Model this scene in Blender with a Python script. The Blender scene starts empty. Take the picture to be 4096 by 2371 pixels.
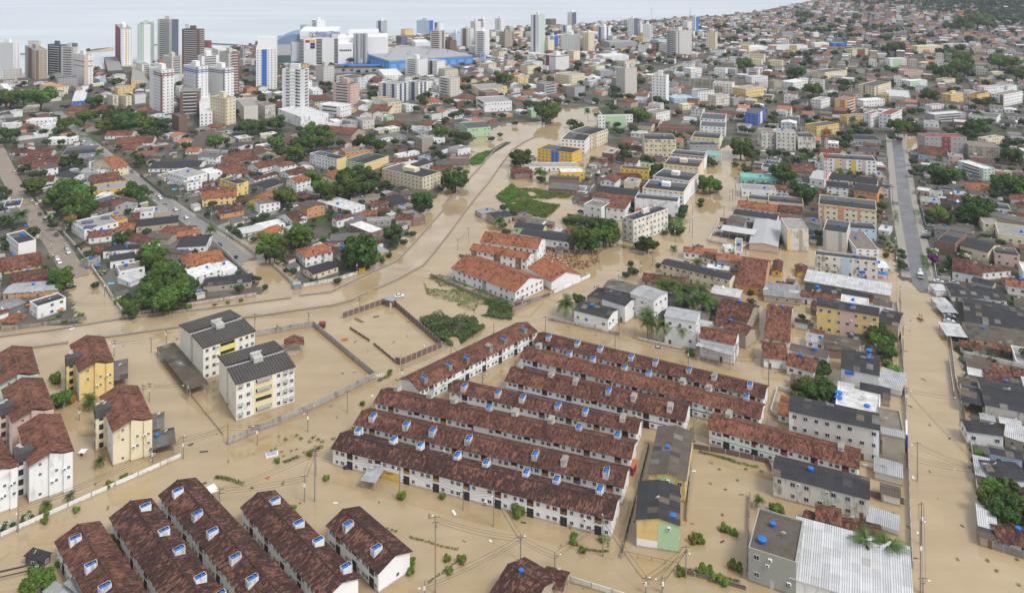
import bpy, math, random
import numpy as np
from mathutils import Vector, Matrix, noise as mnoise
random.seed(7); RNG = np.random.default_rng(7)
scene = bpy.context.scene
COL = scene.collection
# ------------------------------------------------------------------ camera, sky, sun, exposure
CAMH, FOC, CX, YH = 150.0, 3169.0, 2048.0, -162.5      # level camera with a shifted lens, 150 m up (units: photograph pixels)
cam = bpy.data.cameras.new('camera'); camo = bpy.data.objects.new('camera', cam); COL.objects.link(camo)
camo.location = (0, 0, CAMH); camo.rotation_euler = (math.pi/2, 0, 0)
cam.sensor_width = 36.0; cam.sensor_fit = 'HORIZONTAL'; cam.lens = 36.0*FOC/4096
cam.shift_y = -(2371/2-YH)/4096; cam.clip_start = 1.0; cam.clip_end = 60000
scene.camera = camo
SUN_EL, SUN_AZ = math.radians(52), math.radians(128)     # azimuth clockwise from +Y: sun behind the camera, to the right
world = bpy.data.worlds.new('World'); scene.world = world; world.use_nodes = True
wn = world.node_tree; wn.nodes.clear()
wo = wn.nodes.new('ShaderNodeOutputWorld'); wb = wn.nodes.new('ShaderNodeBackground'); ws = wn.nodes.new('ShaderNodeTexSky')
wh = wn.nodes.new('ShaderNodeHueSaturation'); wh.inputs['Saturation'].default_value = 0.3
ws.sky_type = 'NISHITA'; ws.sun_disc = False; ws.sun_elevation = SUN_EL; ws.sun_rotation = SUN_AZ
ws.air_density = 1.0; ws.dust_density = 4.0; ws.ozone_density = 1.5
wb.inputs['Strength'].default_value = 0.15
wm_ = wn.nodes.new('ShaderNodeMix'); wm_.data_type = 'RGBA'; wm_.inputs[0].default_value = 0.6; wm_.inputs[7].default_value = (3.9, 4.15, 4.5, 1)   # even cloud deck over the sky
wn.links.new(ws.outputs[0], wh.inputs['Color']); wn.links.new(wh.outputs[0], wm_.inputs[6]); wn.links.new(wm_.outputs[2], wb.inputs['Color']); wn.links.new(wb.outputs[0], wo.inputs['Surface'])
sl = bpy.data.lights.new('sun', 'SUN'); sl.energy = 1.5; sl.angle = math.radians(14); sl.color = (1.0, 0.975, 0.95)
so = bpy.data.objects.new('sun', sl); COL.objects.link(so)
sd = Vector((math.sin(SUN_AZ)*math.cos(SUN_EL), math.cos(SUN_AZ)*math.cos(SUN_EL), math.sin(SUN_EL)))
so.rotation_euler = (-sd).to_track_quat('-Z', 'Y').to_euler(); so.location = sd*500
scene.view_settings.view_transform = 'Standard'; scene.view_settings.look = 'None'
scene.view_settings.exposure = EXPOSURE = 0.44; scene.view_settings.gamma = 1.0; scene.view_settings.use_curve_mapping = False
try:
    scene.cycles.volume_bounces = 1; scene.cycles.max_bounces = 5; scene.cycles.diffuse_bounces = 3; scene.cycles.glossy_bounces = 2
    scene.cycles.transparent_max_bounces = 4
except Exception: pass

# ------------------------------------------------------------------ photograph pixel -> place in the world
K = 2519/1024
def S_of(crop, x, y):
    if crop == 'F': return x*4096/2520, y*4096/2520
    return int(crop[1])*1024 + x/K, int(crop[0])*593 + y/K
def unproj(sx, sy, z=0.0):
    Y = FOC*(CAMH-z)/(sy-YH); return Vector(((sx-CX)*Y/FOC, Y, z))
def G(crop, x, y, z=0.0): return unproj(*S_of(crop, x, y), z)
def proj(p):
    return CX+FOC*p[0]/p[1], YH+FOC*(CAMH-p[2])/p[1]

# ------------------------------------------------------------------ materials
MATS = {}
def new_mat(name):
    m = bpy.data.materials.new(name); m.use_nodes = True; MATS[name] = m
    nt = m.node_tree; b = nt.nodes['Principled BSDF']
    return m, nt, b
def N(nt, t, **kw):
    n = nt.nodes.new(t)
    for k, v in kw.items():
        if k in n.inputs: n.inputs[k].default_value = v
        else: setattr(n, k, v)
    return n
def L(nt, a, b): nt.links.new(a, b)
def ramp(nt, fac, p0, p1, c0=(0,0,0,1), c1=(1,1,1,1)):
    r = nt.nodes.new('ShaderNodeValToRGB'); e = r.color_ramp.elements
    e[0].position = p0; e[1].position = p1; e[0].color = c0; e[1].color = c1
    L(nt, fac, r.inputs[0]); return r.outputs[0]
def mixc(nt, f, a, b, mode='MIX'):
    n = nt.nodes.new('ShaderNodeMix'); n.data_type = 'RGBA'; n.blend_type = mode
    for s, v in ((n.inputs[0], f), (n.inputs[6], a), (n.inputs[7], b)):
        if hasattr(v, 'links'): L(nt, v, s)
        elif isinstance(v, (int, float)): s.default_value = v
        else: s.default_value = (*v, 1) if len(v) == 3 else v
    return n.outputs[2]
def math_n(nt, op, a, b=None, c=None):
    n = nt.nodes.new('ShaderNodeMath'); n.operation = op
    for i, v in enumerate((a, b, c)):
        if v is None: continue
        if hasattr(v, 'links'): L(nt, v, n.inputs[i])
        else: n.inputs[i].default_value = v
    return n.outputs[0]
def pos(nt, sx=1, sy=1, sz=1):
    g = nt.nodes.new('ShaderNodeNewGeometry'); m = nt.nodes.new('ShaderNodeMapping'); m.inputs['Scale'].default_value = (sx, sy, sz)
    L(nt, g.outputs['Position'], m.inputs['Vector']); return m.outputs[0]
def noise(nt, vec, scale, detail=3.0, rough=0.55):
    n = N(nt, 'ShaderNodeTexNoise', Scale=scale, Detail=detail, Roughness=rough); L(nt, vec, n.inputs['Vector']); return n.outputs['Fac']
def objc(nt):
    o = nt.nodes.new('ShaderNodeObjectInfo'); return o.outputs['Color'], o.outputs['Random']
def bump(nt, b, h, strength=0.3, dist=0.05):
    n = N(nt, 'ShaderNodeBump', Strength=strength, Distance=dist); L(nt, h, n.inputs['Height']); L(nt, n.outputs[0], b.inputs['Normal'])

def wall_mat(name, lo, hi, amt, dirt=(.30,.26,.21)):
    m, nt, b = new_mat(name); c, r = objc(nt)
    st = noise(nt, pos(nt, .9, .9, .16), 1.3, 5, .65)              # rain streaks run down the wall
    bl = noise(nt, pos(nt), .22, 3)
    f = math_n(nt, 'MULTIPLY', ramp(nt, math_n(nt, 'MULTIPLY', math_n(nt, 'ADD', st, bl), .5), lo, hi), amt)
    g = nt.nodes.new('ShaderNodeNewGeometry'); sp = nt.nodes.new('ShaderNodeSeparateXYZ'); L(nt, g.outputs['Position'], sp.inputs[0])
    tide = ramp(nt, math_n(nt, 'ADD', sp.outputs[2], math_n(nt, 'MULTIPLY', st, -.9)), -.12, .08, (1,1,1,1), (0,0,0,1))     # ragged mud line left by the flood
    L(nt, mixc(nt, math_n(nt, 'MULTIPLY', tide, .65), mixc(nt, f, c, mixc(nt, .82, c, dirt)), (.25,.18,.11)), b.inputs['Base Color'])
    b.inputs['Roughness'].default_value = .85; b.inputs['Specular IOR Level'].default_value = .25
    bump(nt, b, noise(nt, pos(nt), 4, 3), .15, .04); return m
wall_mat('painted_wall', .52, .70, .7); wall_mat('stained_wall', .50, .61, .85, (.12,.105,.09)); wall_mat('clean_wall', .58, .85, .35)
def plain(name, col, rough=.7, metal=0, spec=.3, var=.12, sc=1.5):
    m, nt, b = new_mat(name); n = noise(nt, pos(nt), sc, 3)
    L(nt, mixc(nt, n, tuple(c*(1-var) for c in col), tuple(min(1, c*(1+var)) for c in col)), b.inputs['Base Color'])
    b.inputs['Roughness'].default_value = rough; b.inputs['Metallic'].default_value = metal; b.inputs['Specular IOR Level'].default_value = spec
    return m
def tinted(name, rough=.7, spec=.3, metal=0):
    m, nt, b = new_mat(name); c, r = objc(nt)
    n = ramp(nt, noise(nt, pos(nt), 1.2, 4), .3, .75, (.82,.82,.82,1), (1.1,1.1,1.1,1))
    L(nt, mixc(nt, 1.0, c, n, 'MULTIPLY'), b.inputs['Base Color'])
    b.inputs['Roughness'].default_value = rough; b.inputs['Specular IOR Level'].default_value = spec; b.inputs['Metallic'].default_value = metal
    return m
tinted('paint'); tinted('gloss', .25, .5); tinted('plastic', .4, .4)
def uvn(nt):
    u = nt.nodes.new('ShaderNodeUVMap'); u.uv_map = 'UVMap'; s = nt.nodes.new('ShaderNodeSeparateXYZ'); L(nt, u.outputs[0], s.inputs[0]); return u.outputs[0], s.outputs[0], s.outputs[1]
def comb(nt, x, y):
    c = nt.nodes.new('ShaderNodeCombineXYZ')
    for s, v in zip(c.inputs, (x, y)):
        if hasattr(v, 'links'): L(nt, v, s)
        else: s.default_value = v
    return c.outputs[0]
def tile_mat():
    m, nt, b = new_mat('clay_tile'); c, r = objc(nt); uv, u, v = uvn(nt)
    ti = comb(nt, math_n(nt, 'FLOOR', math_n(nt, 'DIVIDE', u, .40)), math_n(nt, 'FLOOR', math_n(nt, 'DIVIDE', v, .84)))
    wn_ = nt.nodes.new('ShaderNodeTexWhiteNoise'); wn_.noise_dimensions = '2D'; L(nt, ti, wn_.inputs['Vector'])
    streak = noise(nt, comb(nt, math_n(nt, 'MULTIPLY', u, .9), math_n(nt, 'MULTIPLY', v, .45)), 1.0, 5, .7)
    big = noise(nt, pos(nt), .13, 4, .6)
    t = math_n(nt, 'ADD', wn_.outputs['Value'], math_n(nt, 'ADD', math_n(nt, 'MULTIPLY', math_n(nt, 'SUBTRACT', ramp(nt, streak, .36, .64), .5), .8), math_n(nt, 'MULTIPLY', math_n(nt, 'SUBTRACT', ramp(nt, big, .34, .66), .5), .6)))
    dark = mixc(nt, .75, c, (.028,.016,.013)); lite = mixc(nt, .52, c, (.33,.15,.095))
    c1 = mixc(nt, ramp(nt, t, .05, .45), dark, c); c2 = mixc(nt, ramp(nt, t, .78, 1.25), c1, lite)
    gr = math_n(nt, 'FRACT', math_n(nt, 'DIVIDE', u, .26)); gv = math_n(nt, 'FRACT', math_n(nt, 'DIVIDE', v, .42))
    ridge = math_n(nt, 'SINE', math_n(nt, 'MULTIPLY', gr, math.pi))
    hgt = math_n(nt, 'ADD', ridge, math_n(nt, 'MULTIPLY', gv, .6))
    groove = ramp(nt, ridge, .12, .5, (.55,.55,.55,1))
    L(nt, mixc(nt, 1.0, c2, groove, 'MULTIPLY'), b.inputs['Base Color'])
    b.inputs['Roughness'].default_value = .8; b.inputs['Specular IOR Level'].default_value = .2
    bump(nt, b, hgt, .55, .07)
tile_mat()
def corr_mat(name, pitch, amt, moss=(.06,.055,.05)):
    m, nt, b = new_mat(name); c, r = objc(nt); uv, u, v = uvn(nt)
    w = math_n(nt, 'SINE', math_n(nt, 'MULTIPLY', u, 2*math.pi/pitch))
    st = noise(nt, comb(nt, math_n(nt, 'MULTIPLY', u, 1.1), math_n(nt, 'MULTIPLY', v, .3)), 1.4, 5, .7)
    bl = noise(nt, pos(nt), .35, 4)
    f = math_n(nt, 'MULTIPLY', ramp(nt, math_n(nt, 'MULTIPLY', math_n(nt, 'ADD', st, bl), .5), .42, .68), amt)
    c1 = mixc(nt, f, c, mixc(nt, .8, c, moss))
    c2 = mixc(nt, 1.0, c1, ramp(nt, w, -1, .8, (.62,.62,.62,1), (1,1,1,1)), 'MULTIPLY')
    rows = ramp(nt, math_n(nt, 'FRACT', math_n(nt, 'DIVIDE', v, 1.83)), .0, .05, (.6,.6,.6,1))
    L(nt, mixc(nt, .5, c2, mixc(nt, 1.0, c2, rows, 'MULTIPLY')), b.inputs['Base Color'])
    b.inputs['Roughness'].default_value = .75; b.inputs['Specular IOR Level'].default_value = .25; bump(nt, b, w, .5, .06)
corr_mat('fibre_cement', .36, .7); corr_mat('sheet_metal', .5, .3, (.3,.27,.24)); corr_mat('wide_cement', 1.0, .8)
def conc():
    m, nt, b = new_mat('roof_slab'); c, r = objc(nt)
    bl = noise(nt, pos(nt), .45, 5, .65); f2 = noise(nt, pos(nt), 2.5, 3)
    f = ramp(nt, math_n(nt, 'ADD', math_n(nt, 'MULTIPLY', bl, .75), math_n(nt, 'MULTIPLY', f2, .25)), .42, .66)
    L(nt, mixc(nt, f, c, mixc(nt, .6, c, (.09,.08,.075))), b.inputs['Base Color']); b.inputs['Roughness'].default_value = .8
conc()
def brick():
    m, nt, b = new_mat('brick'); c, r = objc(nt)
    br = N(nt, 'ShaderNodeTexBrick', Scale=1.0); br.inputs['Brick Width'].default_value = .42; br.inputs['Row Height'].default_value = .2
    br.inputs['Mortar Size'].default_value = .02
    g = nt.nodes.new('ShaderNodeNewGeometry'); s = nt.nodes.new('ShaderNodeSeparateXYZ'); L(nt, g.outputs['Position'], s.inputs[0])
    L(nt, comb(nt, math_n(nt, 'ADD', s.outputs[0], s.outputs[1]), s.outputs[2]), br.inputs['Vector'])
    L(nt, c, br.inputs['Color1']); L(nt, mixc(nt, .35, c, (.12,.06,.045)), br.inputs['Color2']); br.inputs['Mortar'].default_value = (.26,.24,.21,1)
    bl = ramp(nt, noise(nt, pos(nt), .5, 4), .4, .75)
    L(nt, mixc(nt, math_n(nt, 'MULTIPLY', bl, .55), br.outputs[0], (.16,.13,.11)), b.inputs['Base Color']); b.inputs['Roughness'].default_value = .9
brick()
m, nt, b = new_mat('glass'); c, r = objc(nt)
L(nt, mixc(nt, r, (.012,.014,.018), (.075,.085,.095)), b.inputs['Base Color']); b.inputs['Roughness'].default_value = .12; b.inputs['Specular IOR Level'].default_value = .5
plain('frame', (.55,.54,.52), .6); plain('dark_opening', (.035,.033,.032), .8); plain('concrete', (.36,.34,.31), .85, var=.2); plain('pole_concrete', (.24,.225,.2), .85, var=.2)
plain('dark_metal', (.05,.05,.055), .5); plain('rubber', (.025,.025,.025), .7); plain('white_plastic', (.78,.78,.76), .4); plain('bark', (.13,.1,.075), .9, var=.3, sc=4)
plain('tank_blue', (.012,.16,.56), .5, spec=.25, var=.15); plain('wire', (.03,.03,.03), .6); plain('wood', (.22,.15,.09), .8, var=.3, sc=3); plain('rust', (.22,.075,.05), .8, var=.25)
m, nt, b = new_mat('solar'); uv, u, v = uvn(nt)
gx = ramp(nt, math_n(nt, 'FRACT', math_n(nt, 'DIVIDE', u, 1.0)), .03, .06); gy = ramp(nt, math_n(nt, 'FRACT', math_n(nt, 'DIVIDE', v, 1.6)), .03, .06)
L(nt, mixc(nt, math_n(nt, 'MULTIPLY', gx, gy), (.5,.52,.55), (.03,.045,.11)), b.inputs['Base Color']); b.inputs['Roughness'].default_value = .2
def leaf_mat(name, a, bb, trans=.25):
    m, nt, b = new_mat(name); c, r = objc(nt)
    f = noise(nt, pos(nt), .55, 4, .65); col = mixc(nt, ramp(nt, f, .3, .72), a, bb)
    hs = N(nt, 'ShaderNodeHueSaturation'); L(nt, col, hs.inputs['Color'])
    L(nt, math_n(nt, 'MULTIPLY_ADD', r, .05, .475), hs.inputs['Hue']); L(nt, math_n(nt, 'MULTIPLY_ADD', r, .5, .75), hs.inputs['Value'])
    L(nt, hs.outputs[0], b.inputs['Base Color']); b.inputs['Roughness'].default_value = .6; b.inputs['Specular IOR Level'].default_value = .3
    t = nt.nodes.new('ShaderNodeBsdfTranslucent'); L(nt, hs.outputs[0], t.inputs['Color'])
    mx = N(nt, 'ShaderNodeMixShader'); mx.inputs[0].default_value = trans; L(nt, b.outputs[0], mx.inputs[1]); L(nt, t.outputs[0], mx.inputs[2])
    L(nt, mx.outputs[0], nt.nodes['Material Output'].inputs['Surface'])
leaf_mat('leaf', (.026,.062,.012), (.115,.18,.036)); leaf_mat('leaf_light', (.075,.14,.02), (.17,.25,.045)); leaf_mat('bush_leaf', (.11,.19,.022), (.25,.34,.06), .35); leaf_mat('palm_leaf', (.05,.10,.018), (.12,.18,.038)); leaf_mat('leaf_far', (.02,.048,.014), (.075,.115,.034), .1)
leaf_mat('grass_blade', (.075,.16,.018), (.16,.26,.04), .35); leaf_mat('reed', (.06,.11,.028), (.12,.17,.05)); leaf_mat('flower_yellow', (.55,.35,.01), (.6,.42,.02)); leaf_mat('flower_white', (.6,.62,.5), (.75,.75,.68)); leaf_mat('flower_purple', (.14,.02,.16), (.22,.04,.24)); leaf_mat('dry_leaf', (.25,.09,.04), (.3,.14,.06))
# muddy flood water: opaque silt, a slightly rippled dielectric skin
m, nt, b = new_mat('flood_water')
big = noise(nt, pos(nt), .012, 4); md = noise(nt, pos(nt, 1, 1, 1), .09, 4)
sk = noise(nt, pos(nt, .02, .16, 1), 1.0, 5, .6); mx_ = math_n(nt, 'ADD', math_n(nt, 'MULTIPLY', big, .45), math_n(nt, 'ADD', math_n(nt, 'MULTIPLY', md, .25), math_n(nt, 'MULTIPLY', sk, .3)))
L(nt, mixc(nt, ramp(nt, mx_, .38, .62), (.325,.233,.122), (.43,.327,.194)), b.inputs['Base Color'])
b.inputs['Roughness'].default_value = .045; b.inputs['IOR'].default_value = 1.55
rp = math_n(nt, 'ADD', noise(nt, pos(nt), 1.6, 3), math_n(nt, 'MULTIPLY', noise(nt, pos(nt), .5, 2), 1.2)); bump(nt, b, rp, .05, .045)
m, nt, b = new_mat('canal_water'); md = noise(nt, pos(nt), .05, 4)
L(nt, mixc(nt, ramp(nt, md, .38, .62), (.335,.245,.14), (.43,.335,.215)), b.inputs['Base Color']); b.inputs['Roughness'].default_value = .045; b.inputs['IOR'].default_value = 1.55  # slightly paler, greyer base colour stands in for sky reflected on the canal
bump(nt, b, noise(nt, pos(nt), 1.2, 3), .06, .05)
m, nt, b = new_mat('sea_water')
L(nt, mixc(nt, ramp(nt, noise(nt, pos(nt, .25, 1, 1), .006, 5), .38, .64), (.44,.48,.50), (.55,.58,.60)), b.inputs['Base Color'])  # pale base colour: reflected sky light put into the sea's own tone
b.inputs['Roughness'].default_value = .3; b.inputs['IOR'].default_value = 1.33
bump(nt, b, noise(nt, pos(nt, .4, 1, 1), .05, 5), .5, 1.2)
# dry land: trodden earth, concrete yards, weeds
m, nt, b = new_mat('land')
n1 = noise(nt, pos(nt), .055, 5, .6); n2 = noise(nt, pos(nt), .4, 4); n3 = noise(nt, pos(nt), .025, 3)
c = mixc(nt, ramp(nt, n1, .42, .58), (.10,.082,.062), (.15,.137,.122)); c = mixc(nt, ramp(nt, n3, .46, .58), c, (.04,.058,.02)); c = mixc(nt, math_n(nt, 'MULTIPLY', n2, .5), c, (.08,.068,.055))
L(nt, c, b.inputs['Base Color']); b.inputs['Roughness'].default_value = .95; bump(nt, b, n2, .4, .1)
def road_mat(name, a, bb, rough=.5):
    m, nt, b = new_mat(name); n1 = noise(nt, pos(nt), .12, 5, .6); n2 = noise(nt, pos(nt), 1.6, 3)
    L(nt, mixc(nt, ramp(nt, math_n(nt, 'ADD', math_n(nt, 'MULTIPLY', n1, .7), math_n(nt, 'MULTIPLY', n2, .3)), .36, .64), a, bb), b.inputs['Base Color'])
    L(nt, ramp(nt, n1, .4, .6, (rough-.2,)*3+(1,), (rough+.25,)*3+(1,)), b.inputs['Roughness']); bump(nt, b, n2, .25, .05)
road_mat('dirt_road', (.20,.155,.12), (.31,.25,.20), .6); road_mat('paved_road', (.17,.16,.15), (.25,.235,.215), .5); road_mat('asphalt', (.105,.10,.105), (.16,.15,.155), .35)
road_mat('pavement', (.24,.215,.19), (.34,.30,.26), .6); road_mat('sand', (.42,.32,.2), (.5,.4,.27), .8); road_mat('forest_floor', (.03,.04,.018), (.06,.065,.03), .8)
def attr_mat(name, stains=.35):
    m, nt, b = new_mat(name); a = nt.nodes.new('ShaderNodeVertexColor'); a.layer_name = 'Col'
    n = ramp(nt, noise(nt, pos(nt), .5, 4), .38, .7)
    L(nt, mixc(nt, math_n(nt, 'MULTIPLY', n, stains), a.outputs[0], mixc(nt, .7, a.outputs[0], (.1,.085,.075))), b.inputs['Base Color']); b.inputs['Roughness'].default_value = .85
attr_mat('town')

# ------------------------------------------------------------------ mesh helpers
class MB:
    def __init__(s): s.v, s.f, s.m, s.uv = [], [], [], []
    def face(s, pts, mat=0, uv=None):
        i = len(s.v); s.v += [tuple(p) for p in pts]; s.f.append(tuple(range(i, i+len(pts)))); s.m.append(mat)
        s.uv.append(uv or [(0, 0)]*len(pts))
    def box(s, x0, y0, z0, x1, y1, z1, mat=0, skip=''):
        P = lambda *a: a
        q = {'b': [(x0,y0,z0),(x0,y1,z0),(x1,y1,z0),(x1,y0,z0)], 't': [(x0,y0,z1),(x1,y0,z1),(x1,y1,z1),(x0,y1,z1)],
             'f': [(x0,y0,z0),(x1,y0,z0),(x1,y0,z1),(x0,y0,z1)], 'k': [(x1,y1,z0),(x0,y1,z0),(x0,y1,z1),(x1,y1,z1)],
             'l': [(x0,y1,z0),(x0,y0,z0),(x0,y0,z1),(x0,y1,z1)], 'r': [(x1,y0,z0),(x1,y1,z0),(x1,y1,z1),(x1,y0,z1)]}
        for k, p in q.items():
            if k in skip: continue
            w = [(a[0]+a[1], a[2]) if k in 'fklr' else (a[0], a[1]) for a in p]
            s.face(p, mat, w)
    def cyl(s, x, y, z0, z1, r0, r1=None, n=10, mat=0, top=True):
        r1 = r0 if r1 is None else r1
        a = [(math.cos(2*math.pi*i/n), math.sin(2*math.pi*i/n)) for i in range(n)]
        for i in range(n):
            c, d = a[i], a[(i+1) % n]
            s.face([(x+c[0]*r0, y+c[1]*r0, z0), (x+d[0]*r0, y+d[1]*r0, z0), (x+d[0]*r1, y+d[1]*r1, z1), (x+c[0]*r1, y+c[1]*r1, z1)], mat)
        if top: s.face([(x+c[0]*r1, y+c[1]*r1, z1) for c in a], mat)
    def tube(s, pts, r, n=5, mat=0, r1=None):
        pts = [Vector(p) for p in pts]; rings = []
        for i, p in enumerate(pts):
            d = (pts[min(i+1, len(pts)-1)]-pts[max(i-1, 0)]).normalized()
            a = d.cross(Vector((0,0,1)));
            if a.length < .01: a = Vector((1,0,0))
            a.normalize(); bb = d.cross(a); rr = r if r1 is None else r+(r1-r)*i/(len(pts)-1)
            rings.append([p+(a*math.cos(2*math.pi*k/n)+bb*math.sin(2*math.pi*k/n))*rr for k in range(n)])
        for i in range(len(rings)-1):
            for k in range(n): s.face([rings[i][k], rings[i][(k+1) % n], rings[i+1][(k+1) % n], rings[i+1][k]], mat)
    def mesh(s, name, mats):
        me = bpy.data.meshes.new(name); me.from_pydata(s.v, [], s.f)
        for m in mats: me.materials.append(MATS[m])
        if len(mats) > 1: me.polygons.foreach_set('material_index', s.m)
        ul = me.uv_layers.new(name='UVMap'); ul.data.foreach_set('uv', [c for f in s.uv for p in f for c in p])
        me.update(); return me
    def obj(s, name, mats, parent=None, color=None, loc=None, rot=None):
        return inst(s.mesh(name, mats if isinstance(mats, (list, tuple)) else [mats]), name, parent, color, loc, rot)
def inst(me, name, parent=None, color=None, loc=None, rot=None, scale=None):
    o = bpy.data.objects.new(name, me); COL.objects.link(o)
    if parent is not None: o.parent = parent
    if color is not None: o.color = (*color[:3], 1)
    if loc is not None: o.location = loc
    if rot is not None: o.rotation_euler = rot if hasattr(rot, '__len__') else (0, 0, rot)
    if scale is not None: o.scale = scale if hasattr(scale, '__len__') else (scale,)*3
    return o
THINGS = []
def thing(name, cat, loc, rz=0, label=None, group=None, desc=None, noun=None):
    o = bpy.data.objects.new(name, None); COL.objects.link(o); o.location = loc; o.rotation_euler = (0, 0, rz); o.empty_display_size = .5
    tag(o, cat, label, group, desc, noun); return o
def tag(o, cat, label=None, group=None, desc=None, noun=None):
    o['category'] = cat
    if group: o['group'] = group
    if label: o['label'] = label
    THINGS.append((o, label, desc or cat, noun or cat)); return o
def setting(o, kind='structure'): o['kind'] = kind; return o
# ------------------------------------------------------------------ lettering and figures (evaluated while the scene is still small)
plain('sign_blue', (.03,.12,.38), .5); plain('sign_navy', (.03,.035,.12), .5); plain('sign_red', (.55,.03,.04), .5); plain('sign_yellow', (.7,.5,.03), .5); plain('sign_white', (.8,.8,.8), .5)
TEXTM = {}
for _t, _s, _m, _e in (('Patteo Olinda', 6.0, 'sign_blue', .08), ('Shopping', 6.0, 'sign_blue', .08), ('B', 13, 'sign_red', .2), ('Big', 5, 'sign_red', .2), ('B', 6, 'sign_red', .15), ('IPROMO', 1.7, 'sign_white', .01), ('MEDO', 1.3, 'sign_white', .01), ('Cantina', 1.0, 'sign_navy', .01)):
    c = bpy.data.curves.new('lettering', 'FONT'); c.body = _t; c.size = _s; c.extrude = _e; c.offset = _s*.012; c.materials.append(MATS[_m]); o = bpy.data.objects.new('tmp', c); COL.objects.link(o)
    TEXTM[(_t, _s)] = bpy.data.meshes.new_from_object(o.evaluated_get(bpy.context.evaluated_depsgraph_get())); bpy.data.objects.remove(o)
def lettering(root, txt, size, loc, rot, mat, name='lettering', ext=.08): return inst(TEXTM[(txt, size)], name, root, None, loc, rot)
def person_mesh(pose):
    me = bpy.data.meshes.new('body'); arm = {'push': [(.22,.1,1.38),(.26,.38,1.2),(.22,.68,1.22)], 'wade': [(.22,0,1.38),(.36,.05,1.12),(.38,.2,.95)], 'swim': [(.22,0,1.38),(.45,.18,1.35),(.5,.45,1.42)]}[pose]
    V = [(0,0,.95),(0,0,1.15),(0,.01,1.38),(0,.02,1.5),(0,.04,1.6),(0,.05,1.72)]; E = [(0,1),(1,2),(2,3),(3,4),(4,5)]; Rr = [.15,.14,.17,.06,.10,.085]
    for s in (-1, 1):
        k = len(V); V += [(s*x, y, z) for x, y, z in arm]; E += [(2,k),(k,k+1),(k+1,k+2)]; Rr += [.065,.05,.04]
        k = len(V); V += [(s*.1,0,.88),(s*.12,.05,.48),(s*.12,-.02,.08),(s*.12,.14,.04)]; E += [(0,k),(k,k+1),(k+1,k+2),(k+2,k+3)]; Rr += [.095,.065,.045,.04]
    me.from_pydata(V, E, []); o = bpy.data.objects.new('tmp', me); COL.objects.link(o); md = o.modifiers.new('s', 'SKIN'); sv = me.skin_vertices[0].data
    for i, r_ in enumerate(Rr): sv[i].radius = (r_, r_)
    sv[0].use_root = True; o.modifiers.new('d', 'SUBSURF').levels = 1
    dg = bpy.context.evaluated_depsgraph_get(); out = bpy.data.meshes.new_from_object(o.evaluated_get(dg)); bpy.data.objects.remove(o); out.name = 'body'
    for m in ('skin', 'shirt', 'trousers'): out.materials.append(MATS[m])
    for f in out.polygons: z = f.center.z; ax = abs(f.center.x); f.material_index = 2 if z < 1.0 and ax < .26 else 1 if z < 1.45 and ax < .27 else 0
    return out
plain('skin', (.32,.18,.11), .6); plain('shirt', (.35,.28,.2), .8); plain('trousers', (.06,.08,.16), .8); plain('hair', (.02,.015,.012), .7)
PB = {k: person_mesh(k) for k in ('push', 'wade', 'swim')}
# ------------------------------------------------------------------ buildings
WC = dict(w=(.80,.80,.785), c=(.74,.655,.45), y=(.74,.555,.22), Y=(.75,.48,.05), o=(.62,.30,.13), p=(.62,.44,.38), g=(.36,.36,.365), l=(.45,.58,.70), b=(.05,.15,.50),
          G=(.42,.60,.38), t=(.42,.36,.28), B=(.70,.665,.59), r=(.27,.125,.09), k=(.09,.085,.085), T=(.25,.56,.49), s=(.12,.14,.19), n=(.20,.13,.10), e=(.60,.57,.52), R=(.24,.06,.065), M=(.50,.60,.53), v=(.16,.20,.45), q=(.36,.37,.33))
WN = dict(w='white', c='cream', y='pale yellow', Y='bright yellow', o='orange', p='pink', g='grey', l='light blue', b='blue', G='pale green', t='tan', B='weathered off-white', r='bare brick', k='dark', T='turquoise', s='slate grey', n='brown', e='beige', R='dark red', M='mint green', v='violet blue', q='grey green')
RC = dict(tr=(.118,.052,.038), tm=(.175,.074,.048), to=(.37,.14,.068), td=(.076,.037,.03), fd=(.05,.05,.056), fg=(.20,.19,.175), fn=(.16,.13,.10), mw=(.64,.64,.645), ml=(.46,.47,.48), mg=(.30,.30,.30),
          sd=(.085,.085,.09), sg=(.33,.32,.30), sw=(.74,.73,.71), sn=(.23,.19,.15), sT=(.2,.5,.43), so=(.5,.25,.12), sR=(.25,.05,.04), sl=(.4,.5,.58), dn=(.115,.105,.095))
RN = dict(tr='dark red tile roof', tm='red tile roof', to='orange tile roof', td='blackened tile roof', fd='dark corrugated roof', fg='grey corrugated roof', fn='brown corrugated roof', mw='white metal roof', ml='pale grey metal roof', mg='grey metal roof',
          sd='dark flat roof', sg='grey flat roof', sw='white flat roof', sn='brown flat roof', sT='green flat roof', so='orange flat roof', sR='dark red flat roof', sl='blue flat roof', dn='ribbed dark cement roof')
RM = dict(t='clay_tile', f='fibre_cement', m='sheet_metal', s='roof_slab', d='wide_cement')
def window_mesh(two=True):
    b = MB(); t = .09
    for a in ((-.5,-.5,.5,-.5+t),(-.5,.5-t,.5,.5),(-.5,-.5+t,-.5+t,.5-t),(.5-t,-.5+t,.5,.5-t),(-.03,-.5+t,.03,.5-t)):
        b.box(a[0], -.07, a[1], a[2], 0, a[3], 0, 'k')
    if two: b.face([(-.46,-.02,-.46),(.46,-.02,-.46),(.46,-.02,.46),(-.46,-.02,.46)], 1)
    return b.mesh('window', ['frame', 'glass'] if two else ['frame'])
WIN = window_mesh(); WINF = window_mesh(False)
_b = MB(); _b.box(-.46, -.03, -.46, .46, -.005, .46, 0, 'k'); PANE = _b.mesh('pane', ['glass'])
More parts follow.
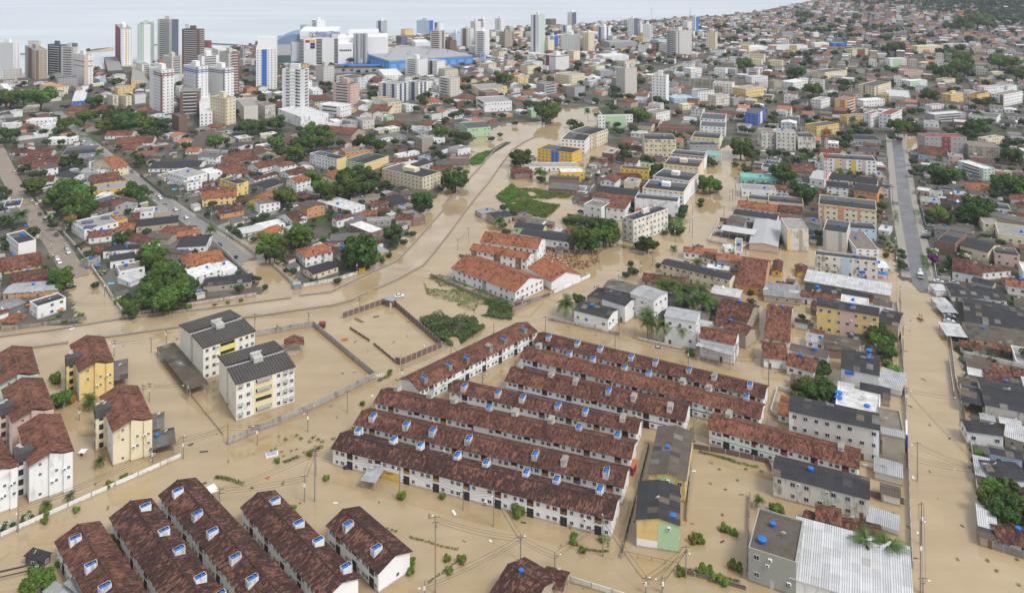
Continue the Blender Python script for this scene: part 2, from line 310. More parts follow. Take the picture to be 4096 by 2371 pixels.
_b = MB(); _b.box(-.5, -.05, -.5, .5, 0, .5, 0, 'k'); SLOT = _b.mesh('opening', ['dark_opening'])  # solid near-black panel: the shade inside an opening put into colour
_b = MB(); _b.box(-.5, -.05, -.5, .5, 0, .5, 0, 'k'); DOOR = _b.mesh('door', ['paint'])
_b = MB(); _b.box(-.5, -.5, 0, .5, .5, 1, 0, 'b'); SLABB = _b.mesh('slab', ['clean_wall'])
_b = MB(); _b.box(-.45, -.45, 0, .45, 0, .55, 0); _b.box(-.32, -.47, .1, .2, -.45, .5, 1); ACU = _b.mesh('air_conditioner', ['white_plastic', 'dark_metal'])
def tank_mesh():
    b = MB(); n = 14
    prof = [(0, .44), (.12, .46), (.75, .62), (.78, .66), (.84, .66), (.92, .55), (1.0, .2), (1.02, .0)]
    for (z0, r0), (z1, r1) in zip(prof[:-1], prof[1:]): b.cyl(0, 0, z0, z1, r0, r1, n, 0, False)
    return b.mesh('water_tank', ['tank_blue'])
TANK = tank_mesh()
def dish_mesh():
    b = MB(); n = 12
    for (a0, r0), (a1, r1) in (((0, .02), (.06, .3)), ((.06, .3), (.2, .55))):
        b.cyl(0, 0, a0, a1, r0, r1, n, 0, False)
    me = b.mesh('satellite_dish', ['white_plastic'])
    R = Matrix.Rotation(math.radians(-55), 4, 'X'); me.transform(R); me.transform(Matrix.Translation((0, 0, .8)))
    c = MB(); c.cyl(0, 0, 0, .8, .03, .03, 5); c.box(-.02, -.02, .8, .02, -.5, 1.1)
    b2 = bpy.data.meshes.new('x'); return me
DISH = dish_mesh()
def side_tf(side, Lx, D):
    # local facade: returns function (s, z, out) -> loc and z rotation
    if side == 'f': return (lambda s, z, o=0: (s, -o, z)), 0.0, Lx
    if side == 'l': return (lambda s, z, o=0: (-o, D-s, z)), -math.pi/2, D
    if side == 'r': return (lambda s, z, o=0: (Lx+o, s, z)), math.pi/2, D
    return (lambda s, z, o=0: (Lx-s, D+o, z)), math.pi, Lx
def put_window(root, tf, rz, s, z, w, h, near, lab=None):
    loc = tf(s, z)
    if near:
        o = inst(WINF, 'window', root, None, loc, rz, (w, 1.6, h)); inst(PANE, 'pane', o)
    else: inst(WIN, 'window', root, None, loc, rz, (w, 1, h))
def panel(root, side, Lx, D, a, b_, z0, z1, col, out=.03, name='wall_panel', mat='clean_wall'):
    tf, rz, n = side_tf(side, Lx, D); m = MB(); m.box(0, -out, z0, (b_-a)*n, 0, z1, 0, 'k')
    return m.obj(name, mat, root, col, tf(a*n, 0), rz)
def facade(root, side, Lx, D, h, floors, style, near, z0=0.0, rnd=random):
    if style == 'x': return
    tf, rz, n = side_tf(side, Lx, D); fh = (h-z0)/max(floors, 1)
    if style == 'b':      # dark panels: shade of long balcony openings put into colour, with slab edges
        for k in range(floors):
            z = z0+fh*(k+.55)
            inst(SLOT, 'opening', root, None, tf(n*.5, z), rz, (n*.66, 1, fh*.42)); inst(SLABB, 'balcony', root, (.75,.75,.74), tf(n*.5, z-fh*.36, .35), rz, (n*.7, .7, fh*.2))
        return
    cols = max(1, min(12, int(n/(3.1 if floors < 7 else 3.4)))); w = min(1.35, n/cols*.5)
    if n < 2.2: return
    skip = .12 if floors < 4 else 0
    for k in range(floors):
        z = z0+fh*(k+.56)
        for i in range(cols):
            if rnd.random() < skip: continue
            s = n*(i+.5)/cols+rnd.uniform(-.15, .15)*(floors < 4)
            if k == 0 and floors < 4 and rnd.random() < .25 and side == 'f':
                inst(DOOR, 'door', root, rnd.choice([(.2,.12,.07), (.5,.5,.48), (.1,.1,.1)]), tf(s, z0+1.05), rz, (.95, 1, 2.1)); continue
            put_window(root, tf, rz, s, z, w*rnd.choice([1, 1, .8] if floors < 4 else [1]), min(1.25, fh*.45), near)
def roof_mesh(kind, Lx, D, h, code, o=.45, pitch=.36, rise=None):
    """returns (MB of roof, ridge height)"""
    b = MB(); th = .12
    def slope(p, ux, thick=True):     # p: 4 corners, first two on the low edge
        p = [Vector(q) for q in p]; n = (p[1]-p[0]).cross(p[-1]-p[0]).normalized()
        e = (p[1]-p[0]).normalized(); dn = n.cross(e)
        uv = [((q-p[0]).dot(e)+ux, (q-p[0]).dot(dn)) for q in p]
        b.face(p, 0, uv); lo = [q-n*th for q in p]; b.face(lo[::-1], 0, uv[::-1])
        for i in range(len(p)):
            j = (i+1) % len(p); b.face([p[i], lo[i], lo[j], p[j]], 0, [uv[i], uv[i], uv[j], uv[j]])
    if kind == 'G':
        r = (D/2)*pitch; zo = h-o*pitch
        slope([(-o,-o,zo), (Lx+o,-o,zo), (Lx+o,D/2,h+r), (-o,D/2,h+r)], 0); slope([(Lx+o,D+o,zo), (-o,D+o,zo), (-o,D/2,h+r), (Lx+o,D/2,h+r)], 0)
    elif kind == 'g':
        r = (Lx/2)*pitch; zo = h-o*pitch
        slope([(-o,D+o,zo), (-o,-o,zo), (Lx/2,-o,h+r), (Lx/2,D+o,h+r)], 0); slope([(Lx+o,-o,zo), (Lx+o,D+o,zo), (Lx/2,D+o,h+r), (Lx/2,-o,h+r)], 0)
    elif kind == 'H':
        m = min(Lx, D)/2; r = m*pitch; zo = h-o*pitch; A, B_, C, E = (-o,-o,zo), (Lx+o,-o,zo), (Lx+o,D+o,zo), (-o,D+o,zo)
        if Lx >= D: R0, R1 = (m, D/2, h+r), (Lx-m+1e-3, D/2, h+r); slope([A,B_,R1,R0], 0); slope([C,E,R0,R1], 0); slope([B_,C,R1], 0); slope([E,A,R0], 0)
        else: R0, R1 = (Lx/2, m, h+r), (Lx/2, D-m+1e-3, h+r); slope([E,A,R0,R1], 0); slope([B_,C,R1,R0], 0); slope([A,B_,R0], 0); slope([C,E,R1], 0)
    elif kind == 'S':
        r = rise if rise is not None else min(1.4, D*.1); slope([(-o,-o,h-.03), (Lx+o,-o,h-.03), (Lx+o,D+o,h+r), (-o,D+o,h+r)], 0)
    return b, r
def walls(kind, Lx, D, h, r, base=-1.2):
    b = MB(); b.box(0, 0, base, Lx, D, h, 0, 'b')
    if kind == 'G':
        for x in (0, Lx): b.face([(x,0,h),(x,D,h),(x,D/2,h+r)] if x else [(x,D,h),(x,0,h),(x,D/2,h+r)], 0, [(0,0),(1,0),(.5,1)])
    elif kind == 'g':
        for y in (0, D): b.face([(0,y,h),(Lx,y,h),(Lx/2,y,h+r)] if not y else [(Lx,y,h),(0,y,h),(Lx/2,y,h+r)], 0, [(0,0),(1,0),(.5,1)])
    elif kind == 'S':
        for x in (0, Lx): b.face([(x,0,h),(x,D,h),(x,D,h+r)], 0, [(0,0),(1,0),(1,1)])
        b.face([(Lx,D,h),(0,D,h),(0,D,h+r),(Lx,D,h+r)], 0)
    return b
_b = MB()
_b.box(0, 0, 0, 1, 1, .05, 0); SHEET = {}
def sheet_mesh(w, l, code):
    k = (round(w, 2), round(l, 2), code[0])
    if k not in SHEET:
        b = MB(); b.face([(0,0,.05),(w,0,.05),(w,l,.05),(0,l,.05)], 0, [(0,0),(w,0),(w,l),(0,l)])
        b.face([(0,0,0),(w,0,0),(w,0,.05),(0,0,.05)]); b.face([(w,0,0),(w,l,0),(w,l,.05),(w,0,.05)]); b.face([(0,l,0),(0,0,0),(0,0,.05),(0,l,.05)])
        SHEET[k] = b.mesh('roof_sheet', [RM[code[0]]])
    return SHEET[k]
def sheets(root, kind, Lx, D, h, code, o=.45, pitch=.2, r=None, patch=.12):
    """corrugated roofs close to the camera: every sheet its own piece, laid in overlapping courses"""
    c0 = RC[code]; alt = {'f': [(.2,.16,.12), (.25,.24,.22), (.085,.08,.08)], 'm': [(.6,.6,.6), (.5,.48,.46), (.66,.67,.68)], 'd': [(.14,.125,.11)]}[code[0]]
    def lay(org, ex, ey, n, W, Lg):
        nc = max(1, round(W/2.2)); nr = max(1, round(Lg/2.6))
        while nc*nr > 130: nc = max(1, int(nc*.8)); nr = max(1, int(nr*.8)) if nr > 3 else nr
        w, l = W/nc, Lg/nr; me = sheet_mesh(w*1.0, l*1.05, code)
        for j in range(nr):
            for i in range(nc):
                f = random.uniform(.86, 1.14); c = tuple(x*f for x in c0)
                if random.random() < patch: f = random.uniform(.8, 1.1); c = tuple(x*f for x in random.choice(alt))
                p = org+ex*(i*w)+ey*(j*l)+n*(.012*(j % 2)+.02*random.random()*(patch > .05))
                M = Matrix((ex, ey, n)).transposed().to_4x4(); M.translation = p
                ob = inst(me, 'roof_sheet', root, c); ob.matrix_local = M
    if kind == 'S':
        rr = r; e = Vector((0, D+2*o, rr)).normalized(); lay(Vector((-o,-o,h)), Vector((1,0,0)), e, Vector((1,0,0)).cross(e), Lx+2*o, (Vector((0, D+2*o, rr))).length); return
    if kind == 'G': sp = [((-o,-o), (1,0), (0,1), Lx+2*o, D/2+o), ((Lx+o,D+o), (-1,0), (0,-1), Lx+2*o, D/2+o)]
    else: sp = [((-o,D+o), (0,-1), (1,0), D+2*o, Lx/2+o), ((Lx+o,-o), (0,1), (-1,0), D+2*o, Lx/2+o)]
    for og, ax, dn, W, run in sp:
        e = Vector((dn[0], dn[1], pitch)).normalized(); a = Vector((ax[0], ax[1], 0)); lay(Vector((og[0], og[1], h-o*pitch)), a, e, a.cross(e), W, run*math.sqrt(1+pitch*pitch))
RECTS = []      # footprints already taken
class Bd: pass
def rect_from(p0, p1, p2, px):
    a, c = (p2-p1).to_2d(), (p0-p1).to_2d()
    if px[1] >= px[0]:
        u = a.normalized(); Lx = a.length; v = Vector((-u.y, u.x)); D = c.dot(v)
    else:
        v = c.normalized(); D = c.length; u = Vector((v.y, -v.x)); Lx = a.dot(u)
    Lx = max(2.5, Lx); D = max(2.5, min(D, 70)); return p1, math.atan2(u.y, u.x), Lx, D
def rect_k(x0, x1, x2, sy_top, sy_base, a=None):
    h = CAMH*(sy_base-sy_top)/(sy_base-YH); p = unproj(x1, sy_base)
    w = max(x2-x0, 1); ang = a if a is not None else math.atan2(max(x1-x0, .12*w), max(x2-x1, .12*w))
    def ln(tx, d): return ((tx-CX)*p.y-FOC*p.x)/(FOC*d[0]-(tx-CX)*d[1])
    Lx = abs(ln(x2, (math.cos(ang), math.sin(ang)))); D = abs(ln(x0, (-math.sin(ang), math.cos(ang))))
    return p, ang, max(3, min(Lx, 260)), max(3, min(D, 160)), h
def parse_opts(toks):
    o = {}
    for t in toks:
        k, _, v = t.partition('='); o.setdefault(k, []).append(v)
    return o
NB = {'tower': 'apartment_tower', 'block': 'apartment_block', 'house': 'house', 'shed': 'shed', 'hall': 'warehouse'}
def build(kind, rect, h, wc, rc, opts, label=None, group=None, kindname=None):
    p, ang, Lx, D = rect; x_, ys = proj((p.x, p.y, 0)); near = ys > 1150; mid = ys > 560
    fl = int(opts['f'][0]) if 'f' in opts else max(1, round(h/2.95))
    kn = opts['k'][0] if 'k' in opts else ('tower' if fl >= 7 else 'block' if fl >= 3 else 'house')
    d = f"{WN[wc]} {dict(tower='tower', block='apartment block', house='house', shed='shed', hall='warehouse')[kn]} with {RN[rc]}"
    root = thing(NB[kn], {'tower': 'tower', 'block': 'apartments', 'house': 'house', 'shed': 'shed', 'hall': 'warehouse'}[kn], (p.x, p.y, 0), ang, label, group or {'tower': 'towers of the town', 'block': 'apartment blocks of the town', 'house': 'houses of the town', 'shed': 'sheds of the town', 'hall': 'halls of the town'}[kn], d, dict(tower='tower', block='block', house='house', shed='shed', hall='warehouse')[kn])
    RECTS.append((p.x, p.y, ang, Lx, D))
    wm = 'brick' if wc == 'r' else 'stained_wall' if ('u' in opts or wc == 'B') else ('clean_wall' if 'cl' in opts or kn == 'tower' else 'painted_wall')
    _f = random.uniform(.93, 1.04); col = tuple(min(.84, c*_f) for c in WC[wc])
    _f = random.uniform(.85, 1.15); rcol = tuple(c*_f for c in RC[rc])
    if kind == 'F':
        b = MB(); t = min(.22, D*.06); q = .45 if mid else .6
        b.box(0, 0, -1.2, Lx, D, h, 0, 'bt')
        b.face([(0,0,h),(Lx,0,h),(Lx-t,t,h),(t,t,h)]); b.face([(Lx,0,h),(Lx,D,h),(Lx-t,D-t,h),(Lx-t,t,h)]); b.face([(Lx,D,h),(0,D,h),(t,D-t,h),(Lx-t,D-t,h)]); b.face([(0,D,h),(0,0,h),(t,t,h),(t,D-t,h)])
        for a, c in (((t,t),(Lx-t,t)), ((Lx-t,t),(Lx-t,D-t)), ((Lx-t,D-t),(t,D-t)), ((t,D-t),(t,t))):
            b.face([(c[0],c[1],h-q),(a[0],a[1],h-q),(a[0],a[1],h),(c[0],c[1],h)])
        b.obj('wall', wm, root, col)
        rb = MB(); rb.face([(t,t,h-q),(Lx-t,t,h-q),(Lx-t,D-t,h-q),(t,D-t,h-q)], 0, [(0,0),(Lx,0),(Lx,D),(0,D)])
        rb.obj('roof', RM[rc[0]], root, rcol); top = h-q
        if rc == 'sd' and mid:        # low sheet roofs behind the parapet
            rb = MB(); rb.box(t+.3, t+.3, top, Lx-t-.3, D*.52, top+.28, 0, 'b'); rb.obj('roof_cover', 'fibre_cement', root, RC['fd'])
    else:
        pitch = float(opts['pi'][0]) if 'pi' in opts else {'t': .36, 'f': .2, 'm': .14, 'd': .3, 's': .1}[rc[0]]
        ov = .45 if rc[0] == 't' else .3
        rb, r = roof_mesh(kind, Lx, D, h, rc, ov, pitch, float(opts['ri'][0]) if 'ri' in opts else None)
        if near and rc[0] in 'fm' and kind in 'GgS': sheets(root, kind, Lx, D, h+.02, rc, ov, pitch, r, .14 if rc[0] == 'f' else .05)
        else: rb.obj('roof', RM[rc[0]], root, rcol)
        if 'open' in opts:
            pb = MB()
            for i in range(max(2, int(Lx/4)+1)):
                x = .15+(Lx-.3)*i/max(1, int(Lx/4))
                for y in (.15, D-.15): pc = MB(); pc.box(x-.11, y-.11, -1.2, x+.11, y+.11, h+(r*.9*y/D if kind == 'S' else 0)); pc.obj('post', 'concrete', root)
        else: walls(kind, Lx, D, h-.02, r, ).obj('wall', wm, root, col)
        top = h+r
        if rc[0] == 't' and mid and kind in 'Gg':      # ridge cap
            rbm = MB()
            if kind == 'G': rbm.tube([(-ov, D/2, h+r+.02), (Lx+ov, D/2, h+r+.02)], .13, 6)
            else: rbm.tube([(Lx/2, -ov, h+r+.02), (Lx/2, D+ov, h+r+.02)], .13, 6)
            rbm.obj('ridge', 'paint', root, tuple(c*.8 for c in rcol))
    rnd = random.Random(int(p.x*7+p.y*13))
    if 'open' not in opts:
        sf, slf = opts.get('sf', ['n'])[0], opts.get('sl', ['n'])[0]
        facade(root, 'f', Lx, D, h, fl, sf, near, rnd=rnd); facade(root, 'l', Lx, D, h, fl, slf, near, rnd=rnd)
        if near or p.x < 0: facade(root, 'r', Lx, D, h, fl, opts.get('sr', ['n'])[0], near, rnd=rnd)
    for key, side in (('pf', 'f'), ('pl', 'l'), ('pr', 'r')):
        for v in opts.get(key, []):
            c, a, b_ = v.split(':')[:3]; ex = v.split(':')[3:]
            z0, z1 = (float(ex[0])*h, float(ex[1])*h) if ex else (0, h-.1)
            panel(root, side, Lx, D, float(a), float(b_), z0, z1, WC[c], .04 if fl < 7 else .12)
    if 'hb' in opts:
        for v in opts['hb']:
            c, z = v.split(':')[:2]; z = float(z); hh = .08*h if fl < 7 else 1.1
            for sd_ in 'flr': panel(root, sd_, Lx, D, 0, 1, z*h-hh/2, z*h+hh/2, WC[c], .05, 'band')
    if (kn == 'tower' and 'nc' not in opts) or 'core' in opts:
        cm = MB(); a = .3 if 'core' not in opts or not opts['core'][0] else float(opts['core'][0]); ch = 4.5 if kn == 'tower' else 2.2
        cm.box(Lx*(.5-a/2), D*(.5-a/2), h-1, Lx*(.5+a/2), D*(.5+a/2), h+ch, 0, 'b'); co = cm.obj('stair_head', wm, root, col)
    if mid and kind == 'F' and rnd.random() < .6: inst(TANK, 'water_tank', root, None, (Lx*rnd.uniform(.25,.75), D*rnd.uniform(.4,.7), top), 0, rnd.uniform(1., 1.5))
    elif mid and kind in 'GgH' and rnd.random() < .22: inst(TANK, 'water_tank', root, None, (Lx*rnd.uniform(.2,.8), D*.5, top-.25), 0, rnd.uniform(.9, 1.3))
    if mid and rnd.random() < .5:
        inst(DISH, 'satellite_dish', root, None, (Lx*rnd.uniform(.2,.8), D*rnd.uniform(.3,.6), top-.1), rnd.uniform(-.6, .6), rnd.uniform(1., 1.5))
    if near and fl >= 2 and 'open' not in opts:
        for q in range(rnd.randint(1, 4)):
            tf, rz, n = side_tf('f', Lx, D); inst(ACU, 'air_conditioner', root, None, tf(n*rnd.uniform(.1,.9), h*rnd.choice([.3,.62,.8])), rz)
    bd = Bd(); bd.root, bd.L, bd.D, bd.h, bd.r, bd.ang, bd.p, bd.top = root, Lx, D, h, top-h, ang, p, top
    return bd
def local(bd, w):      # world point -> building coordinates
    d = Vector((w.x-bd.p.x, w.y-bd.p.y)); c, s = math.cos(bd.ang), math.sin(bd.ang); return d.x*c+d.y*s, -d.x*s+d.y*c
def pt(crop, tok): x, y = tok.split(','); return S_of(crop, float(x), float(y))
def run_table(txt):
    crop = None; out = []
    for ln in txt.strip().splitlines():
        ln = ln.split('#')[0].strip()
        if not ln: continue
        if ln[0] == '@': crop = ln[1:].strip(); continue
        body, _, lab = ln.partition('|'); t = body.split(); lab = lab.strip() or None
        if t[0] == 'K':          # x0 x1 x2 ytop ybase : a tower or block by its near edge
            x0, x1, x2, yt, yb = map(float, t[1:6]); s = [S_of(crop, x, yb)[0] for x in (x0, x1, x2)]
            o = parse_opts(t[7:]); p, ang, Lx, D, h = rect_k(*s, S_of(crop, 0, yt)[1], S_of(crop, 0, yb)[1], math.radians(float(o['a'][0])) if 'a' in o else None)
            wc, rc = t[6].split(':'); out.append(build('F', (p, ang, Lx, D), h, wc, rc, o, lab)); continue
        P = []
        for q in t[1:4]:
            c2, _, q2 = q.rpartition('@'); P.append(pt(c2.strip('@') or crop, q2))
        if t[4][0] == 'h': h = float(t[4][1:])
        else:
            cb, _, yv = t[4].rpartition('@'); yb = S_of(cb.strip('@') or crop, 0, float(yv))[1]; h = CAMH*(yb-P[1][1])/(yb-YH)
        W = [unproj(*q, h) for q in P]
        px = (math.dist(P[0], P[1]), math.dist(P[1], P[2])); wc, rc = t[5].split(':')
        out.append(build(t[0], rect_from(*W, px), h, wc, rc, parse_opts(t[6:]), lab))
    return out
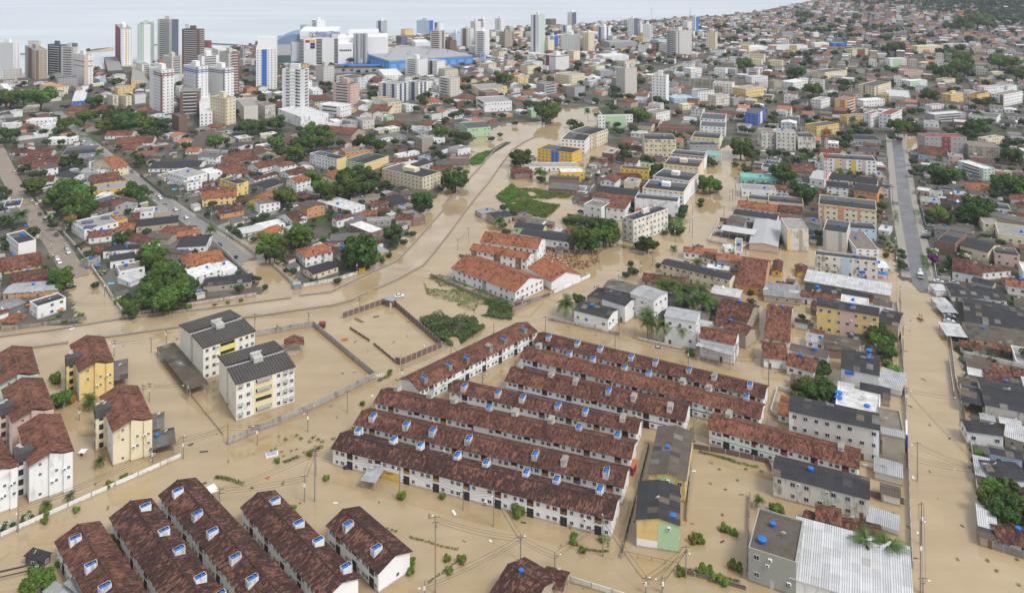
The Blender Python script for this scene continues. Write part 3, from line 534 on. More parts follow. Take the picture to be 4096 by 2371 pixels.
# ------------------------------------------------------------------ the town, read off the photograph crop by crop (row, column)
FAR = """
@00
K -40 130 195 425 790 w:sw sl=n pf=w:0:.1 core=.3 | white seaside tower at the far left edge with tall lift core
K 0 30 185 685 805 e:sg | low grey and white block in front of the leftmost white tower
K 245 345 465 498 790 t:sg pf=n:.05:.3 pl=n:.3:.7 | tan and brown apartment tower near the left edge of the shore
K 275 380 405 405 560 e:sg nc
K 470 600 660 445 745 s:sg sl=b | slate blue tower with dark balconies near the lagoon
K 600 725 765 468 820 e:sg sl=b | beige slab tower with long dark windows near the lagoon
K 670 730 765 432 620 s:sd nc
K 725 830 915 545 845 w:sg pf=p:.0:.45 hb=n:.62 hb=n:.78 | white and pink tower with two brown bands
K 1130 1195 1305 292 655 w:sg pl=R:.1:.85 pf=y:.4:.5 | very tall white tower with a dark red side by the lagoon
K 1305 1350 1480 245 640 M:sg pf=w:.5:1 | very tall mint green and white tower by the lagoon
K 1550 1690 1757 195 610 e:sg sl=b pf=s:0:.99 | tallest beige tower with a slate grey flank by the sea
K 1790 1960 2012 292 690 n:sd sl=b sf=b u | unfinished brown tower with bare brick floors
K 1820 1860 1890 240 330 w:sl nc
K 1472 1590 1712 695 1130 w:sg pl=w:0:.3 hb=R:.92 hb=R:.87 pf=R:0:.08:0:.9 pl=R:.92:.99:0:.9 core=.35 | white tower with dark red bands and stripes
K 1805 1930 2048 662 1085 w:sg hb=b:.92 hb=b:.87 pf=s:0:.12 core=.35 | white tower with blue bands near its top
K 2050 2195 2300 678 1050 w:sg hb=s:.93 hb=s:.88 pf=s:0:.12 core=.35 | white tower with dark grey bands near its top
K 1708 1770 1962 905 1130 n:sg sl=b sf=b u nc | bare concrete frame of a building under construction among the towers
K 2068 2215 2320 972 1240 c:sg pf=t:0:.12 | cream ten storey tower beside the mango grove
K 1915 1965 2090 1120 1250 w:sw pl=b:0:1 sl=n | small white block with a blue side in front of the cream tower
K 2160 2250 2355 525 930 e:sd pf=n:.3:1 sf=b | brown and cream tower behind the banded white towers
K 1600 1690 1790 568 810 e:sg sf=b | beige tower with rounded balconies behind the red striped tower
K 1340 1400 1480 640 770 w:sg sf=b
K 1480 1540 1620 650 800 w:sg
K 2010 2045 2082 405 520 R:sg
K 2082 2150 2260 495 620 w:sw
K 2360 2390 2420 490 640 g:sg
K 390 540 670 868 945 c:so f=3
K 700 750 812 865 930 t:sn f=2
K 1050 1110 1165 945 1060 B:sg f=4
K 1162 1240 1296 950 1055 c:sg f=4
K 630 700 842 1000 1042 b:sw f=1 | low blue shop with a white roof behind the spreading tree
K 170 220 372 1068 1115 c:sw f=1
K 205 260 515 1190 1250 w:sw f=2 | white row of villas with stepped roofs at the far left
K 425 470 735 1370 1435 w:sw f=2 | white stepped row of villas beside the paved street
K 2330 2400 2540 1050 1205 e:sg f=2 k=hall sf=x | large beige hall behind the mango grove
K 1690 1760 1842 1150 1300 n:sd f=3 u sf=x sl=x | dark windowless brick building beside the mango grove
K 0 60 135 890 945 w:sw f=2
K 920 985 1045 785 830 l:sl f=2
K 1230 1290 1420 800 880 y:sg f=3
K 1285 1350 1470 820 880 g:sg f=2
K 975 1060 1215 700 750 k:sg f=2 k=hall
K 0 20 200 1215 1300 w:sw f=2
K 2010 2060 2110 590 640 w:sw f=2
G 1840,1340 1840,1457 2060,1470 1490 t:fn f=1 k=hall pi=.5 | hall with a steep brown gabled roof left of the mango trees
G 690,1055 650,1090 850,1090 1120 o:tm f=1
G 840,1030 820,1080 1030,1095 1110 t:tm f=1
G 1040,1300 1030,1335 1290,1330 1375 w:tm f=1
G 1180,1370 1130,1420 1500,1400 1455 w:tm f=2
H 2040,1225 2010,1255 2170,1255 1290 t:tm f=1
H 1310,1045 1330,1085 1455,1085 1110 w:to f=1
@01
K -60 0 205 490 890 w:sw pf=b:.28:.52 nc | tall white tower with a broad blue stripe left of the mall
K 258 470 520 685 1160 w:sd sl=b sf=b nc pl=w:.35:.6 pl=k:.64:.7 core=.4 | white tower with black striped balconies above a white podium
K 215 440 712 1150 1262 w:sw f=2 k=hall sf=x sl=x u=1 | white podium at the foot of the black and white tower
K 757 930 1017 832 1082 p:sd sl=b | pink apartment tower beside a low white block
K 620 830 938 1050 1165 w:sw f=3 sl=b | white three storey block in front of the pink tower
K 790 960 1097 775 870 w:sd f=4 sl=b
K 1207 1390 1500 832 1020 w:sg pl=s:.25:.4 pl=s:.7:.85 pf=s:.2:.4 pf=s:.6:.8 nc | white ribbed twin tower with dark green glass strips
K 1500 1600 1690 815 1000 w:sg pl=s:.3:.6 pf=s:.2:.4 pf=s:.6:.8 nc
K 1205 1260 1447 745 800 w:sw f=3
K 1797 1900 2005 775 962 e:sg sl=b pf=t:0:.14 nc | beige tower with zigzag balconies behind the round trees
K 1470 1590 1690 590 762 w:sg sl=b | grey white block in front of the blue store
K 1692 1780 1865 605 752 w:sg pl=k:.2:.5
K 1800 1860 1990 690 770 c:sg f=4
K 2215 2290 2365 635 712 c:sg f=4
K 1130 1180 1360 1045 1120 y:sg f=2
K 1235 1300 1430 1010 1125 c:sg f=3
K 1430 1480 1545 1035 1110 w:sl f=2
K 1015 1080 1160 1005 1080 M:sw f=2
K 515 560 655 895 970 w:sw f=3
K 2115 2200 2450 880 960 c:sg f=3
K 2190 2260 2390 915 990 r:sn f=3
K 2290 2360 2470 860 930 y:sg f=3
K 2165 2250 2519 1010 1110 w:sg f=2 sl=b | long low white school block with a grey roof
K 2000 2080 2310 1265 1360 G:sd f=2 sf=n | pale green two storey building beside the flooded lot
K 850 930 1010 1200 1275 g:sg f=2
K 985 1050 1165 1190 1280 e:sg f=2
K 720 770 850 1200 1260 w:sw f=1
K 1240 1290 1358 1160 1205 G:sg f=1
K 0 90 190 1040 1170 e:sn f=2 u | brown and beige building with yellow bands at the foot of the blue striped tower
K 1705 1750 1860 1365 1420 w:sw f=1
K 1380 1430 1490 360 470 s:sg
K 1425 1470 1550 295 350 y:sg f=3
K 1715 1815 1862 312 565 e:sg pl=n:.12:.85 sl=b pf=n:.3:.7 | beige and brown tower between the mall and the shore
K 1580 1700 1742 208 350 l:sg pf=b:.1:1 | glass office tower with a blue flank behind the mall
K 1750 1800 1850 225 305 w:sg pl=s:.2:.6
K 1180 1235 1290 208 312 w:sg pf=g:0:1 pl=s:.4:.9
K 545 600 682 205 300 w:sw sl=b
K 435 490 547 252 312 M:sg
K 1862 1910 1975 405 560 n:sd
K 1915 1965 2012 330 490 w:sg pf=l:0:1
K 2012 2110 2142 285 480 w:sd pl=n:.2:.6
K 2110 2160 2215 215 420 w:sg
K 2180 2240 2282 190 330 w:sw sl=b
K 2160 2255 2298 310 552 w:sw sl=b | slim white tower right of the beige and brown tower
K 2350 2410 2447 185 345 w:sg pl=M:.3:.7
K 2395 2450 2519 320 470 t:sg sl=b
K 1370 1420 1565 480 530 w:sg f=3 sl=b
K 1530 1570 1715 420 500 w:sw f=2 k=hall sf=x sl=x
K 2300 2340 2380 430 470 c:sg f=2
H 1690,970 1680,1010 1830,1000 1040 c:to f=1
H 1940,940 1945,970 2130,975 1000 w:tm f=1
G 1140,1040 1130,1080 1305,1090 1130 c:tm f=2
G 40,1030 30,1070 250,1070 1110 o:tm f=1
G 530,960 520,1000 700,990 1030 w:tm f=1
G 640,1240 630,1300 940,1330 1360 t:tm f=1
H 1600,1190 1590,1230 1710,1235 1290 w:tm f=1
H 1250,1200 1260,1240 1470,1230 1270 t:tr f=1
@02
K 183 265 325 150 540 w:sg pf=M:.1:1 pl=s:.35:.55 core=.2 | tallest slim white tower with a green flank
K 120 200 330 535 560 w:sw f=1 k=hall
K 545 590 632 125 262 w:sg pf=s:0:1
K 330 380 435 192 250 n:sg
K 480 540 587 252 335 w:sg pl=b:.4:.75
K 335 410 458 360 482 l:sw pf=b:.1:.9 | short bright blue tower beside the slim green flanked tower
K 483 610 672 350 525 w:sg pf=g:0:1 | white tower with a grey flank right of the bright blue one
K 843 905 972 270 405 w:sg pl=b:.2:.5 pf=b:.4:.6
K 1140 1195 1238 185 368 w:sg pf=s:.05:1 | white tower with a dark flank standing alone behind the houses
K 1238 1265 1292 240 362 w:sw
K 1520 1620 1768 308 555 e:sg sl=b pf=s:.1:.16 pl=s:.1:.3 core=.25 | broad beige twin tower standing alone right of the center
K 1680 1725 1772 215 305 w:sg
K 1772 1805 1838 170 335 w:sg pf=b:.2:1
K 1790 1840 1915 305 340 l:sw f=2
K 322 430 562 555 705 w:sg pl=R:.1:.4 hb=R:.95 core | white eight storey block with dark red panels
K 118 200 302 615 705 w:sg f=4
K 420 560 715 745 850 c:sg f=4 pf=t:.0:.15 | cream four storey block behind a pale roofed row
K 800 870 995 700 765 g:sg f=3
K 845 850 1188 1140 1270 w:sg f=4 a=8 pf=G:.2:.8:.0:.98 | white and green four storey block beside the flooded junction
K 1690 1760 1868 680 780 w:sw f=4
K 148 190 262 1080 1162 G:sl f=2
K 1030 1110 1212 605 668 c:sg f=3
K 1768 1830 1992 900 1005 w:sd f=4
K 1930 2010 2140 945 1060 B:sg f=4
K 2140 2180 2230 970 1045 g:sg f=3
K 2168 2300 2480 880 975 y:sg f=3
K 2290 2420 2497 1120 1242 b:sd f=4 pf=w:.3:.55 | bright blue four storey block
K 2300 2360 2519 760 830 w:sl f=3
K 2390 2430 2519 810 880 e:sg f=2
K 890 960 1235 420 485 g:sg f=2 k=hall sf=x
K 680 740 845 320 355 w:sw f=1 k=hall
K 1380 1440 1520 395 430 l:sl f=1 k=hall sf=x
K 2200 2300 2519 470 515 w:sw f=1 k=hall sf=x
K 830 900 1150 555 600 w:sw f=1 k=hall sf=x
K 0 60 160 760 835 y:sg f=3
K 255 320 460 830 880 o:tm f=1
K 1640 1680 1765 1030 1090 c:sw f=2
K 1530 1600 1850 970 1020 l:sl f=1 k=hall
K 480 720 790 1385 1525 w:sd f=4 | white weathered block with black roof right behind the yellow apartments
K 560 780 940 1325 1470 c:sd f=4 pf=t:.1:.3 | tan four storey block behind the yellow apartments
F 1880,1110 1850,1165 2095,1180 1250 w:sd f=3
F 1890,1190 1848,1240 2100,1255 1340 w:sd f=3
F 1795,1290 1770,1345 2040,1365 1455 c:sd f=3 hb=y:.9
F 1340,1310 1305,1370 1615,1375 1545 c:sd f=4 u | cream stained four storey block with black roof near the bridge
F 1765,1392 1752,1425 2020,1425 1510 g:sd f=2
F 1470,1220 1440,1250 1790,1270 1300 r:tm f=1
H 1300,1010 1290,1040 1480,1050 1080 w:tm f=1
H 1050,970 1040,1000 1170,1015 1060 t:tm f=1
F 1010,920 1000,1070 900,1090 1100 t:sg f=1
H 120,900 110,930 250,930 960 l:to f=1
F 1210,950 1205,980 1320,985 1015 l:sw f=1
@03
K 1155 1200 1366 580 668 w:sw f=4 pf=G:.2:.7 | white and green office block among trees on the right
K 893 1050 1212 852 950 c:sd f=4 pf=n:.1:.17 pl=n:.3:.4 | cream four storey twin block with dark stair windows
K 653 760 862 985 1130 o:sn f=5 sf=b pl=y:.1:.5 | orange and yellow five storey block
K 945 1010 1095 1120 1260 w:sR f=4
K 1090 1210 1318 1130 1275 w:sR f=4 | white four storey block with dark red roof edge
K 1710 1800 1922 935 1032 y:sg f=3 core | pale yellow three storey block with a roof tank room
K 2195 2320 2505 935 1055 w:sn f=4 pl=n:.7:.95 | white four storey block with brown stair strip at the right edge
K 1543 1640 1948 1130 1205 g:sw f=3 sf=b k=hall | long grey building with a white roof
F 1180,880 1170,945 1400,960 1000 w:mw f=2
K 365 480 698 1245 1352 y:sd f=3 hb=Y:.93
K 133 250 392 815 892 w:sw f=3
K 425 560 778 715 785 c:sd f=3 | long cream three storey block with a black roof
K 0 60 132 800 905 t:sn f=4 u
F 130,1265 82,1300 272,1310 1480 B:sg f=5 | white five storey block with black rain stains
F 0,1260 -60,1290 75,1290 1470 B:sn f=5
F 330,1300 297,1345 468,1350 1480 B:sd f=3
K 1335 1400 1566 800 865 w:sw f=3 pf=G:.1:.5
K 430 520 612 985 1075 w:sg f=3
K 765 830 986 490 555 c:sn f=3 pf=R:.3:.8
K 420 460 600 425 470 w:sw f=2 k=hall sf=x sl=x | white windowless hall beside a blue roofed one
K 600 640 775 425 462 b:sl f=1 k=hall sf=x sl=x
K 870 940 1150 990 1060 w:sw f=2
K 1700 1760 2090 440 468 w:mw f=1 k=hall sf=x
K 0 60 390 455 500 w:mw f=1 k=hall sf=x
K 1410 1470 1720 455 530 c:sw f=2
K 105 140 250 320 385 g:sg f=4
K 428 450 503 320 372 w:sw f=3
K 1210 1260 1360 380 410 c:sw f=1
K 1480 1530 1580 620 655 y:sw f=1
K 1280 1340 1525 700 765 p:sn f=3
K 2170 2210 2325 710 770 c:sw f=2
K 1650 1720 1850 785 830 c:sn f=2
K 2060 2130 2340 860 930 w:sg f=2
K 1975 2060 2180 930 990 y:tm f=2
K 2310 2360 2450 850 920 w:sn f=3
F 1600,1310 1545,1345 1955,1350 1540 g:sR f=4 pf=R:.4:.62 | grey four storey block with a dark red roof room beside the flooded road
F 1990,1385 1975,1430 2285,1450 1570 t:sn f=4 u | tan weathered four storey block right of the road
K 2065 2150 2325 1370 1440 c:sg f=2
F 860,1325 840,1370 1110,1380 1420 g:fd f=1
F 800,1150 795,1180 1000,1190 1215 M:sT f=1
K 710 780 1010 1150 1240 y:sn f=3
H 1260,1285 1250,1310 1370,1320 1350 w:tm f=1
F 1990,1090 1975,1130 2250,1160 1190 w:fg f=1
K 1545 1600 1750 1040 1085 w:sn f=3
"""
MID = """
@10
G 285,35 260,85 495,70 122 w:tr
G 200,105 175,158 545,140 195 t:tr
G 330,150 310,195 575,165 220 t:tm
F 625,-10 600,70 935,45 130 g:sd f=2 | unpainted grey block row houses with stepped walls
g 955,92 895,142 1125,200 230 c:to f=2
F 800,195 770,245 945,235 300 g:sg
F 990,180 950,215 1133,210 275 w:sn
G 560,222 525,275 720,290 322 w:fd
G 1000,265 930,340 1190,300 380 t:tm
F 1000,348 920,420 1255,380 462 Y:sg f=1 | yellow flat roofed house beside a large dark tree
F 960,430 940,470 1050,470 505 w:sw f=1
F 1095,455 1060,560 1280,495 620 w:sd
H 960,500 930,560 1050,570 622 t:tr f=1
F 748,712 830,803 1165,725 912 w:sg f=2 cl | white two storey house with solar panels on its flat roof
F 1090,642 1165,712 1245,685 800 Y:so f=2 sl=x | yellow and orange house beside the solar panels
G 1000,810 872,878 1095,850 950 w:tm f=1
G 1230,738 1085,805 1300,800 850 w:to f=1
G 1250,812 1180,880 1430,950 985 w:tr f=1
F 1370,588 1308,640 1505,622 742 w:sg f=2 | white box shaped house with small slit windows
F 1500,575 1520,640 1682,612 706 t:sg f=1 sf=x
G 1450,690 1340,770 1750,725 840 t:fd f=1
H 1600,765 1560,830 1870,825 862 t:tm f=1
G 1530,830 1425,880 1660,890 952 t:fn f=1
G 1790,820 1750,870 1970,840 902 r:to f=1
G 1830,860 1740,970 2025,955 1048 w:fd u | white stained house with a black roof beside the paved street
H 1960,1025 1815,1165 2210,1098 1235 w:to f=2 | house with a large bright orange hipped roof
F 1990,1150 1915,1268 2182,1182 1362 w:sw f=2 | white two storey house with arched windows below the orange roof
F 2080,1110 2190,1205 2332,1168 1272 w:sw f=1 sf=x u
G 2180,1258 2000,1355 2470,1310 1425 t:fd f=1
F 105,832 180,937 355,897 1092 w:sd f=3 cl sf=x | white three storey block with a black roof at the left edge
G 30,1085 -10,1215 400,1145 1252 y:tm f=1
G 100,1230 85,1340 500,1290 1382 w:tr f=1
G 130,1330 30,1430 560,1390 1490 o:ml f=2
G 1100,960 1015,1010 1395,980 1092 w:fd u
G 1110,1048 1085,1110 1325,1072 1192 w:fd
F 1230,1130 1175,1212 1425,1162 1287 w:sn f=1
S 1270,1240 1285,1320 1450,1252 1372 w:mw f=1
G 1990,50 1950,75 2130,92 152 w:fg
G 2230,70 2240,150 2495,95 172 t:tm
G 1500,128 1460,200 1950,190 242 w:fd
F 1720,218 1845,290 2040,242 392 w:sg f=2 | white modern house with a striped terrace above the pool
F 2010,203 2060,250 2187,225 332 w:sw
F 1600,250 1620,292 1720,272 332 w:sn
G 2230,175 2190,270 2430,215 302 w:tm
F 2165,302 2330,352 2442,322 482 y:sd f=3 u | yellow tan three storey block with grey stains
G 2040,435 1990,500 2320,465 582 y:to f=2 | pale yellow house with an orange roof at the street corner
G 2010,388 1975,420 2220,420 472 w:tm f=1
G 2100,578 2090,622 2200,572 652 g:fd f=1
G 2200,590 2170,640 2400,602 702 o:tr f=1
G 2380,778 2390,840 2600,800 882 M:mw f=1
F 20,518 30,580 200,560 605 w:sd f=1
F -20,588 0,622 100,602 655 g:sd f=1
G 20,640 30,690 150,662 722 G:fg f=1
H -30,460 -20,490 45,490 540 w:tm f=1
F 560,560 590,600 640,590 620 t:tm f=1
G 1330,640 1290,720 1330,760 800 r:tr f=1
F 880,1060 870,1110 990,1060 1180 g:fg f=1
G 390,285 380,330 520,320 370 w:tr f=1
G 950,960 920,1040 1100,1020 1060 w:tm f=1
H 1560,970 1580,1010 1830,1040 1090 t:fn f=1
G 2060,210 2050,230 2090,230 240 t:tr f=1
G 110,10 95,40 260,45 70 w:tr f=1
G 1220,-30 1210,10 1330,10 40 t:tm f=1
G 1830,0 1825,30 1950,30 65 w:to f=1
F 2000,0 1990,20 2250,40 80 t:sg f=1
@11
F 530,48 795,108 868,78 238 w:sd f=4 u pf=y:0:1 | white four storey block with black stains and a yellow side
F 740,10 880,42 1157,12 112 o:sn f=2 k=block | orange three storey block behind the green one
F 872,112 1070,152 1305,75 247 G:sd f=4 pf=y:0:1 | lime green and yellow four storey block beside the trees
F 1240,200 1640,288 1705,208 438 c:sd f=4 core=.3 | cream four storey block with orange trim and a white roof room
F 597,515 905,612 1030,547 668 w:sw f=2 cl pl=n:.12:.27 pl=n:.38:.52 pl=n:.68:.8 pl=n:.86:.98 | long white townhouse row with brown panels
G 275,312 400,337 540,302 442 w:to f=3 | white three storey house with orange tile roofs and balconies
g 405,457 485,497 585,467 542 w:tr f=1 open
G 0,470 120,522 270,442 602 Y:to f=1
G 0,150 30,200 335,127 252 w:tm f=1
G 200,250 350,272 520,225 312 w:tr f=1
G 690,240 770,302 870,247 342 c:to f=1
G 0,350 100,392 265,332 425 g:fd f=1
F 880,460 930,502 1210,492 552 t:sn f=1
G 1190,495 1350,562 1465,512 602 r:fd f=2
G 1440,418 1430,462 1690,442 512 r:fn f=1
G 1180,525 1135,572 1305,562 612 w:tr f=1
F 1400,545 1465,577 1540,552 612 w:sn f=1
F 1420,618 1540,692 1640,652 772 r:sn f=2
G 1390,650 1375,697 1545,692 772 t:tr f=1
F 1110,680 1095,717 1330,702 782 g:sg f=1
G 850,660 795,707 960,662 792 w:tr f=1
G 950,660 900,742 1100,692 782 t:fg f=1
F 905,745 1130,832 1218,772 902 r:sw f=2 | bare brick building with a white flat roof near the canal
G 810,840 730,912 1110,892 982 r:fg k=hall f=1
H 380,995 485,1068 755,1008 1178 w:to f=2 u | white stained two storey house with a colonnaded balcony
G 455,1187 565,1238 808,1162 1302 c:fd f=1 | cream bungalow with a black roof near the canal corner
G 560,840 545,882 700,862 932 t:fn f=1
G -20,840 50,892 270,792 942 w:to f=1
G 200,665 380,727 470,692 772 w:tr f=1
F 0,740 60,792 290,742 832 w:sw f=1
F 1340,60 1400,72 1608,32 107 w:sw f=2
G 1360,105 1350,135 1590,120 162 w:tr f=1
F 1595,85 1680,102 1730,77 142 l:sg f=1
F 1860,78 1900,102 2085,102 157 r:sn f=1
G 1720,180 1710,225 1920,225 282 t:tm f=1
G 1790,120 1770,160 2100,160 195 t:fn f=1
F 2240,590 2220,642 2370,612 692 g:sg f=2
G 2260,640 2350,690 2519,660 760 t:fd f=1
G 1230,590 1200,625 1320,620 660 r:tr f=1
G 1040,630 1020,660 1190,650 690 t:to f=1
G 300,645 290,665 470,690 720 w:mw f=1
G 0,280 -10,310 210,250 340 w:tr f=1
S 1190,980 1185,1050 1305,1010 1080 Y:ml f=1
g 640,930 660,960 750,960 1000 w:to f=1
F 760,930 740,960 880,980 1040 r:sn f=2
@F
G 1190,569 1183,594 1322,611 632 w:to f=2 | rear white townhouse row with an orange tile roof beside the canal
G 1162,598 1157,614 1297,637 642 w:to f=2 pf=n:.02:.12 pf=n:.42:.54 pf=n:.8:.9 | front white townhouse row with brown panels and orange tile roof
g 1112,659 1268,717 1330,682 748 w:to f=2 cl sl=n pl=g:.5:.56 | large white block with a red orange roof and grey roof strip
g 1300,657 1357,692 1407,662 716 w:to f=1 cl sl=x sf=x | stepped white terrace with orange roofs and a walled yard
@12
F 252,0 592,48 655,0 178 Y:sd f=4 pl=b:.4:.62 | bright yellow four storey block with a blue stair strip
F 160,138 170,182 650,182 232 w:sg f=1
H 40,198 30,242 205,227 312 r:tr f=1
F 420,193 480,237 715,232 312 Y:sw f=1
F 370,268 360,302 660,312 372 r:sd f=1
S 370,348 360,392 630,412 442 r:fg f=1
F 1070,163 1065,192 1345,217 292 Y:sd f=2 | yellow two storey house with arched doors in the flooded center
F 1190,118 1185,152 1400,152 187 G:sg f=1
G 1070,253 1050,302 1275,302 332 w:tr f=1
G 880,368 820,422 1220,462 482 w:fd f=1
G 830,430 790,472 1190,522 562 w:tm f=1
F 770,498 705,547 880,582 682 w:sn f=2
H 960,488 925,572 1110,592 702 w:tm f=2 | white house with a hipped red roof behind the overgrown lot
F 1085,672 1195,707 1535,592 940 B:sd f=4 k=block u core=.18 | leaning looking stained four storey block with a black roof by the bushes
F 1245,440 1207,487 1630,527 642 w:sd f=4 u sf=x | second stained white block of the black roofed row from the bushes
F 1340,303 1285,387 1690,432 542 w:sd f=4 hb=y:.93 core=.2 | black roofed block with a yellow top band in the row
F 1440,193 1385,272 1745,322 442 w:sd f=4 hb=p:.93 core=.2 | black roofed block with a pink top band in the row
F 1530,83 1490,152 1835,187 312 c:sd f=4 hb=y:.93 core=.2 | cream black roofed block with tall side windows in the row
F 1600,8 1565,52 1890,82 192 w:sd f=4 hb=R:.93 | black roofed block with a dark red top band farthest in the row
F 1920,20 1910,60 2060,70 150 M:sT f=2
F 2260,238 2250,282 2600,302 352 T:sT f=1 | turquoise house with green canopies beside the flooded street
F 2270,348 2260,402 2600,422 482 w:sg f=1
F 2330,448 2320,492 2600,522 562 c:sd f=1
G 2235,518 2220,572 2600,622 632 w:to f=1
G 2190,593 2180,642 2600,702 722 w:fd f=1
S 2062,763 2055,802 2380,852 882 w:mw f=1 k=shed open
g 2450,690 2335,932 @13@95,967 1002 p:mw f=1 k=hall sf=x | shed with a pale metal roof and a painted mural front
H 1740,968 1690,1012 2010,1042 1092 w:to f=1
H 2060,1033 2015,1092 2240,1112 1202 g:to f=1
F 2100,943 2095,977 2195,977 1032 w:sw f=1
F 1950,1128 1910,1172 2140,1202 1242 t:sw f=1
G 1530,1085 1470,1132 2140,1292 1262 c:fd f=2 u | long cream two storey block with a black roof and blue tanks
G 2310,1070 2212,1322 2462,1392 1412 o:tm f=1 | house with orange walls and a large mottled tile roof
G 1390,1233 1285,1292 1700,1347 1352 t:tr f=1
G 1010,1293 900,1362 1165,1427 1502 r:fg f=2 | bare brick house with a grey brown roof by the flooded street
G 1265,1335 1165,1427 1395,1502 1645 w:ml f=2 | white two storey house with a pale metal roof and outside stairs
G 30,720 20,770 300,800 850 G:fd f=1
G 100,780 80,840 420,890 930 w:fd f=1
G 300,800 280,880 560,920 965 w:fd f=1
F 60,640 20,690 200,650 720 r:sn f=2
G 1900,1010 1870,1060 2000,1100 1130 w:tm f=1
g 870,1380 740,1459 900,1500 1530 t:fd f=1
F 2200,880 2190,1010 2260,1040 1080 w:sg f=1
@13
F 565,48 550,97 1068,127 242 w:sd f=4 pf=y:.2:.3 pf=p:.33:.42 pf=Y:.52:.62 pf=p:.72:.8 | long white block with yellow and pink wall panels and palms
G 620,248 605,302 840,322 352 w:fd f=2
G 875,273 860,332 1070,357 402 w:fd f=2
G 620,323 580,372 790,392 482 w:fd f=3
G 860,338 845,402 1075,437 522 o:fd f=2
F 520,453 497,547 1068,612 755 c:sd f=4 hb=o:.93 pf=o:.06:.1 pf=o:.34:.44 pf=o:.68:.72 | cream four storey block with orange bands and a black roof
F 237,688 190,792 400,802 1010 B:sg f=4 sf=x pf=y:0:.15 pf=t:.55:.72 | narrow stained block with a patched roof beside the mural shed
F 572,688 540,802 775,837 1002 e:sd f=4 sf=x pf=g:0:.14 pf=g:.65:.8 | off-white block with dark window strips and a black roof
F 810,718 805,782 1070,802 902 l:sd f=3
F 880,808 870,990 1095,1002 1092 w:sn f=3 | white house with a three part brown roof
F 482,1000 465,1042 1080,1112 1232 B:sd f=3 u pf=l:.42:.56 | stained white block with a pale blue middle and blue awnings
S 382,1205 360,1302 1200,1450 1382 t:mw f=1 k=shed ri=.6
G 390,1320 380,1392 1090,1475 1442 r:fd f=1
g 60,1100 45,1200 130,1217 1255 Y:tr f=1
g 295,1148 287,1215 400,1225 1265 Y:tr f=1
S 0,1345 -40,1442 320,1482 1510 t:mg f=1 k=shed
G 350,1400 330,1450 660,1500 1530 w:tm f=1
F 20,458 5,522 350,552 602 c:sd f=1
G 120,563 110,622 340,642 682 t:tr f=1
G 20,560 -20,610 80,620 650 w:to f=1
G 380,198 410,292 550,312 382 w:mw f=1
G 250,180 245,225 450,240 272 t:tm f=1
G 510,-10 505,40 690,70 90 t:tm f=1
G 0,360 -10,400 190,410 450 w:tm f=1
F 470,90 460,140 540,160 210 w:sl f=2
F 1868,123 2120,202 2228,192 325 M:sw f=4 sl=b | pale green and cream block with a white roof among trees
G 1490,-10 1480,50 1755,82 122 l:tr f=1
H 2000,343 1980,402 2220,422 447 w:to f=1 | house with an orange hipped roof right of the asphalt road
F 2140,658 2120,732 2270,747 832 c:sg f=2
G 2160,608 2150,652 2560,742 762 t:fg f=1
F 2330,738 2265,837 2600,882 952 c:sg f=1
F 1750,788 1660,902 1840,942 1032 r:sd f=2 u sf=x | roofless brown brick shell of a house beside parked cars
G 1660,748 1640,792 2000,842 882 g:fg f=1
G 1960,863 1890,952 2160,1022 1062 c:fd f=1
F 2260,963 2235,1032 2480,1062 1152 p:sd f=2 | pink two storey house with a black roof on the right
H 1900,1083 1815,1202 2100,1252 1302 w:tr f=1 | white house with a hipped dark red roof beside the parked white wagon
H 2220,1148 2120,1217 2390,1192 1302 w:tr f=1
G 2030,1263 2005,1302 2210,1352 1402 g:fd f=1
G 2400,1288 2360,1342 2560,1372 1442 w:to f=1
G 1800,1340 1810,1452 2350,1500 1510 w:fd f=1 k=hall
S 1670,1350 1655,1400 1775,1400 1459 w:mw f=1 k=shed
F 1465,370 1455,405 1585,425 460 t:sw f=1
F 1600,410 1590,430 1720,445 475 w:sg f=1
F 1560,320 1550,350 1700,370 400 t:tr f=1
F 1700,370 1690,400 1830,415 450 g:sd f=1
F 1850,420 1840,440 1950,450 490 w:sl f=1
F 2170,200 2240,215 2400,230 270 c:sw f=1
F 1080,130 1075,170 1160,175 200 t:sw f=1
F 1080,220 1075,280 1165,285 320 t:sg f=1
F 1080,380 1075,430 1185,435 490 e:sn f=1
F 1075,740 1080,800 1190,820 850 e:sw f=1
F 1085,1090 1085,1175 1230,1180 1220 e:sw f=1
F 1985,250 1980,290 2115,300 335 t:sd f=1
"""
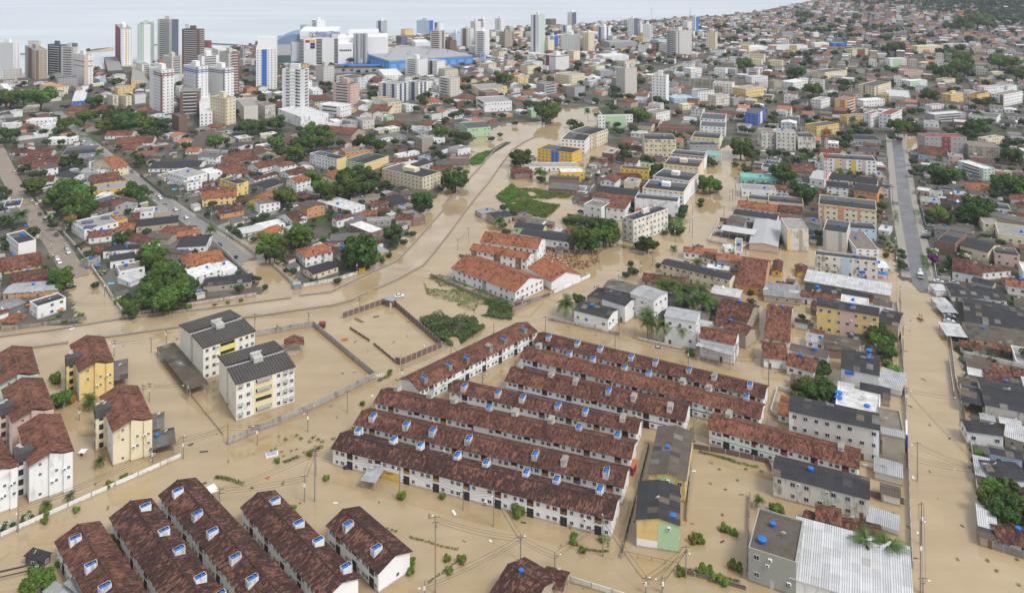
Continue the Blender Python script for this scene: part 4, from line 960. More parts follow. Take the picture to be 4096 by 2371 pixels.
NEAR = """
@20
G -30,60 10,150 250,60 160 o:mg f=1
F 228,62 368,96 650,8 228 w:sd f=2 cl | white house with orange awnings beside the canal
H 20,165 0,240 150,250 270 t:to f=1
@21
g 150,440 290,492 465,467 567 w:tm f=1 open k=shed | open pavilion with a red tile roof beside the grey apartments
@22
G 690,40 610,132 945,217 272 w:fd f=1 cl | long white bungalow with a black roof behind a low wall
G 960,-60 885,20 1112,92 190 w:fd f=1
G 1565,100 1503,192 1808,247 468 w:ml f=2 | grey white two storey house with a pale metal roof among palms
G 2085,5 2010,160 2315,237 295 t:tr f=1 | sprawling house with a dark tile roof behind the palms
G 2050,190 1985,260 2300,372 400 t:tr f=1
G 1895,290 1850,400 2185,470 600 w:tm f=1 | white house with red tiles above a pale metal awning
S 1850,395 1815,480 2150,572 625 w:ml f=1 k=shed open ri=.5 | pale metal awning below red tiles at the flooded street
G 1420,110 1385,165 1500,190 225 k:fd f=1
F 60,-20 40,60 60,80 100 r:sn f=1
@23
G 30,65 -30,402 205,442 472 w:tm f=1 | big red tile house left of the parked silver car
G 10,440 -40,592 185,617 702 w:tm f=1
G 205,540 185,662 450,737 772 w:tm f=1
G 490,10 480,87 1088,192 352 y:fd f=3 pf=p:.36:.62 | yellow three storey block with a pink balcony strip hung with laundry
G 1090,110 1088,247 1280,292 392 t:fd f=1
G 385,355 375,432 550,462 502 w:ml f=1 k=shed
G 545,355 550,402 900,482 542 t:fn f=1 k=shed
G 230,460 215,522 585,602 642 w:fn f=1 k=shed
G 590,450 585,512 830,532 602 r:fn f=1 k=shed
G 800,525 722,702 1090,777 867 w:fd f=1 sf=x | white house with a patched black roof and a figure painted on its wall
S 1115,725 1070,862 1310,930 925 w:ml f=1 k=shed sf=x
F 675,868 665,1052 1093,1152 1215 w:sw f=1 | white flat roof with a parapet and blue water tanks
G 235,975 207,1122 1095,1312 h10.2 e:fd f=3 pf=w:0:.05 pf=w:.94:1 cl | long beige tiled three storey block with a black roof
F 1100,1085 1105,1322 1345,1367 h7 t:sn f=2
G 1880,0 1945,242 2600,362 305 w:fd f=1 k=hall | big black roofed warehouse right of the flooded road
G 1950,252 1985,407 2600,492 472 y:fn f=1 k=hall sl=x | yellow walled warehouse with a brown roof
S 1740,268 1762,382 1968,402 440 t:mw f=1 k=shed open ri=.3
S 1690,20 1680,90 1815,95 140 t:mw f=1 k=shed open ri=.3
S 1710,100 1715,155 1865,160 200 t:ml f=1 k=shed open ri=.3
G 2075,800 2137,1062 2600,1152 1192 B:fd f=1 k=hall sf=x | warehouse with a sagging black roof and peeling wall
G 1870,860 1902,1022 2120,1077 1125 t:fd f=1 k=shed open
G 1925,1212 1962,1322 2315,1367 1455 w:fd f=1 k=shed
S 2270,1235 2332,1372 2600,1452 1482 t:mw f=1 k=shed
S 1880,800 1885,850 2060,880 910 w:fn f=1 k=shed
S 1140,1300 1125,1345 1340,1390 @33@200 t:ml f=1 k=shed
@32
g @22@1445,1275 1342,277 1705,357 h6.2 y:fn f=2 u pf=G:.25:.7 | low block with a brown roof between the row houses and the open lot
g 1310,367 1226,727 1645,787 1000 y:fd f=2 sf=x pf=G:.5:1:0:.98 pf=w:0:.49:0:.3 | block with a black patched roof and a yellow and green end wall
F 2352,590 2326,1003 @33@275,1152 1340 q:fn f=2 | grey green house with dark and brown roofs and a large blue tank
G 130,1110 -200,1450 130,1680 h3.4 t:td f=1 | blackened tile roof of a house at the bottom edge
G 390,1205 287,1357 490,1414 h3 t:tr f=1 open k=shed | small open tile roof beside the white wall at the bottom
@33
G 90,105 50,292 992,532 512 B:fd f=2 u | crumbling stained block with a black roof below the long tile row
G 490,577 480,724 712,777 872 T:tm f=1 sf=x sl=x | small hut with a turquoise wall and red tiles
G 725,705 712,882 1120,972 962 r:tr f=1
G 350,625 345,742 480,792 832 t:tr f=1
S 995,630 977,747 1280,842 802 w:ml f=1 k=shed sf=x
S 315,765 225,1307 1430,1668 1480 w:mw f=1 k=hall sf=x ri=1.2 | huge hall with a white ribbed metal roof in the lower right corner
S 2022,130 2050,292 2200,317 382 t:ml f=1 k=shed
G 2190,0 2192,77 2500,142 205 l:fd f=1
G 2195,155 2200,317 2560,347 432 g:fd f=1
S 2205,310 2290,422 2600,482 500 w:ml f=1 k=shed
S 2055,600 2077,792 2250,832 902 t:mw f=1 k=shed ri=.4
S 2082,805 2087,892 2268,942 990 t:fn f=1 k=shed ri=.3
G 2245,765 2275,942 2600,992 1042 w:tr f=1
@30
S 250,1110 420,1140 560,1240 1215 k:fd f=1 k=shed
S 520,1370 430,1440 640,1560 1520 t:ml f=1 k=shed open ri=.3
S 640,1330 640,1360 900,1560 1500 t:mg f=1 k=shed open ri=.3
"""
# ------------------------------------------------------------------ ground, water, sea, roads
def poly_F(pts): return [G('F', *p).to_2d() for p in pts]
def inside(poly, x, y):
    r = np.zeros(x.shape, bool); n = len(poly); j = n-1
    for i in range(n):
        xi, yi = poly[i]; xj, yj = poly[j]
        if yi != yj: r ^= ((yi > y) != (yj > y)) & (x < (xj-xi)*(y-yi)/(yj-yi)+xi)
        j = i
    return r
FLOOD = [poly_F(p) for p in (
    [(-260,1640),(-260,850),(0,800),(215,803),(300,777),(480,752),(665,722),(735,708),(800,690),(900,668),(985,608),(1010,560),(1045,520),(1100,460),(1140,420),(1160,385),(1150,360),(1180,335),(1240,305),(1330,300),(1390,268),(1470,262),(1490,305),(1400,335),(1540,372),(1700,400),(1790,360),(1835,345),(1850,420),(1830,500),(1745,580),(1850,600),(2190,610),(2208,690),(2300,706),(2320,790),(2362,900),(2390,1150),(2425,1300),(2700,1400),(2800,1640)],
    [(170,690),(215,660),(262,720),(305,780),(215,808),(190,760)], [(556,596),(602,588),(682,640),(740,712),(665,728)], [(2200,345),(2250,335),(2262,360),(2215,385)])]
COAST = poly_F([(-900,212),(0,200),(120,190),(225,168),(330,166),(480,150),(520,118),(640,108),(700,98),(1000,92),(1300,66),(1600,50),(1800,37),(1980,22),(2110,6),(2180,-25)])
DRY = [poly_F(p) for p in ([(1848,338),(2175,338),(2188,600),(1890,560),(1838,470)], [(1450,392),(1690,352),(1722,400),(1655,555),(1530,545),(1400,500)])]
def terrain_z(x, y):
    fl = np.zeros(x.shape, bool)
    for p in FLOOD: fl |= inside(p, x, y)
    for p in DRY: fl &= ~inside(p, x, y)
    z = np.where(fl, -.8, .12)
    # the wooded hill and the rise behind the town on the right
    def bump_(cx, cy, rx, ry, hh, a=0): 
        c, s = math.cos(a), math.sin(a); dx, dy = (x-cx)*c+(y-cy)*s, -(x-cx)*s+(y-cy)*c
        return hh*np.exp(-((dx/rx)**2+(dy/ry)**2))
    z = z+bump_(1230, 2350, 380, 330, 38)+bump_(820, 2650, 330, 260, 12)+bump_(1950, 2100, 480, 450, 55)+bump_(1500, 1750, 260, 240, 12)
    # sinks below the sea beyond the coast
    cy = np.interp(x, [c[0] for c in COAST], [c[1] for c in COAST])
    return np.where(y > cy, -6.0, z)
def grid(name, x0, x1, y0, y1, step, mat):
    xs = np.arange(x0, x1+.1, step); ys = np.arange(y0, y1+.1, step); X, Y = np.meshgrid(xs, ys)
    Z = terrain_z(X, Y)
    v = np.stack([X.ravel(), Y.ravel(), Z.ravel()], 1); nx, ny = len(xs), len(ys)
    i = np.arange(nx*ny).reshape(ny, nx); f = np.stack([i[:-1,:-1].ravel(), i[:-1,1:].ravel(), i[1:,1:].ravel(), i[1:,:-1].ravel()], 1)
    me = bpy.data.meshes.new(name); me.vertices.add(len(v)); me.vertices.foreach_set('co', v.ravel()); me.loops.add(f.size); me.polygons.add(len(f))
    me.loops.foreach_set('vertex_index', f.ravel()); me.polygons.foreach_set('loop_start', np.arange(len(f))*4); me.polygons.foreach_set('loop_total', np.full(len(f), 4)); me.update(); me.validate()
    me.materials.append(MATS[mat]); return setting(inst(me, name))
grid('ground', -560, 560, 60, 820, 2.5, 'land')
grid('terrain', -2100, 2700, 820, 3420, 20, 'land')
def sheet(name, pts, z, mat, kind='structure'):
    b = MB(); b.face([(p[0], p[1], z) for p in pts], 0); o = b.obj(name, mat); return setting(o, kind)
sheet('flood_water', [(-560,60),(560,60),(560,820),(-560,820)], 0.0, 'flood_water')
sheet('sea', [(-9000,300),(9000,300),(9000,14000),(-9000,14000)], -2.6, 'sea_water')
def strip(name, A, B_, z, mat):
    a, b_ = [G(*p).to_2d() for p in A], [G(*p).to_2d() for p in B_]; m = MB(); n = 24
    def at(P, t):
        ln = [0]
        for i in range(len(P)-1): ln.append(ln[-1]+(P[i+1]-P[i]).length)
        q = t*ln[-1]; i = max(k for k in range(len(ln)-1) if ln[k] <= q+1e-6); return P[i]+(P[i+1]-P[i])*((q-ln[i])/(ln[i+1]-ln[i]))
    for i in range(n): m.face([(*at(b_, i/n), z), (*at(b_, (i+1)/n), z), (*at(a, (i+1)/n), z), (*at(a, i/n), z)])
    return setting(m.obj(name, mat))
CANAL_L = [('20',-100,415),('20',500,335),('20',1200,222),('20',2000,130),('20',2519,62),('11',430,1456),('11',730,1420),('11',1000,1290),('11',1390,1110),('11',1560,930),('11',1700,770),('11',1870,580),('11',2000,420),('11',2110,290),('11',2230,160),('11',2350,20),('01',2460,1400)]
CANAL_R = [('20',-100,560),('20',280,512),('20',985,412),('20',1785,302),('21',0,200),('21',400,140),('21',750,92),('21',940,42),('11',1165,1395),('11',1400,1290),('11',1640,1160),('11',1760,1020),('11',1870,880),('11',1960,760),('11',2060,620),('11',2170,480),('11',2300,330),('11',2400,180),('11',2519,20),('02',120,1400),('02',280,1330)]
strip('canal_water', CANAL_L, CANAL_R, .006, 'canal_water')  # thin added sheet carrying the paler sky-reflection colour
def ribbon(name, crop, pts, width, z, mat):
    w = [G(crop, *p) for p in pts]; b = MB(); Lp, Rp = [], []
    for i, p in enumerate(w):
        t = (w[min(i+1, len(w)-1)]-w[max(i-1, 0)]).to_2d().normalized(); n = Vector((-t.y, t.x)); ww = width[i] if hasattr(width, '__len__') else width
        Lp.append(p.to_2d()+n*ww/2); Rp.append(p.to_2d()-n*ww/2)
    for i in range(len(w)-1): b.face([(*Rp[i], z), (*Rp[i+1], z), (*Lp[i+1], z), (*Lp[i], z)])
    ROADS.extend((Lp[i].x, Lp[i].y, Rp[i].x, Rp[i].y, Lp[i+1].x, Lp[i+1].y, Rp[i+1].x, Rp[i+1].y) for i in range(len(w)-1))
    return setting(b.obj(name, mat))
ROADS = []
ribbon('pavement', '13', [(1255,-120),(1270,0),(1310,300),(1345,560),(1395,800),(1440,1000),(1490,1290)], 15, .17, 'pavement')
ribbon('road', '13', [(1262,-120),(1277,0),(1318,300),(1352,560),(1400,800),(1440,1000),(1487,1250),(1500,1345),(1530,1420)], [7.4]*7+[6.5,3], .20, 'asphalt')
ribbon('dirt_road', '10', [(-60,-60),(20,120),(100,300),(205,480),(305,610),(400,780),(520,900),(620,1050),(700,1180),(760,1270)], 10, .19, 'dirt_road')
ribbon('dirt_lane', '10', [(420,800),(620,790),(760,740)], 7, .18, 'dirt_road')
ribbon('paved_street', '10', [(860,-60),(1020,60),(1250,240),(1500,440),(1700,580),(1900,720),(2100,860),(2300,1010),(2430,1110)], 10.5, .19, 'pavement')
ribbon('paved_street_surface', '10', [(855,-60),(1010,60),(1240,240),(1490,440),(1690,580),(1890,720),(2090,860),(2290,1010),(2415,1110)], 7.4, .215, 'paved_road')
ribbon('side_street', '10', [(1660,500),(1900,465),(2150,420),(2500,330)], 6.5, .20, 'paved_road')
ribbon('cross_street', '10', [(2130,810),(2330,745),(2519,690),(2700,630)], 6.5, .20, 'paved_road')
ribbon('far_street', '00', [(560,1100),(700,1230),(850,1380),(930,1470)], 8, .19, 'paved_road')
ribbon('far_avenue', '02', [(1330,760),(1480,700),(1700,630),(1900,580),(2050,560)], 9, .2, 'pavement')
ribbon('canal_verge', '11', [(1800,250),(2150,130),(2350,20),(2480,-60)], 6, .16, 'forest_floor')
# sandy spits and breakwaters by the lagoon
def spit(name, pts, mat, z): return sheet(name, [G('00', *p).to_2d() for p in pts], z, mat)
spit('beach', [(830,500),(1000,470),(1125,455),(1125,480),(1000,497),(860,505)], 'sand', -2.2); spit('grass_bank', [(835,490),(950,470),(1110,455),(960,482),(850,495)], 'forest_floor', -2.0)
spit('breakwater', [(2080,415),(2300,425),(2460,440),(2460,446),(2300,436),(2080,425)], 'forest_floor', -2.1); spit('breakwater', [(1480,432),(1545,425),(1545,435),(1480,441)], 'forest_floor', -2.1)
spit('breakwater', [(200,516),(245,514),(245,524),(200,526)], 'forest_floor', -2.1); spit('beach', [(2280,455),(2440,445),(2400,470),(2300,475)], 'sand', -2.0)

TOWN = run_table(FAR)+run_table(MID)+run_table(NEAR)

# ------------------------------------------------------------------ row houses with tank housings
_b = MB()
def housing_mesh():
    b = MB(); w, l, t = .75, 1.25, .09
    b.box(-w, -l, -2.4, w, l, 0, 0, 'bt'); o_, i_ = [(-w,-l),(w,-l),(w,l),(-w,l)], [(-w+t,-l+t),(w-t,-l+t),(w-t,l-t),(-w+t,l-t)]
    for k in range(4):
        a, c, p, q = o_[k], o_[(k+1) % 4], i_[(k+1) % 4], i_[k]
        b.face([(*a, 0), (*c, 0), (*p, 0), (*q, 0)]); b.face([(*p, -.9), (*q, -.9), (*q, 0), (*p, 0)], 1)
    b.face([(*q, -.9) for q in i_], 1); return b.mesh('tank_housing', ['stained_wall', 'dark_opening'])  # inner faces near-black: shade inside the box put into the colour
HOUSING = housing_mesh()
_b = MB(); _b.box(-.85, -1.4, 0, .85, 1.4, .1); COVER = _b.mesh('lid', ['fibre_cement'])
_b = MB(); _b.cyl(0, 0, 0, .9, .03, .03, 6); VENT = _b.mesh('vent_pipe', ['white_plastic'])
ROWN = {}
def row_house(key, P, h, rc, tanks, label, band=None, wc=(.80,.80,.785), units=9, hw=1.08, far_tanks=False, hcol=(.58,.56,.53), gable=True, concrete=False):
    S = [S_of(*q) for q in P]; W = [unproj(*s, h) for s in S]
    p, ang, Lx, D = rect_from(*W, (math.dist(S[0], S[1]), math.dist(S[1], S[2])))
    D = max(7.0, min(D, 10.5)); root = thing('row_house', 'row house', (p.x, p.y, 0), ang, label, 'long row houses of the estate', 'row house')
    RECTS.append((p.x, p.y, ang, Lx, D)); ov = .55; pitch = .34
    rb, r = roof_mesh('G', Lx, D, h, 'tr', ov, pitch); roof = rb.obj('roof', 'clay_tile', root, RC[rc])
    rm = MB(); rm.tube([(-ov, D/2, h+r+.03), (Lx+ov, D/2, h+r+.03)], .14, 6); rm.obj('ridge', 'paint', root, tuple(c*.9 for c in RC[rc]))
    walls('G', Lx, D, h-.02, r).obj('wall', 'clean_wall', root, wc)
    if band:
        for sd_ in 'fk': panel(root, sd_, Lx, D, 0, 1, 2.25, 2.55, WC[band], .05, 'band')
    u = Lx/units; rnd = random.Random(key)
    for side in 'fk':
        tf, rz, n = side_tf(side, Lx, D)
        for i in range(units):
            s0 = i*u
            for z in (1.35, 4.0):
                for q, w in ((.16, 1.0), (.36, 1.35), (.86, 1.0)):
                    if rnd.random() < .93: put_window(root, tf, rz, s0+q*u, z, w, 1.05, True)
            inst(SLOT, 'opening', root, None, tf(s0+.62*u, 1.2), rz, (1.9, 1, 2.4)); inst(SLOT, 'opening', root, None, tf(s0+.62*u, 4.05), rz, (1.9, 1, 2.0))
            inst(DOOR, 'balcony_panel', root, rnd.choice([(.42,.24,.05), (.3,.17,.06), (.2,.1,.06), (.78,.78,.76), (.05,.05,.06)]), tf(s0+.62*u, 3.45, .06), rz, (1.8, 1, .8))
            if rnd.random() < .3:
                fb = MB(); fb.box(-.35, -.05, -.5, .35, 0, .5); fb.obj('laundry', 'paint', root, rnd.choice([(.6,.1,.1), (.1,.2,.5), (.7,.7,.7), (.5,.1,.3)]), tf(s0+.7*u, 3.5, .13), rz)
            if rnd.random() < .25: inst(ACU, 'air_conditioner', root, None, tf(s0+.25*u, rnd.choice([2.9, .6])), rz)
            for q in (.47, .50):
                m_ = MB(); m_.box(-.1, -.04, -.2, .1, 0, .2)
            inst(DOOR, 'meter_box', root, (.2,.2,.2), tf(s0+.5*u, 1.0), rz, (.3, 1, .45))
    if gable: put_window(root, *side_tf('r', Lx, D)[:2], D*.6, 1.6, .9, .9, True)
    bd = Bd(); bd.p, bd.ang = p, ang; tops = h+r+.55
    for t in tanks:
        w = unproj(*S_of(t[0], t[1], t[2]), tops); x, y = local(bd, w); x = min(max(x, 1), Lx+.5 if key in 'pqrs' else Lx-1)
        y = min(max(y, 1.6), D-1.6)
        _f = random.uniform(.82, 1.08)
        ho = inst(HOUSING, 'tank_housing', root, tuple(c*_f for c in hcol), (x, y, tops), random.uniform(-.04, .04), (hw, hw, 1))
        if t[3]:
            for yy in (-.55, .5): inst(TANK, 'water_tank', ho, None, (0, yy*1.08, -1.0), random.random()*6, (.95, .88, .92))
            inst(VENT, 'vent_pipe', ho, None, (.6, 1.1, -.1))
        else: inst(COVER, 'lid', ho, (.45,.42,.36), (0, 0, .12), (random.uniform(-.1,.1), random.uniform(-.16,.16), random.uniform(-.15,.15)))
    ROWN[key] = bd; bd.root, bd.L, bd.D = root, Lx, D
    # crooked replacement strips and loose tiles
    return bd
def T(crop, *a): return [(crop, x, y, f) for x, y, f in a]
HR = 5.3
row_house('n', [('21',1425,805),('21',1610,915),('22',238,338)], HR, 'tm', T('21',(1650,785,1),(1893,660,1),(2065,590,1),(2290,480,0),(2432,405,1))+T('22',(112,305,1)), 'row house with a lighter red roof and teal band set apart to the upper left', 'T', units=7, hcol=(.3,.28,.25), far_tanks=False)
row_house('a', [('22',300,345),('22',225,440),('22',2470,990)], HR, 'tr', T('22',(362,385,1),(645,450,1),(870,500,1),(1175,580,1),(1412,632,1),(1742,708,1),(1992,770,0),(2342,855,1)), 'rearmost row house of the white estate facing the flooded street', None)
row_house('b', [('22',165,480),('22',85,590),('22',2430,1190)], HR, 'tm', T('22',(265,470,0),(562,550,1),(795,605,1),(1105,685,1),(1345,740,1),(1682,815,0),(1942,875,0),(2305,970,1)), 'second row house from the back with tanks on its rear slope and orange patches', 'b', units=9)
row_house('c', [('F',1270,890),('F',1246,934),('22',1690,1215)], HR, 'tr', T('22',(77,670,0),(385,755,0),(625,820,0),(950,910,1),(1200,970,0),(1557,1065,0)), 'row house with a blue band and mostly covered tanks, third from the back', 'b', units=7)
row_house('d', [('21',1990,812),('21',1903,918),('22',1222,1330)], HR, 'tr', T('21',(2050,870,1),(2382,935,1))+T('22',(103,985,1),(453,1060,1),(722,1115,1),(1090,1180,0)), 'fourth row house from the back with blue tanks along its front slope', None, units=7)
row_house('e', [('21',1270,885),('21',1173,1032),('32',1160,125)], HR, 'tr', T('21',(1392,880,0),(1712,950,0),(1952,1000,0),(2292,1075,1))+T('22',(35,1115,0),(385,1195,0),(657,1272,1),(1037,1350,1)), 'fifth row house from the back with lidded tank boxes on its rear slope', None)
row_house('f', [('21',1085,1088),('21',980,1245),('32',1085,402)], HR, 'tr', T('21',(1150,1165,1),(1480,1245,1),(1740,1305,1),(2092,1385,1))+T('32',(228,75,1),(518,135,0),(928,245,1)), 'sixth row house from the back, next behind the frontmost one', None)
row_house('g', [('21',905,1308),('31',757,22),('32',978,718)], HR, 'td', T('21',(1010,1305,1),(1352,1395,1),(1622,1440,1))+T('31',(1980,90,1),(2267,160,1))+T('32',(140,255,1),(437,325,1),(862,425,1)), 'frontmost long row house with white tank boxes and a metal canopy at its wall', None, hcol=(.72,.72,.7))
row_house('h', [('22',2000,1135),('22',1940,1290),('33',880,218)], HR, 'tm', T('22',(2135,1140,0))+T('33',(720,5,0)), 'short row house with a teal band right of the brown roofed block', 'T', units=5, hcol=(.72,.72,.7))
LOW = dict(hcol=(.72,.72,.705), hw=1.02)
row_house('p', [('30',975,765),('30',560,945),('30',1000,1722)], HR, 'tr', T('30',(740,905,1),(895,1165,1),(1030,1375,1)), 'dark tiled row house in the bottom left corner, leftmost of its five', units=4, **LOW)
row_house('q', [('30',1490,545),('30',1095,708),('30',1795,1746)], HR, 'td', T('30',(1430,590,1),(1612,830,1),(1760,1010,1),(1970,1285,1),(2180,1480,1)), 'dark tiled row house second from the left at the bottom', units=5, **LOW)
row_house('r', [('30',1920,330),('30',1580,488),('30',2604,1700)], HR, 'td', T('30',(1750,440,1),(1940,665,1),(2090,835,1),(2315,1085,1),(2480,1300,1)), 'dark tiled row house third from the left at the bottom, the longest', units=6, **LOW)
row_house('s', [('31',195,468),('30',2386,608),('31',670,1505)], HR, 'td', T('31',(185,530,1),(420,755,1),(612,925,1),(888,1180,1)), 'dark tiled row house second from the right at the bottom left', units=5, **LOW)
row_house('t', [('31',1020,615),('31',712,785),('31',1205,1240)], HR, 'td', T('31',(905,765,1),(1185,1000,1)), 'shortest dark tiled row house with a broad white gable facing the lawn', units=3, **LOW)

# ------------------------------------------------------------------ apartment blocks on the left
def tile_block(P, base, h, wc, rc, tower, label, left='w'):
    S = [S_of(*q) for q in P]
    if base: yb = S_of(*base)[1]; h = CAMH*(yb-S[1][1])/(yb-YH)
    W = [unproj(*s, h) for s in S]; p, ang, Lx, D = rect_from(*W, (math.dist(S[0], S[1]), math.dist(S[1], S[2])))
    D = max(9.5, min(D, 22))
    root = thing('apartment_block', 'apartments', (p.x, p.y, 0), ang, label, 'tile roofed apartment blocks on the left', 'apartment block'); RECTS.append((p.x, p.y, ang, Lx, D))
    a = .45; o = .5; pt_ = .36
    m = MB(); m.box(0, 0, -1.2, Lx*a, D, h, 0, 'b'); m.box(Lx*a, -.8, -1.2, Lx*.78, D-.6, h, 0, 'b'); m.box(Lx*.78, -1.4, -1.2, Lx, D-1, h, 0, 'b')
    rx = Lx*.48; rr = rx*pt_
    m.face([(0,0,h),(Lx*a,0,h),(Lx*a,0,h+rr*.9)]); m.face([(Lx*a,-.8,h),(Lx*.78,-.8,h),(Lx*a,-.8,h+rr*.9)]); m.obj('wall', 'painted_wall', root, WC[wc])
    rb, r = roof_mesh('g', Lx, D+.6, h, rc, o, pt_); ro = rb.obj('roof', 'clay_tile', root, RC[rc]); ro.location = (0, -.7, 0)
    rm = MB(); rm.tube([(Lx/2, -1.3, h+r+.02), (Lx/2, D+.5, h+r+.02)], .14, 6); rm.obj('ridge', 'paint', root, RC[rc])
    panel(root, 'l', Lx, D, .45, .99, 0, h-.4, (.78,.78,.76), .05)
    for k in range(4):
        z = h*(k+.6)/4
        for s_ in (.25, .62, .9):
            y0 = {.25: 0, .62: -.8, .9: -1.4}[s_]
            if (k+int(s_*10)) % 3: put_window(root, lambda s, z, o=0: (s, y0, z), 0, Lx*s_, z, .75, .8, True)
        for s_ in (.6, .8): put_window(root, *side_tf('l', Lx, D)[:2], D*s_, z, 1.2, 1.2, True)
        if k in (1, 2): inst(ACU, 'air_conditioner', root, None, (Lx*(.52+.28*(k-1)), -.8-.6*(k-1), z-.3))
    # projecting stair tower with a blackened water tank room
    tw, td, th = 3.4, 3.0, h+1.4; sy = D*tower
    st = MB(); st.box(-td, sy, -1.2, 0, sy+tw, th-2.6, 0, 'b'); so_ = st.obj('stair_tower', 'stained_wall', root, tuple(c*.98 for c in WC[wc]))
    tk = MB(); tk.box(-td-.1, sy-.1, th-2.6, 1.5, sy+tw+.1, th, 0, ''); tk.obj('tank_room', 'stained_wall', root, (.075,.07,.068))
    for k in range(4): inst(SLOT, 'opening', so_, None, (-td*.5, sy, h*(k+.55)/4), 0, (1.2, 1, 1.6)); inst(SLOT, 'opening', so_, None, (-td, sy+tw*.5, h*(k+.55)/4), -math.pi/2, (1.4, 1, 1.5))
    for q in range(3): inst(DISH, 'satellite_dish', root, None, (-td*random.uniform(.1,.9), sy+tw*random.uniform(.2,.9), th-.1), random.uniform(-.5,.5), 1.2)
    return root
tile_block([('20',635,485),('20',780,720),('20',1110,632)], ('20',785,1040), 0, 'y', 'tm', .35, 'yellow apartment block with a red tile roof and black tank room by the canal')
tile_block([('20',935,985),('20',1112,1305),('20',1488,1187)], ('20',1125,1672), 0, 'c', 'tm', .5, 'pale cream apartment block with a red tile roof behind the long white wall')
tile_block([('20',170,1205),('30',288,185),('30',708,45)], ('30',297,578), 0, 'w', 'tm', .2, 'white mildewed apartment block with a red tile roof at the left, frontmost')
tile_block([('20',-60,900),('20',120,1212),('20',522,1087)], None, 11.2, 'p', 'tm', .3, 'pink walled apartment block with a red tile roof at the left edge, middle one')
tile_block([('20',-130,560),('20',-10,848),('20',372,745)], None, 11.2, 'M', 'tm', .3, 'apartment block with a red tile roof at the left edge, rearmost')
tile_block([('30',-330,0),('30',-160,322),('30',172,222)], None, 11.2, 'w', 'tm', .3, 'white apartment block cut off by the left edge above the long white wall')

def grey_block(P, base, label, awn):
    S = [S_of(*q) for q in P]; yb = S_of(*base)[1]; h = CAMH*(yb-S[1][1])/(yb-YH); W = [unproj(*s, h) for s in S]
    p, ang, Lx, D = rect_from(*W, (math.dist(S[0], S[1]), math.dist(S[1], S[2])))
    root = thing('apartment_block', 'apartments', (p.x, p.y, 0), ang, label, 'cream apartment blocks with grey roofs', 'apartment block'); RECTS.append((p.x, p.y, ang, Lx, D))
    d1, d2 = D*.44, D*.56; m = MB(); m.box(0, 0, -1.2, Lx, d1, h, 0, 'b'); m.box(.2, d2, -1.2, Lx, D, h, 0, 'b'); m.box(1.6, d1, -1.2, Lx-1.6, d2, h-.1, 0, 'b'); m.obj('wall', 'painted_wall', root, (.76,.74,.66))
    def slab_roof(y0, y1, z0, z1):
        b = MB(); o = .35; n = int(Lx/1.0); a = [Vector((-o, y0, z0)), Vector((Lx+o, y0, z0)), Vector((Lx+o, y1, z1)), Vector((-o, y1, z1))]; ll = (a[3]-a[0]).length
        # deep ribs, each one folded
        for i in range(n):
            for k in range(2):
                x0, x1 = -o+(Lx+2*o)*(i+k*.5)/n, -o+(Lx+2*o)*(i+k*.5+.5)/n; u, v = (0, .22) if k == 0 else (.22, 0)
                b.face([(x0,y0,z0+u),(x1,y0,z0+v),(x1,y1,z1+v),(x0,y1,z1+u)], 0, [(x0,0),(x1,0),(x1,ll),(x0,ll)])
        b.face([(-o,y1,z1-.15),(Lx+o,y1,z1-.15),(Lx+o,y0,z0-.15),(-o,y0,z0-.15)]); b.face([(-o,y0,z0-.15),(Lx+o,y0,z0-.15),(Lx+o,y0,z0+.2),(-o,y0,z0+.2)])
        b.face([(-o,y1,z1-.15),(-o,y0,z0-.15),(-o,y0,z0+.1),(-o,y1,z1+.1)]); b.face([(Lx+o,y0,z0-.15),(Lx+o,y1,z1-.15),(Lx+o,y1,z1+.1),(Lx+o,y0,z0+.1)])
        b.obj('roof', 'wide_cement', root, RC['dn'])
    slab_roof(-.4, d1+.25, h+.1, h+1.1); slab_roof(d2-.25, D+.4, h+1.1, h+.1)
    v = MB(); v.box(-.2, d1+.2, h+.5, Lx+.2, d2-.2, h+.62); v.obj('gutter', 'sheet_metal', root, (.55,.55,.54))
    tb = MB(); tb.box(Lx*.42, D*.36, h, Lx*.58, D*.6, h+2.6); tb.obj('tank_room', 'stained_wall', root, (.5,.48,.42))
    for q in range(4): inst(DISH, 'satellite_dish', root, None, (Lx*(.44+.04*q), D*.45, h+2.5), random.uniform(-.6,.6), 1.25)
    panel(root, 'f', Lx, D, .30, .62, .6, h-.3, (.72,.62,.36) if awn else (.74,.66,.2), .06, 'balcony_panel')
    for k in range(4):
        z = h*(k+.55)/4
        for s_ in (.07, .2, .72, .84, .95): put_window(root, *side_tf('f', Lx, D)[:2], Lx*s_, z, 1.2, 1.3, True)
        tf, rz, n = side_tf('f', Lx, D); inst(SLOT, 'opening', root, None, tf(Lx*.46, z+.35, .08), rz, (Lx*.27, 1, 1.1))
        if awn:
            for s_, w_ in ((.46, Lx*.24), (.07, 1.6), (.84, 1.6), (.95, 1.4)):
                if random.random() < .85: a_ = MB(); a_.face([(-w_/2,-1.0,-.35),(w_/2,-1.0,-.35),(w_/2,-.02,.25),(-w_/2,-.02,.25)], 0, [(0,0),(w_,0),(w_,1.2),(0,1.2)]); a_.obj('awning', 'sheet_metal', root, (.42,.42,.43), tf(Lx*s_ if s_ != .46 else Lx*.46, z+.7), rz)
        elif k > 0: inst(ACU, 'air_conditioner', root, None, tf(Lx*.27, z), rz)
        put_window(root, lambda s, z, o=0: (1.6, D-s, z), -math.pi/2, D*.5, z, .9, 1.3, True)
        for s_ in (.3, .7): put_window(root, *side_tf('r', Lx, D)[:2], D*s_, z, 1.2, 1.3, True)
grey_block([('20',1795,275),('20',2000,505),('20',2507,340)], ('20',2010,832), 'cream apartment block with a ribbed grey roof, the rear one beside the carport', False)
